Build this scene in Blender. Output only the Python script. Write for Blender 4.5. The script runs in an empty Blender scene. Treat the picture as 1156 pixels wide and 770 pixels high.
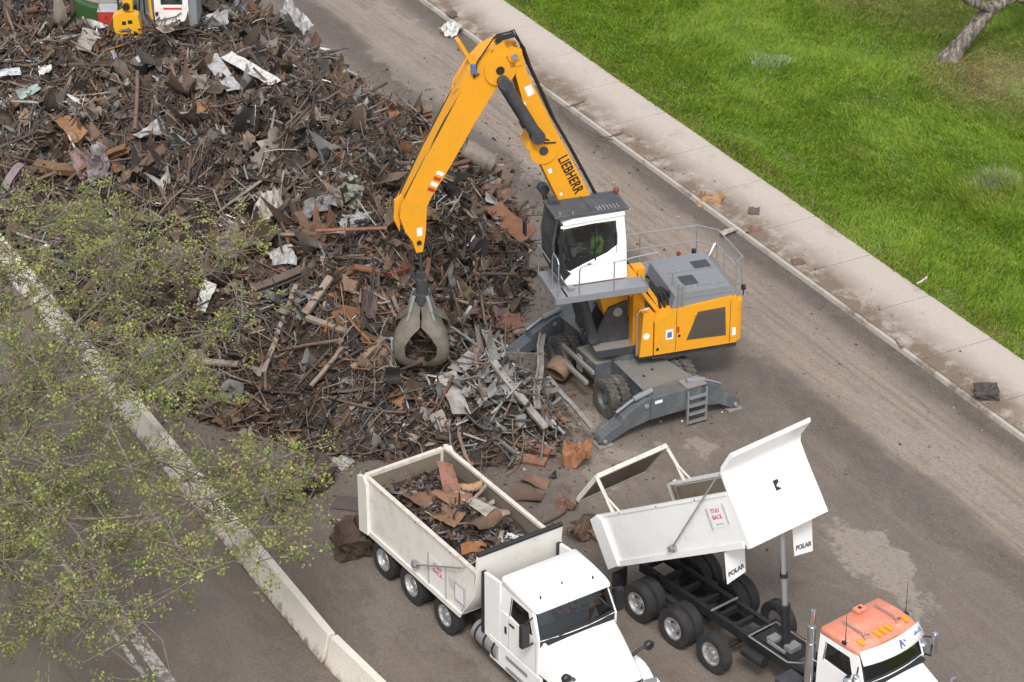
import bpy, bmesh, math, random
import numpy as np
from mathutils import Vector, Matrix
SC = bpy.context.scene
COL = SC.collection
rng = np.random.default_rng(7)
random.seed(7)
R = math.radians
PI = math.pi

# ------------------------------------------------------------------ camera
F, TH, H = 2950.0, R(29.7), 38.5
DIST = H / math.tan(TH)
CAM = np.array([0, -DIST, H])
_fw = np.array([0, math.cos(TH), -math.sin(TH)]); _rt = np.array([1., 0, 0]); _up = np.array([0, math.sin(TH), math.cos(TH)])
def ray(px, py): return _fw * F + _rt * (px - 578) - _up * (py - 385)
def at(px, py, z=0.0):
    r = ray(px, py); return CAM + r * ((z - CAM[2]) / r[2])
ROAD = R(-61)
UD = np.array([math.cos(ROAD), math.sin(ROAD)]); VD = np.array([-math.sin(ROAD), math.cos(ROAD)])
def uv2xy(u, v): return u * UD[0] + v * VD[0], u * UD[1] + v * VD[1]
def xy2uv(x, y): return x * UD[0] + y * UD[1], x * VD[0] + y * VD[1]

cd = bpy.data.cameras.new('camera'); cam = bpy.data.objects.new('camera', cd); COL.objects.link(cam)
cam.location = CAM; cam.rotation_euler = (PI / 2 - TH, 0, 0)
cd.sensor_width = 36; cd.lens = 36 * F / 1156; cd.clip_end = 6000; cd.clip_start = 0.5
SC.camera = cam

# ------------------------------------------------------------------ node helpers
class NT:
    def __init__(s, name):
        s.m = bpy.data.materials.new(name); s.m.use_nodes = True; s.t = s.m.node_tree; s.n = s.t.nodes; s.l = s.t.links
        s.b = s.n['Principled BSDF']; s.out = s.n['Material Output']
        s._tc = None
    def new(s, t, **kw):
        x = s.n.new(t)
        for k, v in kw.items(): setattr(x, k, v)
        return x
    def link(s, a, b): s.l.new(a, b)
    def tc(s, which='Object'):
        if s._tc is None: s._tc = s.new('ShaderNodeTexCoord')
        return s._tc.outputs[which]
    def mapping(s, vec, scale=(1, 1, 1), loc=(0, 0, 0), rot=(0, 0, 0)):
        x = s.new('ShaderNodeMapping'); x.inputs['Scale'].default_value = scale; x.inputs['Location'].default_value = loc; x.inputs['Rotation'].default_value = rot
        s.link(vec, x.inputs['Vector']); return x.outputs[0]
    def noise(s, scale, vec=None, detail=6, rough=0.6, dist=0.0):
        x = s.new('ShaderNodeTexNoise'); x.inputs['Scale'].default_value = scale; x.inputs['Detail'].default_value = detail
        x.inputs['Roughness'].default_value = rough; x.inputs['Distortion'].default_value = dist
        s.link(vec if vec is not None else s.tc(), x.inputs['Vector']); return x.outputs['Fac']
    def ramp(s, fac, stops, interp='LINEAR'):
        x = s.new('ShaderNodeValToRGB'); e = x.color_ramp; e.interpolation = interp
        while len(e.elements) < len(stops): e.elements.new(0.5)
        for i, (p, c) in enumerate(stops):
            e.elements[i].position = p
            e.elements[i].color = (c, c, c, 1) if isinstance(c, (int, float)) else (*c, 1)
        s.link(fac, x.inputs[0]); return x.outputs[0]
    def mix(s, fac, a, b, mode='MIX'):
        x = s.new('ShaderNodeMix', data_type='RGBA', blend_type=mode)
        for sock, val in ((x.inputs[0], fac), (x.inputs[6], a), (x.inputs[7], b)):
            if isinstance(val, (int, float)): sock.default_value = val
            elif isinstance(val, tuple): sock.default_value = (*val, 1)
            else: s.link(val, sock)
        return x.outputs[2]
    def math(s, op, a, b=0.0, c=None, clamp=False):
        x = s.new('ShaderNodeMath', operation=op, use_clamp=clamp)
        for i, val in enumerate((a, b) if c is None else (a, b, c)):
            if isinstance(val, (int, float)): x.inputs[i].default_value = val
            else: s.link(val, x.inputs[i])
        return x.outputs[0]
    def mr(s, v, a, b, c=0.0, d=1.0, smooth=True):
        x = s.new('ShaderNodeMapRange', interpolation_type='SMOOTHSTEP' if smooth else 'LINEAR')
        s.link(v, x.inputs[0])
        for i, val in enumerate((a, b, c, d)): x.inputs[i + 1].default_value = val
        return x.outputs[0]
    def sep(s, v):
        x = s.new('ShaderNodeSeparateXYZ'); s.link(v, x.inputs[0]); return x.outputs
    def bump(s, h, strength=0.3, dist=0.05):
        x = s.new('ShaderNodeBump'); x.inputs['Strength'].default_value = strength; x.inputs['Distance'].default_value = dist
        s.link(h, x.inputs['Height']); s.link(x.outputs[0], s.b.inputs['Normal'])
    def base(s, c):
        if isinstance(c, tuple): s.b.inputs['Base Color'].default_value = (*c, 1)
        else: s.link(c, s.b.inputs['Base Color'])
    def rough(s, r):
        if isinstance(r, (int, float)): s.b.inputs['Roughness'].default_value = r
        else: s.link(r, s.b.inputs['Roughness'])

def paint(name, col, dirt=(0.13, 0.11, 0.09), amount=0.35, rough=0.4, scale=2.0, metal=0.0, fine=0.5, tint=False):
    k = NT(name)
    n1 = k.noise(scale, detail=8, rough=0.65); n2 = k.noise(scale * 9, detail=5)
    streak = k.noise(scale * 2.2, k.mapping(k.tc(), scale=(3.0, 3.0, 0.45)), detail=5)
    m = k.math('MULTIPLY', k.mr(n1, 0.45, 0.75), k.mr(n2, 0.3, 0.7))
    m = k.math('ADD', m, k.math('MULTIPLY', k.mr(streak, 0.55, 0.8), fine))
    m = k.math('MULTIPLY', m, amount, clamp=True)
    c = col
    if tint:
        oi = k.new('ShaderNodeObjectInfo'); c = oi.outputs['Color']
    k.base(k.mix(m, c, dirt)); k.rough(k.mr(m, 0, 1, rough, 0.85)); k.b.inputs['Metallic'].default_value = metal
    return k.m
def plain(name, col, rough=0.5, metal=0.0, var=0.15):
    k = NT(name); n = k.noise(6, detail=4)
    k.base(k.mix(k.math('MULTIPLY', n, var * 2), col, tuple(x * 0.55 for x in col))); k.rough(rough); k.b.inputs['Metallic'].default_value = metal
    return k.m

M = {}
M['white'] = paint('white_paint', (0.80, 0.80, 0.79), amount=0.30, rough=0.28, dirt=(0.40, 0.37, 0.33))
M['white_clean'] = paint('white_cab_paint', (0.82, 0.82, 0.81), amount=0.16, rough=0.22, dirt=(0.45, 0.42, 0.38))
M['white_worn'] = paint('white_worn_paint', (0.76, 0.735, 0.69), amount=0.62, rough=0.42, dirt=(0.33, 0.27, 0.21), scale=1.6)
M['inner'] = paint('dirty_box_lining', (0.20, 0.165, 0.125), amount=1.0, rough=0.8, dirt=(0.10, 0.06, 0.035), scale=1.3)
M['rail'] = paint('scuffed_rail', (0.62, 0.58, 0.50), amount=0.9, rough=0.6, dirt=(0.25, 0.2, 0.15), scale=5)
M['yellow'] = paint('yellow_paint', (0.71, 0.315, 0.015), amount=0.36, rough=0.38, dirt=(0.30, 0.19, 0.06))
M['yellow_far'] = paint('deep_yellow_paint', (0.70, 0.36, 0.02), amount=0.3, rough=0.4, dirt=(0.25, 0.16, 0.06))
M['grey'] = paint('grey_paint', (0.088, 0.100, 0.110), amount=0.85, rough=0.5, dirt=(0.26, 0.24, 0.21), scale=1.4)
M['hood_grey'] = paint('hood_grey_paint', (0.20, 0.21, 0.225), amount=0.35, rough=0.5, dirt=(0.30, 0.28, 0.25), scale=2)
M['guard'] = paint('guard_grey_paint', (0.075, 0.080, 0.090), amount=0.7, rough=0.6, dirt=(0.2, 0.19, 0.175))
M['dark_grey'] = paint('dark_grey_paint', (0.045, 0.048, 0.054), amount=0.65, rough=0.5, dirt=(0.15, 0.14, 0.125))
M['dusty_grey'] = paint('dust_covered_grey', (0.22, 0.205, 0.185), amount=0.9, rough=0.8, dirt=(0.29, 0.255, 0.215), scale=1.2)
M['black'] = paint('black_frame', (0.018, 0.018, 0.019), amount=0.5, rough=0.55, dirt=(0.07, 0.062, 0.053))
M['plastic'] = plain('black_plastic', (0.022, 0.022, 0.024), 0.45)
M['rubber'] = paint('tyre_rubber', (0.022, 0.022, 0.023), amount=0.75, rough=0.85, dirt=(0.085, 0.077, 0.068), scale=2.5)
M['rubber_dusty'] = paint('dusty_tyre_rubber', (0.06, 0.056, 0.05), amount=1.0, rough=0.9, dirt=(0.25, 0.22, 0.19), scale=2.5)
M['steel'] = plain('galvanised_steel', (0.42, 0.43, 0.44), 0.4, 0.6)
M['chrome'] = plain('chrome', (0.75, 0.75, 0.77), 0.12, 1.0, var=0.03)
M['alu'] = plain('aluminium_rim', (0.66, 0.66, 0.67), 0.3, 0.85, var=0.1)
M['rim_dark'] = paint('dull_rim', (0.22, 0.22, 0.22), amount=0.7, dirt=(0.12, 0.10, 0.09))
M['orange_roof'] = paint('orange_roof_paint', (0.66, 0.225, 0.14), amount=0.9, rough=0.45, dirt=(0.62, 0.38, 0.30), scale=1.4)
M['amber'] = plain('amber_lens', (0.85, 0.33, 0.01), 0.2)
M['red'] = paint('red_paint', (0.42, 0.035, 0.025), amount=0.4)
M['dull_red'] = plain('dull_red_lens', (0.22, 0.045, 0.03), 0.4)
M['green'] = paint('green_paint', (0.030, 0.085, 0.024), amount=0.5, dirt=(0.13, 0.115, 0.09))
M['sign_red'] = plain('sign_red', (0.62, 0.05, 0.08), 0.5)
M['sign_grey'] = plain('sign_grey', (0.40, 0.40, 0.42), 0.5)
M['sign_white'] = plain('sign_white', (0.80, 0.80, 0.80), 0.4, var=0.05)
M['black_text'] = plain('black_lettering', (0.02, 0.02, 0.022), 0.5)
M['flap_text'] = plain('flap_lettering', (0.10, 0.115, 0.15), 0.5)
M['blue_text'] = plain('blue_lettering', (0.10, 0.15, 0.34), 0.5)
M['seat'] = plain('seat_fabric', (0.06, 0.06, 0.065), 0.9)
M['skin'] = plain('skin', (0.42, 0.24, 0.16), 0.55)
M['hivis_green'] = plain('hi_vis_green', (0.38, 0.80, 0.05), 0.7, var=0.05)
M['hivis_orange'] = plain('hi_vis_orange', (0.85, 0.17, 0.02), 0.7, var=0.05)
M['cloth'] = plain('dark_clothing', (0.03, 0.035, 0.05), 0.9)
M['mesh_grille'] = plain('engine_grille', (0.085, 0.07, 0.055), 0.7)
def glass(name, tint, refl=1.0):
    k = NT(name); k.n.remove(k.b)
    tr = k.new('ShaderNodeBsdfTransparent'); tr.inputs[0].default_value = (*tint, 1)
    gl = k.new('ShaderNodeBsdfGlossy'); gl.inputs['Roughness'].default_value = 0.03; gl.inputs[0].default_value = (0.9, 0.95, 1, 1)
    fr = k.new('ShaderNodeFresnel'); fr.inputs[0].default_value = 1.55
    mx = k.new('ShaderNodeMixShader'); k.link(k.math('MULTIPLY', fr.outputs[0], refl, clamp=True), mx.inputs[0]); k.link(tr.outputs[0], mx.inputs[1]); k.link(gl.outputs[0], mx.inputs[2])
    k.link(mx.outputs[0], k.out.inputs[0]); return k.m
M['glass'] = glass('windscreen_glass', (0.60, 0.65, 0.64), 1.5)
M['glass_dark'] = glass('tinted_glass', (0.34, 0.40, 0.38), 1.4)
def rusty(name, tint=True):
    """scrap steel: the object's own colour with rust bloom and grime"""
    k = NT(name)
    oi = k.new('ShaderNodeObjectInfo')
    n1 = k.noise(3.0, detail=8, rough=0.7); n2 = k.noise(14, detail=5)
    m = k.math('MULTIPLY', k.mr(n1, 0.42, 0.68), 0.6)
    c = k.mix(m, oi.outputs['Color'], (0.105, 0.058, 0.034)); c = k.mix(k.math('MULTIPLY', k.mr(n2, 0.5, 0.75), 0.5), c, (0.035, 0.03, 0.027))
    k.base(c); k.rough(0.75); k.b.inputs['Metallic'].default_value = 0.0; k.bump(n2, 0.25, 0.02); return k.m
M['scrap'] = rusty('scrap_metal')
def vcol(name, rough=0.75, trans=0.0, grime=0.4):
    k = NT(name); a = k.new('ShaderNodeAttribute', attribute_name='tint', attribute_type='GEOMETRY')
    n = k.noise(5, detail=6)
    c = k.mix(k.math('MULTIPLY', k.mr(n, 0.45, 0.7), grime), a.outputs['Color'], (0.05, 0.036, 0.027)) if grime else a.outputs['Color']
    k.base(c); k.rough(rough)
    if trans:
        td = k.new('ShaderNodeBsdfTranslucent'); k.link(c, td.inputs[0])
        mx = k.new('ShaderNodeMixShader'); mx.inputs[0].default_value = trans
        k.link(k.b.outputs[0], mx.inputs[1]); k.link(td.outputs[0], mx.inputs[2]); k.link(mx.outputs[0], k.out.inputs[0])
    return k.m
M['bits'] = vcol('scrap_pieces')
M['leaf'] = vcol('leaves', 0.6, 0.35, 0)
M['blade'] = vcol('grass_blades', 0.6, 0.45, 0)
k = NT('bark'); n = k.noise(7, k.mapping(k.tc(), scale=(1, 1, 0.35)), detail=8, rough=0.7)
k.base(k.ramp(n, [(0.38, (0.045, 0.037, 0.03)), (0.52, (0.17, 0.145, 0.12)), (0.66, (0.34, 0.31, 0.265))])); k.rough(0.95); k.bump(n, 0.8, 0.08); M['bark'] = k.m
k = NT('twig_bark'); n = k.noise(7, detail=6); k.base(k.ramp(n, [(0.3, (0.085, 0.068, 0.052)), (0.7, (0.24, 0.205, 0.165))])); k.rough(0.95); M['twig'] = k.m

# ------------------------------------------------------------------ mesh builder
class MB:
    def __init__(s): s.v = []; s.f = []; s.mi = []; s.cur = 0
    def m(s, i): s.cur = i; return s
    def add(s, vs, fs, xf=None):
        o = len(s.v)
        if xf is not None: vs = [tuple(xf @ Vector(p)) for p in vs]
        s.v.extend([tuple(map(float, p)) for p in vs]); s.f.extend([tuple(o + i for i in f) for f in fs]); s.mi.extend([s.cur] * len(fs)); return s
    def box(s, c, d, rot=None, xf=None):
        hx, hy, hz = d[0] / 2, d[1] / 2, d[2] / 2
        vs = [Vector((x, y, z)) for x in (-hx, hx) for y in (-hy, hy) for z in (-hz, hz)]
        if rot is not None: vs = [rot @ p for p in vs]
        vs = [p + Vector(c) for p in vs]
        return s.add(vs, [(0, 1, 3, 2), (4, 6, 7, 5), (0, 4, 5, 1), (2, 3, 7, 6), (0, 2, 6, 4), (1, 5, 7, 3)], xf)
    def b(s, x0, x1, y0, y1, z0, z1, xf=None):
        return s.box(((x0 + x1) / 2, (y0 + y1) / 2, (z0 + z1) / 2), (abs(x1 - x0), abs(y1 - y0), abs(z1 - z0)), xf=xf)
    def prism(s, poly, a, b, axis='y', xf=None, mapf=None):
        n = len(poly)
        def P(p, t):
            if mapf: return mapf(p[0], p[1], t)
            return {'y': (p[0], t, p[1]), 'x': (t, p[0], p[1]), 'z': (p[0], p[1], t)}[axis]
        vs = [P(p, a) for p in poly] + [P(p, b) for p in poly]
        fs = [tuple(range(n - 1, -1, -1)), tuple(range(n, 2 * n))] + [(i, (i + 1) % n, n + (i + 1) % n, n + i) for i in range(n)]
        return s.add(vs, fs, xf)
    def annulus(s, outer, inner, mapf, a, b):
        n = len(outer)
        vs = [mapf(*p, a) for p in outer] + [mapf(*p, a) for p in inner] + [mapf(*p, b) for p in outer] + [mapf(*p, b) for p in inner]
        fs = []
        for i in range(n):
            j = (i + 1) % n
            fs += [(i, n + i, n + j, j), (2 * n + i, 2 * n + j, 3 * n + j, 3 * n + i), (i, j, 2 * n + j, 2 * n + i), (n + i, 3 * n + i, 3 * n + j, n + j)]
        return s.add(vs, fs)
    def tube(s, pts, r, n=8, xf=None, cap=True):
        pts = [Vector(p) for p in pts]; k = len(pts)
        rs = r if isinstance(r, (list, tuple)) else [r] * k
        vs = []; u = None
        for i in range(k):
            d = (pts[min(i + 1, k - 1)] - pts[max(i - 1, 0)]).normalized()
            if u is None: u = d.orthogonal().normalized()
            else:
                u = u - d * u.dot(d)
                u = u.normalized() if u.length > 1e-6 else d.orthogonal().normalized()
            w = d.cross(u)
            for q in range(n):
                a = 2 * PI * q / n; vs.append(pts[i] + (u * math.cos(a) + w * math.sin(a)) * rs[i])
        fs = [(i * n + q, i * n + (q + 1) % n, (i + 1) * n + (q + 1) % n, (i + 1) * n + q) for i in range(k - 1) for q in range(n)]
        if cap: fs += [tuple(range(n - 1, -1, -1)), tuple((k - 1) * n + q for q in range(n))]
        return s.add(vs, fs, xf)
    def lathe(s, prof, o, ax, n=28, xf=None):
        """prof: (radius, offset along axis); closed loop"""
        o = Vector(o); ax = Vector(ax).normalized(); u = ax.orthogonal().normalized(); w = ax.cross(u); k = len(prof)
        vs = [o + ax * t + (u * math.cos(2 * PI * q / n) + w * math.sin(2 * PI * q / n)) * r for r, t in prof for q in range(n)]
        fs = [(i * n + q, i * n + (q + 1) % n, ((i + 1) % k) * n + (q + 1) % n, ((i + 1) % k) * n + q) for i in range(k) for q in range(n)]
        return s.add(vs, fs, xf)
    def cyl(s, p0, p1, r, n=16, xf=None): return s.tube([p0, p1], r, n, xf)
    def loft(s, rings, cap=True, xf=None):
        k = len(rings); n = len(rings[0]); vs = [p for r in rings for p in r]
        fs = [(i * n + q, i * n + (q + 1) % n, (i + 1) * n + (q + 1) % n, (i + 1) * n + q) for i in range(k - 1) for q in range(n)]
        if cap: fs += [tuple(range(n - 1, -1, -1)), tuple((k - 1) * n + q for q in range(n))]
        return s.add(vs, fs, xf)
    def build(s, name, mats, parent=None, bevel=0.0, smooth=40, seg=2):
        me = bpy.data.meshes.new(name); me.from_pydata(s.v, [], s.f); me.update()
        bm = bmesh.new(); bm.from_mesh(me); bmesh.ops.recalc_face_normals(bm, faces=bm.faces); bm.to_mesh(me); bm.free()
        for m in (mats if isinstance(mats, (list, tuple)) else [mats]): me.materials.append(M[m] if isinstance(m, str) else m)
        me.polygons.foreach_set('material_index', s.mi)
        if smooth:
            me.polygons.foreach_set('use_smooth', [True] * len(me.polygons)); me.set_sharp_from_angle(angle=R(smooth))
        o = bpy.data.objects.new(name, me); COL.objects.link(o)
        if parent: o.parent = parent
        if bevel:
            bv = o.modifiers.new('bevel', 'BEVEL'); bv.width = bevel; bv.segments = seg; bv.limit_method = 'ANGLE'; bv.angle_limit = R(35); bv.harden_normals = True
        return o
def tag(o, label=None, cat=None, group=None, kind=None):
    for k_, v_ in (('label', label), ('category', cat), ('group', group), ('kind', kind)):
        if v_: o[k_] = v_
    return o
def thing(name, label, cat, loc=(0, 0, 0), rz=0.0, group=None):
    o = bpy.data.objects.new(name, None); COL.objects.link(o); o.location = loc; o.rotation_euler = (0, 0, rz); o.empty_display_size = 0.3
    return tag(o, label, cat, group)
def group_node(name, parent, loc=(0, 0, 0), rot=(0, 0, 0)):
    o = bpy.data.objects.new(name, None); COL.objects.link(o); o.parent = parent; o.location = loc; o.rotation_euler = rot; o.empty_display_size = 0.1; return o
def numesh(name, V, Fq, mats, tint=None, smooth=False, parent=None):
    """fast mesh from arrays: V (n,3), Fq (m,3|4)"""
    me = bpy.data.meshes.new(name); V = np.asarray(V, np.float32); Fq = np.asarray(Fq, np.int32); k_ = Fq.shape[1]
    me.vertices.add(len(V)); me.vertices.foreach_set('co', V.ravel())
    me.loops.add(Fq.size); me.loops.foreach_set('vertex_index', Fq.ravel())
    me.polygons.add(len(Fq)); me.polygons.foreach_set('loop_start', np.arange(len(Fq), dtype=np.int32) * k_)
    me.update(calc_edges=True)
    if tint is not None:
        a = me.attributes.new('tint', 'FLOAT_COLOR', 'POINT')
        a.data.foreach_set('color', np.concatenate([tint, np.ones((len(tint), 1))], 1).astype(np.float32).ravel())
    for m in mats: me.materials.append(M[m] if isinstance(m, str) else m)
    if smooth: me.polygons.foreach_set('use_smooth', [True] * len(Fq))
    me.validate()
    o = bpy.data.objects.new(name, me); COL.objects.link(o)
    if parent: o.parent = parent
    return o
def text_mesh(name, body, size, mat, parent, mw, bold=0.0, extrude=0.004, xs=1.0, sp=1.0):
    cu = bpy.data.curves.new(name, 'FONT'); cu.body = body; cu.size = size; cu.extrude = extrude; cu.offset = bold; cu.space_character = sp; cu.align_x = 'CENTER'; cu.align_y = 'CENTER'
    o = bpy.data.objects.new(name, cu); COL.objects.link(o)
    dg = bpy.context.evaluated_depsgraph_get(); me = bpy.data.meshes.new_from_object(o.evaluated_get(dg))
    COL.objects.unlink(o); bpy.data.objects.remove(o)
    me.materials.clear(); me.materials.append(M[mat])
    q = bpy.data.objects.new(name, me); COL.objects.link(q); q.parent = parent; q.matrix_local = mw @ Matrix.Diagonal((xs, 1, 1, 1)); return q
def frame_mat(o, x, y):
    """matrix with local X along x, Y along y, Z = x cross y, at o"""
    x = Vector(x).normalized(); z = x.cross(Vector(y)).normalized(); y = z.cross(x)
    m = Matrix((x, y, z)).transposed().to_4x4(); m.translation = Vector(o); return m
# value noise on numpy arrays
_tab = rng.random((64, 64))
def vnoise(x, y):
    xi = np.floor(x).astype(int); yi = np.floor(y).astype(int); fx = x - xi; fy = y - yi
    fx = fx * fx * (3 - 2 * fx); fy = fy * fy * (3 - 2 * fy)
    g = lambda a, b_: _tab[a % 64, b_ % 64]
    return (g(xi, yi) * (1 - fx) + g(xi + 1, yi) * fx) * (1 - fy) + (g(xi, yi + 1) * (1 - fx) + g(xi + 1, yi + 1) * fx) * fy
def fbm(x, y, o=4):
    a = 0; s = 0.5
    for i in range(o): a = a + s * vnoise(x * 2 ** i + 13 * i, y * 2 ** i + 7 * i); s *= 0.5
    return a
# ------------------------------------------------------------------ light and world
w = bpy.data.worlds.new('World'); SC.world = w; w.use_nodes = True
nt = w.node_tree; bg = nt.nodes['Background']; sky = nt.nodes.new('ShaderNodeTexSky'); sky.sky_type = 'NISHITA'; sky.sun_disc = False
SUN_EL, SUN_AZ = R(52), R(180)      # azimuth clockwise from +Y
sky.sun_elevation = SUN_EL; sky.sun_rotation = SUN_AZ; sky.air_density = 1.0; sky.dust_density = 4.0; sky.ozone_density = 1.0
hsv = nt.nodes.new('ShaderNodeHueSaturation'); hsv.inputs['Saturation'].default_value = 0.35
nt.links.new(sky.outputs[0], hsv.inputs['Color']); nt.links.new(hsv.outputs[0], bg.inputs[0]); bg.inputs[1].default_value = SKY_STRENGTH = 0.145
sd = bpy.data.lights.new('sun', 'SUN'); so = bpy.data.objects.new('sun', sd); COL.objects.link(so)
sd.energy = 1.4; sd.angle = R(13); sd.color = (1, 0.97, 0.93)
dirv = Vector((math.sin(SUN_AZ) * math.cos(SUN_EL), math.cos(SUN_AZ) * math.cos(SUN_EL), math.sin(SUN_EL)))
so.rotation_euler = dirv.to_track_quat('Z', 'Y').to_euler(); so.location = dirv * 80
SC.view_settings.view_transform = 'Standard'; SC.view_settings.look = 'None'; SC.view_settings.gamma = 1; SC.view_settings.use_curve_mapping = False
SC.view_settings.exposure = 0.5

# ------------------------------------------------------------------ ground, road, kerb, pavement, lawn
def road_obj(o):
    o.rotation_euler = (0, 0, ROAD); return o
k = NT('bare_ground'); n1 = k.noise(0.5, detail=8); n2 = k.noise(9, detail=6)
k.base(k.mix(k.mr(n1, 0.4, 0.6), (0.17, 0.15, 0.12), k.mix(n2, (0.10, 0.09, 0.06), (0.20, 0.175, 0.14)))); k.rough(0.95); k.bump(n2, 0.5, 0.05); M['ground'] = k.m
tag(road_obj(MB().add([(-1500, -1500, -0.03), (1500, -1500, -0.03), (1500, 1500, -0.03), (-1500, 1500, -0.03)], [(0, 1, 2, 3)]).build('ground', 'ground', smooth=0)), kind='structure')

KV = 9.69            # kerb face
k = NT('worn_asphalt')
P = k.tc(); xyz = k.sep(P)
wob = k.noise(0.22, P, detail=4); wob2 = k.noise(1.1, P, detail=5)
v = k.math('ADD', xyz[1], k.math('MULTIPLY', k.math('SUBTRACT', wob, 0.5), 0.9)); v = k.math('ADD', v, k.math('MULTIPLY', k.math('SUBTRACT', wob2, 0.5), 0.5))
fine = k.noise(40, P, detail=3, rough=0.7); med = k.noise(3.2, P, detail=9, rough=0.72); big = k.noise(0.33, P, detail=5)
streak = k.noise(1.0, k.mapping(P, scale=(0.16, 2.6, 1)), detail=8, rough=0.65)
streak2 = k.noise(1.0, k.mapping(P, scale=(0.05, 1.0, 1), loc=(4, 3, 0)), detail=6, rough=0.6)
c = k.mix(k.mr(big, 0.35, 0.65), (0.125, 0.098, 0.080), (0.165, 0.134, 0.110))
c = k.mix(k.math('MULTIPLY', k.mr(streak, 0.45, 0.7), 0.55), c, (0.205, 0.170, 0.140))
c = k.mix(k.math('MULTIPLY', k.mr(streak2, 0.5, 0.3), 0.55), c, (0.085, 0.074, 0.066))
def band(a, b_, soft=0.35):
    return k.math('MULTIPLY', k.mr(v, a - soft, a + soft), k.mr(v, b_ + soft, b_ - soft))
# dusty lane along the kerb, dark wet wheel tracks either side of it, gutter grime
brk = k.mr(k.noise(0.5, k.mapping(P, scale=(0.35, 1.2, 1)), detail=9, rough=0.7), 0.34, 0.6)
stk3 = k.noise(1.0, k.mapping(P, scale=(0.22, 5.5, 1), loc=(7, 1, 0)), detail=10, rough=0.72)
c = k.mix(k.math('MULTIPLY', k.math('MULTIPLY', band(6.0, 8.7, 0.5), k.mr(stk3, 0.34, 0.58, 0.2, 1.0)), 0.95), c, (0.36, 0.285, 0.22))
c = k.mix(k.math('MULTIPLY', band(4.9, 6.2, 0.3), k.mr(brk, 0, 1, 0.55, 0.95)), c, (0.056, 0.045, 0.038))
c = k.mix(k.math('MULTIPLY', band(9.05, 9.75, 0.2), k.mr(stk3, 0.3, 0.55, 0.75, 0.98)), c, (0.050, 0.040, 0.033))
c = k.mix(k.math('MULTIPLY', band(7.55, 7.8, 0.15), k.math('MULTIPLY', k.mr(streak, 0.4, 0.6), 0.5)), c, (0.11, 0.092, 0.078))
# pale dust spills and damp patches (u, v, half length, half width, strength, colour)
warp = k.new('ShaderNodeTexNoise'); warp.inputs['Scale'].default_value = 0.9; warp.inputs['Detail'].default_value = 7; k.link(P, warp.inputs['Vector'])
wv = k.new('ShaderNodeVectorMath', operation='MULTIPLY_ADD'); k.link(warp.outputs['Color'], wv.inputs[0]); wv.inputs[1].default_value = (2.2, 2.2, 0); k.link(P, wv.inputs[2])
def blob(u, v_, a, b_, st, col, rot=0.0):
    global c
    mp = k.new('ShaderNodeMapping', vector_type='TEXTURE'); mp.inputs['Location'].default_value = (u + 1.1, v_ + 1.1, 0); mp.inputs['Scale'].default_value = (a, b_, 1e6); mp.inputs['Rotation'].default_value = (0, 0, rot)
    k.link(wv.outputs[0], mp.inputs['Vector'])
    ln = k.new('ShaderNodeVectorMath', operation='LENGTH'); k.link(mp.outputs[0], ln.inputs[0])
    d_ = k.math('ADD', ln.outputs['Value'], k.math('MULTIPLY', k.math('SUBTRACT', med, 0.5), 1.8))
    c = k.mix(k.math('MULTIPLY', k.mr(d_, 1.05, 0.75), st), c, col)
DUST = (0.36, 0.31, 0.26); DAMP = (0.07, 0.06, 0.053)
blob(14.6, 2.7, 2.6, 0.75, 0.9, DUST, R(-8)); blob(11.6, 7.2, 5.0, 0.7, 0.55, DUST); blob(12.5, 5.0, 3.0, 0.5, 0.55, DAMP)
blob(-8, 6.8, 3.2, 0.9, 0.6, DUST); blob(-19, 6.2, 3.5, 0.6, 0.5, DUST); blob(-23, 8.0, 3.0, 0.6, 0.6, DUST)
blob(5.5, 4.6, 1.6, 1.2, 0.6, DAMP); blob(3.5, -8.5, 3.2, 2.2, 0.7, (0.085, 0.078, 0.072)); blob(8.0, -4.8, 3.0, 1.5, 0.45, DAMP)
blob(10.2, -8.8, 2.5, 0.8, 0.6, (0.21, 0.185, 0.16)); blob(13.5, -8.3, 1.6, 0.5, 0.7, (0.28, 0.25, 0.22)); blob(6.7, -0.6, 1.6, 1.0, 0.75, (0.22, 0.19, 0.16))
for px_, py_, a_, b_ in ((668, 528, .9, .4), (700, 515, .55, .5), (752, 503, .35, .3), (790, 500, .5, .3), (640, 470, 1.0, .5)):
    blob(*xy2uv(*at(px_, py_)[:2]), a_, b_, 0.85, (0.33, 0.28, 0.23))
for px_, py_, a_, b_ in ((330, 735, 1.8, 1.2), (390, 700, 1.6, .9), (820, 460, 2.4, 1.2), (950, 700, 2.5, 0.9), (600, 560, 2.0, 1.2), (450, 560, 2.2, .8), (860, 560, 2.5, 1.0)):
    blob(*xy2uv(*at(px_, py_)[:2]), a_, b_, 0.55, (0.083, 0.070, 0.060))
blob(6.0, -3.5, 2.5, 1.5, 0.5, (0.095, 0.086, 0.078)); blob(2, 6.0, 3, 0.7, 0.4, DUST); blob(-14, 3.5, 6, 1.2, 0.35, (0.21, 0.19, 0.17))
blob(-12, -14.5, 14, 1.3, 0.5, (0.21, 0.195, 0.178)); blob(9, -13.4, 3.5, 1.0, 0.35, (0.2, 0.18, 0.16)); blob(2, -14, 5, 0.8, 0.35, DAMP); blob(-22, 2.5, 8, 2.0, 0.4, (0.20, 0.19, 0.18))
c = k.mix(k.math('MULTIPLY', k.mr(med, 0.35, 0.75), 0.35), c, (0.23, 0.195, 0.165))
c = k.mix(k.math('MULTIPLY', k.mr(fine, 0.35, 0.65), 0.42), c, (0.055, 0.048, 0.043))
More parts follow.
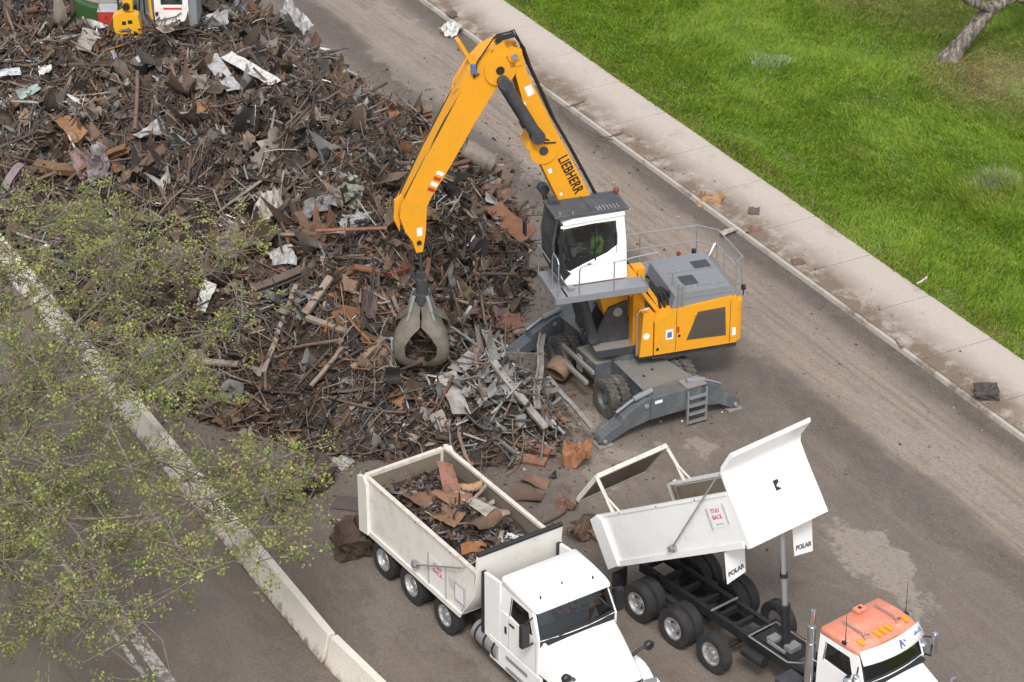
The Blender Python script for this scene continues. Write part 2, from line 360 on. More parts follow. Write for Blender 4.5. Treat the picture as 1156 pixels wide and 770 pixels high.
spk = k.noise(90, P, detail=2); gr3 = k.noise(10, P, detail=5, rough=0.75); c = k.mix(k.math('MULTIPLY', k.mr(gr3, 0.47, 0.62), 0.42), c, (0.070, 0.057, 0.048)); gr4 = k.noise(13, k.mapping(P, loc=(3, 9, 0)), detail=5, rough=0.75); c = k.mix(k.math('MULTIPLY', k.mr(gr4, 0.5, 0.64), 0.34), c, (0.30, 0.25, 0.205)); gr2 = k.noise(22, P, detail=6, rough=0.8); c = k.mix(k.math('MULTIPLY', k.mr(gr2, 0.42, 0.62), 0.30), c, (0.26, 0.21, 0.17)); c = k.mix(k.math('MULTIPLY', k.mr(spk, 0.66, 0.74), 0.6), c, (0.34, 0.31, 0.27))
cs = k.noise(1.0, k.mapping(P, scale=(1.2, 22, 1)), detail=6, rough=0.7); c = k.mix(k.math('MULTIPLY', k.mr(cs, 0.45, 0.65), 0.12), c, (0.25, 0.205, 0.17))
c = k.mix(k.math('MULTIPLY', k.mr(k.noise(6.0, P, detail=8, rough=0.75), 0.55, 0.68), 0.45), c, (0.065, 0.055, 0.048))
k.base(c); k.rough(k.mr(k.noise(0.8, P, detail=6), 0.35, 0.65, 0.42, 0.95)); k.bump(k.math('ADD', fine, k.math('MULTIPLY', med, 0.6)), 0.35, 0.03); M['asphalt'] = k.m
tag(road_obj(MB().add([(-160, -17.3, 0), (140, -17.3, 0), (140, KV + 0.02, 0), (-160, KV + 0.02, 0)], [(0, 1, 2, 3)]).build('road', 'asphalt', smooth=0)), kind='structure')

def concrete(name, col, dirt, dmin, dmax, gutter=None, foot=False):
    k = NT(name); P = k.tc(); n1 = k.noise(0.55, P, detail=8, rough=0.68); n2 = k.noise(14, P, detail=6, rough=0.7); n3 = k.noise(2.2, P, detail=8, rough=0.7)
    c = k.mix(k.mr(n2, 0.3, 0.7), col, tuple(x * 0.86 for x in col))
    m = k.mr(n1, dmin, dmax)
    if gutter:
        m2 = k.mr(k.math('ADD', k.sep(P)[1], k.math('MULTIPLY', k.math('SUBTRACT', n3, 0.5), 2.2)), gutter[1], gutter[0])
        m = k.math('MAXIMUM', k.math('MULTIPLY', m, 0.5), k.math('MULTIPLY', m2, k.mr(n1, 0.32, 0.6, 0.55, 1.35)))
    if foot:
        zz = k.math('ADD', k.sep(P)[2], k.math('MULTIPLY', k.math('SUBTRACT', k.noise(3.0, k.mapping(P, scale=(1, 1, 0.25)), detail=8, rough=0.75), 0.5), 1.3)); m = k.math('MAXIMUM', m, k.mr(zz, 0.22, -0.05))
    c = k.mix(k.math('MULTIPLY', m, k.mr(n3, 0.28, 0.6, 0.35, 1.0)), c, dirt)
    c = k.mix(k.math('MULTIPLY', k.mr(k.noise(60, P, detail=2), 0.62, 0.72), 0.35), c, tuple(x * 0.5 for x in dirt))
    k.base(c); k.rough(0.9); k.bump(n2, 0.25, 0.02); return k.m
M['pave'] = concrete('pavement_concrete', (0.47, 0.41, 0.36), (0.17, 0.125, 0.09), 0.55, 0.75, gutter=(KV + 0.3, KV + 2.1))
M['kerbc'] = concrete('kerb_concrete', (0.43, 0.39, 0.345), (0.15, 0.115, 0.09), 0.48, 0.66)
M['barrier'] = concrete('barrier_concrete', (0.70, 0.65, 0.57), (0.24, 0.165, 0.105), 0.52, 0.74, foot=True)
mb = MB(); u = -151.65
while u < 120:
    mb.b(u + 0.02, u + 3.03, KV + 0.185, 12.44, -0.02, 0.13); u += 3.05
tag(road_obj(mb.build('pavement', 'pave', bevel=0.012)), kind='structure')
mb = MB().b(-152, 120, KV + 0.155, 12.5, -0.02, 0.105)
tag(road_obj(mb.build('pavement_base', 'ground')), kind='structure')
mb = MB(); u = -151.65
while u < 120:
    mb.prism([(KV, -0.02), (KV + 0.152, -0.02), (KV + 0.152, 0.135), (KV + 0.03, 0.135)], u + 0.006, u + 3.044, axis='x'); u += 3.05
tag(road_obj(mb.build('kerb', 'kerbc', bevel=0.02)), kind='structure')
k = NT('lane_paint'); n = k.noise(5, detail=8, rough=0.75); n2 = k.noise(0.8, detail=4)
k.base(k.mix(k.mr(k.math('ADD', n, k.math('MULTIPLY', n2, 0.3)), 0.58, 0.74), (0.50, 0.48, 0.44), (0.16, 0.145, 0.13))); k.rough(0.85); M['lane'] = k.m
mb = MB(); mb.add([(-100, -15.84, 0.004), (90, -15.84, 0.004), (90, -15.70, 0.004), (-100, -15.70, 0.004)], [(0, 1, 2, 3)])
mb.add([(6.5, -15.52, 0.004), (90, -15.55, 0.004), (90, -15.18, 0.004), (6.5, -15.18, 0.004)], [(0, 1, 2, 3)])
tag(road_obj(mb.build('lane_line', 'lane', smooth=0)), kind='structure')

# lawn: gently rolling ground with grass blades on it
def lawn_z(u, v):
    return 0.10 + 0.32 * np.clip((v - 12.4) / 3, 0, 1) * (fbm(u * 0.22 + 40, v * 0.30 + 40, 3) - 0.3) + 0.035 * np.clip(v - 12.45, 0, 30)
us = np.linspace(-60, 45, 211); vs_ = np.linspace(12.43, 75, 126)
UU, VV = np.meshgrid(us, vs_, indexing='ij'); ZZ = lawn_z(UU, VV); X, Y = uv2xy(UU, VV)
nu, nv = UU.shape; idx = np.arange(nu * nv).reshape(nu, nv)
Fq = np.stack([idx[:-1, :-1], idx[1:, :-1], idx[1:, 1:], idx[:-1, 1:]], -1).reshape(-1, 4)
k = NT('lawn_soil'); n = k.noise(0.6, detail=8); n2 = k.noise(12, detail=5)
k.base(k.mix(k.mr(n, 0.4, 0.62), k.mix(n2, (0.095, 0.18, 0.016), (0.135, 0.225, 0.022)), (0.19, 0.19, 0.06))); k.rough(0.95); k.bump(n2, 0.6, 0.08); M['lawn'] = k.m
tag(numesh('lawn', np.stack([X, Y, ZZ], -1).reshape(-1, 3), Fq, ['lawn'], smooth=True), kind='structure')
TREE_UV = xy2uv(*at(1072, 72, 0.35)[:2])
def make_blades(N, seed):
    r = np.random.default_rng(seed)
    u = r.uniform(-30, 20, N * 2); v = 12.40 + r.uniform(0, 1, N * 2) * 20; v = np.maximum(v, 12.46 - 0.10 * fbm(u * 2.5, u * 0 + 3.3, 3))
    x, y = uv2xy(u, v)
    keep = (x < 24) & (y > -12) & (y < 38) & (v - 12.46 < 6 + 0.9 * (17 - u))
    u, v, x, y = u[keep][:N], v[keep][:N], x[keep][:N], y[keep][:N]; N = len(u)
    cl = fbm(u * 0.7, v * 1.0, 4); cl2 = fbm(u * 2.1 + 9, v * 2.1 + 3, 3); dry = fbm(u * 0.25 + 50, v * 0.25 + 20, 3)
    bare = np.exp(-(((u - TREE_UV[0] - 2.6) / 2.6) ** 2 + ((v - TREE_UV[1] - 0.6) / 2.4) ** 2)) + np.exp(-(((u + 17.5) / 3.0) ** 2 + ((v - 23.2) / 1.6) ** 2)) * 0.35 + np.exp(-(((u + 13.5) / 3.0) ** 2 + ((v - 25.5) / 2.6) ** 2)) * 0.4
    bare = np.clip(bare * (0.5 + cl2 * 1.2), 0, 1)
    edge = np.exp(-np.maximum(v - 12.46, 0) / 0.5)
    ht = (0.05 + 0.27 * np.clip(cl * 1.5 - 0.2, 0, 1) ** 1.2 + 0.04 * r.random(N)) * (1 - 0.75 * bare) * (1 - 0.45 * edge)
    ang = 2 * PI * fbm(u * 0.18 + 5, v * 0.22 + 11, 3) * 1.6 + r.normal(0, 1.1, N); lean = ht * (0.3 + 0.7 * r.random(N))
    tuft = sum(np.exp(-(((x - q[0]) / 0.75) ** 2 + ((y - q[1]) / 0.6) ** 2)) for q in (at(870, 72, .4), at(1125, 210, .4))); ht = ht * (1 + 1.6 * tuft); lean = lean * (1 + 1.8 * tuft)
    wd = 0.012 + 0.014 * r.random(N); a2 = r.uniform(0, 2 * PI, N)
    z = lawn_z(u, v) - 0.015
    B = np.stack([x, y, z], -1); dx = np.stack([np.cos(a2), np.sin(a2), 0 * a2], -1) * wd[:, None]
    mid = B + np.stack([np.cos(ang) * lean * 0.35, np.sin(ang) * lean * 0.35, ht * 0.62], -1); tip = B + np.stack([np.cos(ang) * lean, np.sin(ang) * lean, ht], -1)
    V_ = np.stack([B - dx, B + dx, mid + dx * 0.8, mid - dx * 0.8, tip], 1)
    g1 = np.array([0.165, 0.285, 0.024]); g2 = np.array([0.275, 0.375, 0.036]); g3 = np.array([0.135, 0.245, 0.026]); dr = np.array([0.36, 0.32, 0.12]); br = np.array([0.26, 0.21, 0.13])
    t = np.clip(cl2 * 1.6 - 0.3 + r.normal(0, 0.15, N), 0, 1)[:, None]
    c = g1 * (1 - t) + g2 * t
    q = np.clip((0.40 - cl) * 4, 0, 0.8)[:, None]; c = c * (1 - q) + g3 * q
    q = np.clip((dry - 0.56) * 5, 0, 0.55)[:, None]; c = c * (1 - q) + np.array([0.19, 0.22, 0.03]) * q
    q = np.clip(bare * 1.5 - 0.1, 0, 1)[:, None]; c = c * (1 - q) + np.where(r.random(N)[:, None] < 0.5, dr, br) * q
    q = ((r.random(N) < 0.45) & (tuft > 0.35))[:, None]; c = np.where(q, np.array([0.30, 0.36, 0.22]), c)
    q = ((r.random(N) < 0.05) | ((edge > 0.3) & (r.random(N) < 0.25)))[:, None]; c = np.where(q, dr * 0.8, c)
    c = c * r.uniform(0.97, 1.28, N)[:, None]
    return V_.reshape(-1, 3), np.repeat(c, 5, 0), N
V_, C_, N = make_blades(560000, 3)
o5 = np.arange(N)[:, None] * 5
T_ = np.concatenate([o5 + np.array([[0, 1, 2]]), o5 + np.array([[0, 2, 3]]), o5 + np.array([[3, 2, 4]])], 0)
tag(numesh('grass', V_, T_, ['blade'], tint=C_), kind='stuff')

# ------------------------------------------------------------------ concrete barriers along the left carriageway
prof = [(-0.30, 0), (0.30, 0), (0.30, 0.08), (0.20, 0.30), (0.10, 0.81), (-0.10, 0.81), (-0.20, 0.30), (-0.30, 0.08)]
BV = -11.50
u1 = xy2uv(*at(376, 716, 0.81)[:2])[0]
def barrier(u_end, v0, rz, label):
    mb = MB(); L = 6.05
    mb.prism(prof, -L, -0.05, axis='x')
    for q in (-L + 1.2, -1.8): mb.m(1).b(q, q + 0.5, -0.303, 0.303, 0.004, 0.055).m(0)
    x, y = uv2xy(u_end, v0); o = mb.build('concrete_barrier', ['barrier', 'black'], bevel=0.02)
    o.location = (x, y, 0.0); o.rotation_euler = (0, 0, rz); tag(o, label, 'barrier', 'concrete barriers along the left carriageway'); return o
labs = ['stained white concrete barrier, the last full one before the turned end piece', 'pale concrete barrier second from the turned end piece, twigs hanging over it',
        'pale concrete barrier with tree leaves over it, beside the lowest scrap slope', 'concrete barrier half hidden under green tree leaves, against the scrap heap',
        'concrete barrier hidden by leaves at the left picture edge, beyond the overgrown ones']
for i, lb in enumerate(labs): barrier(u1 - 6.08 * i, BV, ROAD, lb)
mb = MB(); mb.prism(prof, 0.02, 6.05, axis='x'); o = mb.build('concrete_barrier', 'barrier', bevel=0.02)
x, y = uv2xy(u1 + 0.03, BV + 0.02); o.location = (x, y, 0); o.rotation_euler = (0, 0, R(-56)); tag(o, 'concrete barrier turned slightly out of line, nearest the white loaded truck', 'barrier', 'concrete barriers along the left carriageway')
# ------------------------------------------------------------------ wheels
def add_wheel(parent, x, y, side, r=0.52, wdt=0.28, kind='alu', dusty=False, lugs=0, pos=None):
    """tyre (part named wheel) with its rim as sub-part; side = +1/-1 is the outer side along y"""
    ax = (0, side, 0); o = (x, y, r) if pos is None else pos; h = wdt / 2
    rr = 0.565 * r
    mb = MB(); mb.lathe([(rr, -h * 0.85), (rr * 1.25, -h), (r * 0.93, -h * 0.98), (r * 0.985, -h * 0.8), (r, -h * 0.45), (r, -h * 0.1), (r * 0.982, -h * 0.08), (r * 0.982, h * 0.08), (r, h * 0.1), (r, h * 0.45), (r * 0.985, h * 0.8), (r * 0.93, h * 0.98), (rr * 1.25, h), (rr, h * 0.85)], o, ax, 40)
    if lugs:
        for q in range(lugs):
            a = 2 * PI * q / lugs
            for s in (-1, 1):
                aa = a + (PI / lugs if s > 0 else 0)
                rot = Matrix.Rotation(-aa, 3, 'Y'); mb.box((o[0] + math.cos(aa) * r * 0.995, o[1] + s * h * 0.52, o[2] + math.sin(aa) * r * 0.995), (0.045, h * 0.85, 0.075), rot)
    else:
        n_ = 56
        for q in range(n_):
            a = 2 * PI * q / n_; rot = Matrix.Rotation(-a, 3, 'Y')
            for s in (-0.72, 0.72): mb.box((o[0] + math.cos(a) * r * 0.992, o[1] + s * h, o[2] + math.sin(a) * r * 0.992), (0.02, h * 0.4, 0.036), rot)
    t = mb.build('wheel', 'rubber_dusty' if dusty else 'rubber', parent, smooth=35)
    mb = MB()
    if kind == 'alu':      # outer disc with hand holes and hub
        mb.lathe([(rr * 1.06, h * 0.8), (rr * 1.05, h * 0.92), (rr * 0.94, h * 0.86), (rr * 0.9, h * 0.35), (rr * 0.72, h * 0.15), (rr * 0.5, h * 0.3), (rr * 0.36, h * 0.45), (rr * 0.34, h * 0.9), (rr * 0.2, h * 1.05), (0.003, h * 1.05), (0.003, -h * 0.5), (rr, -h * 0.5)], o, ax, 32)
        mb.m(1)
        for q in range(10):
            a = 2 * PI * q / 10; p = Vector(o) + Vector((math.cos(a), 0, math.sin(a))) * rr * 0.72; mb.cyl(p + Vector(ax) * h * 0.12, p + Vector(ax) * h * 0.19, rr * 0.095, 10)
        mb.m(0)
        for q in range(10):
            a = 2 * PI * (q + .5) / 10; p = Vector(o) + Vector((math.cos(a), 0, math.sin(a))) * rr * 0.48; mb.cyl(p + Vector(ax) * h * 0.25, p + Vector(ax) * h * 0.5, 0.018, 6)
        mats = ['alu', 'black']
    elif kind == 'dual':   # deep dished outer wheel of a pair
        mb.lathe([(rr * 1.06, h * 0.8), (rr * 1.04, h * 0.95), (rr * 0.93, h * 0.88), (rr * 0.88, -h * 0.2), (rr * 0.62, -h * 0.55), (rr * 0.52, -h * 0.5), (rr * 0.46, h * 0.1), (rr * 0.40, h * 0.55), (rr * 0.15, h * 0.65), (0.003, h * 0.65), (0.003, -h * 0.8), (rr, -h * 0.8)], o, ax, 32)
        mb.m(1)
        for q in range(8):
            a = 2 * PI * q / 8; p = Vector(o) + Vector((math.cos(a), 0, math.sin(a))) * rr * 0.74; mb.cyl(p + Vector(ax) * -h * 0.55, p + Vector(ax) * -h * 0.28, rr * 0.11, 10)
        mats = ['alu', 'black']
    else:
        mb.lathe([(rr * 1.06, h * 0.75), (rr * 0.95, h * 0.85), (rr * 0.85, h * 0.1), (rr * 0.5, 0), (rr * 0.42, h * 0.55), (0.003, h * 0.6), (0.003, -h * 0.5), (rr, -h * 0.6)], o, ax, 28)
        mats = ['grey', 'grey']
    mb.build('rim', mats, t, smooth=35)
    return t

# ------------------------------------------------------------------ seated person
def seated_person(label, loc, rz, vest, group=None, hat=None):
    root = thing('person', label, 'person', loc, rz, group)
    J = {'pel': (0, 0, 0.50), 'sp': (-0.03, 0, 0.72), 'ch': (-0.04, 0, 0.92), 'nk': (-0.02, 0, 1.05), 'hd': (0.0, 0, 1.14), 'hd2': (0.01, 0, 1.24)}
    Rr = {'pel': 0.155, 'sp': 0.135, 'ch': 0.15, 'nk': 0.06, 'hd': 0.085, 'hd2': 0.092}
    E_ = [('pel', 'sp'), ('sp', 'ch'), ('ch', 'nk'), ('nk', 'hd'), ('hd', 'hd2')]
    for s, t in ((1, 'l'), (-1, 'r')):
        J.update({'sh' + t: (-0.04, s * 0.19, 0.98), 'el' + t: (0.12, s * 0.25, 0.76), 'wr' + t: (0.37, s * 0.17, 0.80), 'pa' + t: (0.44, s * 0.155, 0.815),
                  'hp' + t: (0.02, s * 0.10, 0.48), 'kn' + t: (0.47, s * 0.14, 0.50), 'an' + t: (0.55, s * 0.14, 0.09), 'to' + t: (0.74, s * 0.15, 0.045)})
        Rr.update({'sh' + t: 0.075, 'el' + t: 0.046, 'wr' + t: 0.031, 'pa' + t: 0.036, 'hp' + t: 0.10, 'kn' + t: 0.066, 'an' + t: 0.045, 'to' + t: 0.038})
        E_ += [('ch', 'sh' + t), ('sh' + t, 'el' + t), ('el' + t, 'wr' + t), ('wr' + t, 'pa' + t), ('pel', 'hp' + t), ('hp' + t, 'kn' + t), ('kn' + t, 'an' + t), ('an' + t, 'to' + t)]
        for q, (dy, ln) in enumerate(((-0.033, 0.07), (-0.011, 0.082), (0.011, 0.076), (0.033, 0.058))):
            b0 = J['pa' + t]; a_, b_ = 'f%d%s' % (q, t), 'g%d%s' % (q, t)
            J[a_] = (b0[0] + ln * 0.6, b0[1] + dy, b0[2] + 0.006); J[b_] = (b0[0] + ln * 0.75, b0[1] + dy, b0[2] - 0.04)
            Rr[a_] = 0.0095; Rr[b_] = 0.0085; E_ += [('pa' + t, a_), (a_, b_)]
        a_, b_ = 't1' + t, 't2' + t; b0 = J['wr' + t]
        J[a_] = (b0[0] + 0.05, b0[1] - s * 0.045, b0[2] - 0.004); J[b_] = (b0[0] + 0.09, b0[1] - s * 0.052, b0[2] - 0.02); Rr[a_] = 0.011; Rr[b_] = 0.0095; E_ += [('wr' + t, a_), (a_, b_)]
    names = list(J); ix = {n: i for i, n in enumerate(names)}
    me = bpy.data.meshes.new('person_body'); me.from_pydata([J[n] for n in names], [(ix[a], ix[b]) for a, b in E_], []); me.materials.append(M['cloth']); me.materials.append(M['skin'])
    o = bpy.data.objects.new('body', me); COL.objects.link(o); o.parent = root
    sk = o.modifiers.new('skin', 'SKIN'); sk.use_smooth_shade = True
    for n, d in zip(names, me.skin_vertices[0].data): d.radius = (Rr[n], Rr[n]); d.use_root = (n == 'pel')
    ss = o.modifiers.new('sub', 'SUBSURF'); ss.levels = 1; ss.render_levels = 1
    dg = bpy.context.evaluated_depsgraph_get(); me2 = bpy.data.meshes.new_from_object(o.evaluated_get(dg)); o.modifiers.clear(); o.data = me2
    for p in me2.polygons:
        cpt = p.center; p.material_index = 1 if (cpt.z > 1.0 or (cpt.x > 0.34 and cpt.z > 0.68)) else 0
        p.use_smooth = True
    # face, ears
    mb = MB()
    mb.tube([(0.085, 0, 1.20), (0.118, 0, 1.165), (0.10, 0, 1.155)], [0.010, 0.016, 0.012], 8)
    for s in (1, -1): mb.box((-0.005, s * 0.092, 1.18), (0.035, 0.014, 0.055))
    mb.m(1); mb.box((0.098, 0, 1.125), (0.012, 0.045, 0.010))
    for s in (1, -1): mb.box((0.094, s * 0.034, 1.195), (0.012, 0.024, 0.010))
    mb.build('face', ['skin', 'cloth'], root, bevel=0.004)
    mb = MB(); mb.lathe([(0.107, 0.0), (0.104, 0.05), (0.075, 0.10), (0.002, 0.118), (0.002, 0.0)], (-0.005, 0, 1.215), (-0.1, 0, 1), 20)
    if hat: mb.box((0.12, 0, 1.22), (0.10, 0.15, 0.012))
    mb.build('helmet' if hat else 'hair', hat or 'cloth', root)
    mb = MB()
    def rg(z, cx, rx, ry): return [(cx + rx * math.cos(a), ry * math.sin(a), z) for a in [2 * PI * q / 18 for q in range(18)]]
    mb.loft([rg(0.52, -0.01, 0.185, 0.20), rg(0.72, -0.03, 0.165, 0.19), rg(0.90, -0.04, 0.175, 0.225), rg(1.0, -0.04, 0.14, 0.22), rg(1.045, -0.03, 0.09, 0.12)])
    mb.build('vest', vest, root)
    return root

# ------------------------------------------------------------------ dump bed (bed frame: t forward along the floor, n up)
def make_bed(parent, name, hinge, pitch, wall_h, white, raised):
    b = MB(); W = 1.235
    # floor, front bulkhead, shield
    b.b(-0.25, 4.25, -W + 0.05, W - 0.05, 0.0, 0.06)
    b.m(1); b.b(-0.2, 4.1, -W + 0.06, W - 0.06, 0.063, 0.075); b.m(0)
    L = 5.10 if raised else 4.93
    for s in (-1, 1):
        y0, y1 = s * (W - 0.05), s * W
        side = [(-0.2, 0.0), (5.12, 0.0), (5.12, 0.9), (L, wall_h), (-0.2, wall_h)] if raised else [(-0.2, 0.0), (4.22, 0.0), (4.78, 0.9), (L, wall_h), (-0.2, wall_h)]
        b.m(0); b.prism(side, y0 + s * 0.01, y1)
        b.m(1); b.prism([(-0.18, 0.08), (5.0 if raised else 4.15, 0.08), (L - 0.1, wall_h - 0.05), (-0.18, wall_h - 0.05)], y0, y0 + s * 0.007)
        b.m(0)
        # bottom rail and a shallow pressed crease
        b.prism([(-0.25, -0.06), (L - 0.69 + (0.65 if raised else 0), -0.06), (L - 0.63 + (0.6 if raised else 0), 0.09), (-0.25, 0.09)], s * (W + 0.003), s * (W + 0.05))
        # rear corner post, flared
        b.prism([(-0.47, -0.08), (-0.05, -0.02), (-0.05, wall_h - 0.05), (-0.18, wall_h + 0.10), (-0.47, wall_h + 0.02)] if not raised else [(-0.60, -0.08), (-0.12, -0.02), (-0.12, wall_h - 0.05), (-0.28, wall_h + 0.10), (-0.60, wall_h + 0.02)], s * (W + 0.004), s * (W + 0.10))
        b.m(1); b.prism([(-0.32, 0.0), (-0.2, 0.0), (-0.2, wall_h), (-0.32, wall_h)], s * (W - 0.09), s * (W + 0.002))
    b.m(0)
    # bulkhead: lower sloped plate, upper plate, head board that leans forward over the cab
    if raised:
        b.prism([(5.13, -0.10), (5.27, -0.09), (5.24, 0.5), (5.19, 1.2), (5.19, 1.70), (5.30, 1.86), (5.80, 2.10), (5.84, 2.21), (5.76, 2.21), (5.24, 1.93), (5.13, 1.76)], -W - 0.02, W + 0.02)
    else:
        b.prism([(4.22, -0.02), (4.86, 0.9), (4.93, 1.55), (5.0, 2.12), (4.94, 2.12), (4.86, 1.55), (4.79, 0.93), (4.16, 0.03)], -W + 0.0, W - 0.0)
    bed = b.build('dump_bed', [white, 'inner'], parent, bevel=0.015)
    bed.location = hinge; bed.rotation_euler = (0, -pitch, 0)
    # rails
    for s in (-1, 1):
        r_ = MB(); r_.b(-0.3, L, s * (W - 0.085), s * (W + 0.03), wall_h + 0.002, wall_h + 0.085)
        r_.m(1)
        for q in range(3): r_.b(0.6 + q * 1.6, 0.65 + q * 1.6, s * (W + 0.031), s * (W + 0.04), wall_h + 0.015, wall_h + 0.05)
        r_.build('top_rail', ['rail' if not raised else white, 'dull_red'], bed, bevel=0.012)
    # understructure
    u_ = MB()
    for s in (-1, 1): u_.b(-0.5, 4.1, s * 0.36, s * 0.50, -0.22, -0.005)
    for q in range(9): u_.b(-0.1 + q * 0.5, 0.0 + q * 0.5, -W + 0.02, W - 0.02, -0.10, -0.008)
    u_.build('subframe', 'black', bed)
    # tarp arm (visible right-hand side and its twin)
    for s in (-1, 1):
        a_ = MB(); p0 = (2.27, s * (W + 0.10), 0.40) if not raised else (2.35, s * (W + 0.10), 0.22); p1 = (4.45, s * (W + 0.10), wall_h - 0.03) if not raised else (5.08, s * (W + 0.10), 1.74)
        a_.tube([p0, p1], 0.022, 8); a_.tube([p1, (p1[0], s * (W - 0.4), p1[2] + 0.06)], 0.02, 8)
        a_.m(1); a_.cyl((p0[0], s * W, p0[2]), (p0[0], s * (W + 0.17), p0[2]), 0.075, 14); a_.box((p0[0] - 0.04, s * (W + 0.06), p0[2] - 0.02), (0.26, 0.08, 0.12))
        a_.build('tarp_arm', ['steel', 'rim_dark'], bed)
    return bed

def tailgate(bed, wall_h, open_):
    g = MB(); W = 1.10; h = 1.45 if not open_ else 1.27
    g.b(-0.03, 0.03, -W, W, -h, 0.0)
    g.m(1); g.b(0.031, 0.037, -W + 0.03, W - 0.03, -h + 0.03, -0.03)
    g.m(0)
    for y in (-W, -0.55, 0, 0.55, W - 0.07): g.b(-0.09, -0.031, y, y + 0.07, -h + 0.02, -0.02)
    g.m(2); g.b(-0.06, 0.06, -W - 0.05, W + 0.05, 0.002, 0.10); g.b(-0.07, 0.055, -W - 0.02, W + 0.02, -h - 0.06, -h - 0.002)
    for s in (-1, 1): g.b(-0.045, 0.05, s * W, s * (W + 0.05), -h, 0.0)
    o = g.build('tailgate', ['white_worn', 'inner', 'rail'], bed, bevel=0.008)
    return o

# ------------------------------------------------------------------ shared chassis
def make_chassis(root, x_front, tag_x, exposed):
    f = MB()
    for s in (-1, 1):
        f.prism([(-1.5, 0.72), (x_front, 0.72), (x_front, 0.98), (-1.5, 0.98)], s * 0.36, s * 0.43)
        f.b(-1.5, x_front, s * 0.31, s * 0.36, 0.955, 0.975); f.b(-1.5, x_front, s * 0.31, s * 0.36, 0.72, 0.74)
    for x in (-1.4, -0.68, 0.0, 0.68, 1.35, 1.9, 2.4, 2.9, 3.5, 4.3, 5.2, 6.3, x_front - 0.1):
        if x < x_front: f.b(x - 0.05, x + 0.05, -0.309, 0.309, 0.76, 0.93)
    f.build('frame', 'black', root, bevel=0.008)
    for x in (-0.68, 0.68):
        a_ = MB(); a_.cyl((x, -1.0, 0.52), (x, 1.0, 0.52), 0.085, 12); a_.lathe([(0.02, -0.22), (0.16, -0.2), (0.22, 0), (0.16, 0.2), (0.02, 0.22)], (x, 0, 0.55), (0, 1, 0), 18); a_.build('axle', 'black', root)
        for s in (-1, 1):
            add_wheel(root, x, s * 1.10, s, kind='dual'); add_wheel(root, x, s * 0.775, -s, kind='plain')
    a_ = MB(); a_.cyl((tag_x, -1.0, 0.50), (tag_x, 1.0, 0.50), 0.07, 12); a_.build('axle', 'black', root)
    for s in (-1, 1): add_wheel(root, tag_x, s * 1.08, s, r=0.50 + (0.02 if exposed else 0), wdt=0.27, kind='alu')
    sp = MB()
    for s in (-1, 1):
        for q in range(4): sp.b(-1.15 + q * 0.05, 1.15 - q * 0.05, s * 0.48, s * 0.56, 0.60 + q * 0.03, 0.628 + q * 0.03)
        sp.cyl((-0.2, s * 0.62, 0.72), (0.35, s * 0.62, 0.72), 0.10, 12)
        sp.b(-1.62, -1.58, s * 0.75, s * 1.22, 0.28, 0.95)
    sp.build('suspension', 'black', root)
    # air tanks and hoses in the frame
    for s in (-1, 1): t_ = MB(); t_.cyl((2.6, s * 0.62, 0.72), (3.3, s * 0.62, 0.72), 0.15, 16); t_.build('air_tank', 'black', root)

# ------------------------------------------------------------------ truck 1: loaded white truck with rounded white cab
T1 = thing('dump_truck', 'white dump truck with white cab roof, its box down and filled with rusty scrap', 'dump truck', (-1.9, -12.1, 0), R(-56.3), 'white dump trucks on the road')
make_chassis(T1, 8.2, 2.22, False)
bed1 = make_bed(T1, 'bed', (-1.2, 0, 1.02), 0.0, 1.58, 'white_worn', False)
tg = tailgate(bed1, 1.58, False); tg.location = (-0.34, 0, 1.52)
s_ = MB()      # roller along the top of the headboard
s_.cyl((4.97, -1.22, 2.17), (4.97, 1.22, 2.17), 0.065, 14); s_.build('tarp_roller', 'plastic', bed1)
s_ = MB(); y = -1.245
s_.b(2.82, 3.50, y - 0.002, y + 0.004, 0.08, 0.98); s_.m(1); s_.b(2.76, 2.79, y - 0.022, y, 0.02, 1.05); s_.b(3.56, 3.59, y - 0.022, y, 0.02, 1.05)
s_.m(0); s_.b(4.05, 4.42, y - 0.03, y, 0.42, 0.86) ; s_.m(1)
for a_ in ((4.01, 4.05, 0.38, 0.90), (4.42, 4.46, 0.38, 0.90), (4.05, 4.42, 0.38, 0.42), (4.05, 4.42, 0.86, 0.90)): s_.b(a_[0], a_[1], y - 0.036, y, a_[2], a_[3])
for q in range(4): s_.b(3.66 + 0.02 * q, 3.95, y - 0.003, y, 0.82 - q * 0.08, 0.84 - q * 0.08)
s_.build('warning_sign', ['sign_white', 'sign_grey'], bed1)
for i, (tx, zz, sz) in enumerate((('STAY', 0.80, 0.17), ('BACK', 0.64, 0.17))):
    text_mesh('lettering', tx, sz, 'sign_red', bed1, frame_mat((3.2, y - 0.006, zz), (1, 0, 0), (0, 0, 1)))

def cab_map_side(s, y_base, z0, k_):
    return lambda x, z, t: (x, s * (y_base - k_ * max(0, z - z0) - t), z)
def rrect(cx, hy, z0, z1, r, x, n=5):
    """rounded rectangle ring in the y-z plane at x"""
    pts = []
    for (sy, sz, a0) in ((1, 1, 0), (-1, 1, 90), (-1, -1, 180), (1, -1, 270)):
        for q in range(n):
            a = R(a0 + 90 * q / (n - 1)); pts.append((x, cx + sy * (hy - r) + r * math.cos(a), ((z1 - r) if sz > 0 else (z0 + r)) + r * math.sin(a)))
    return pts

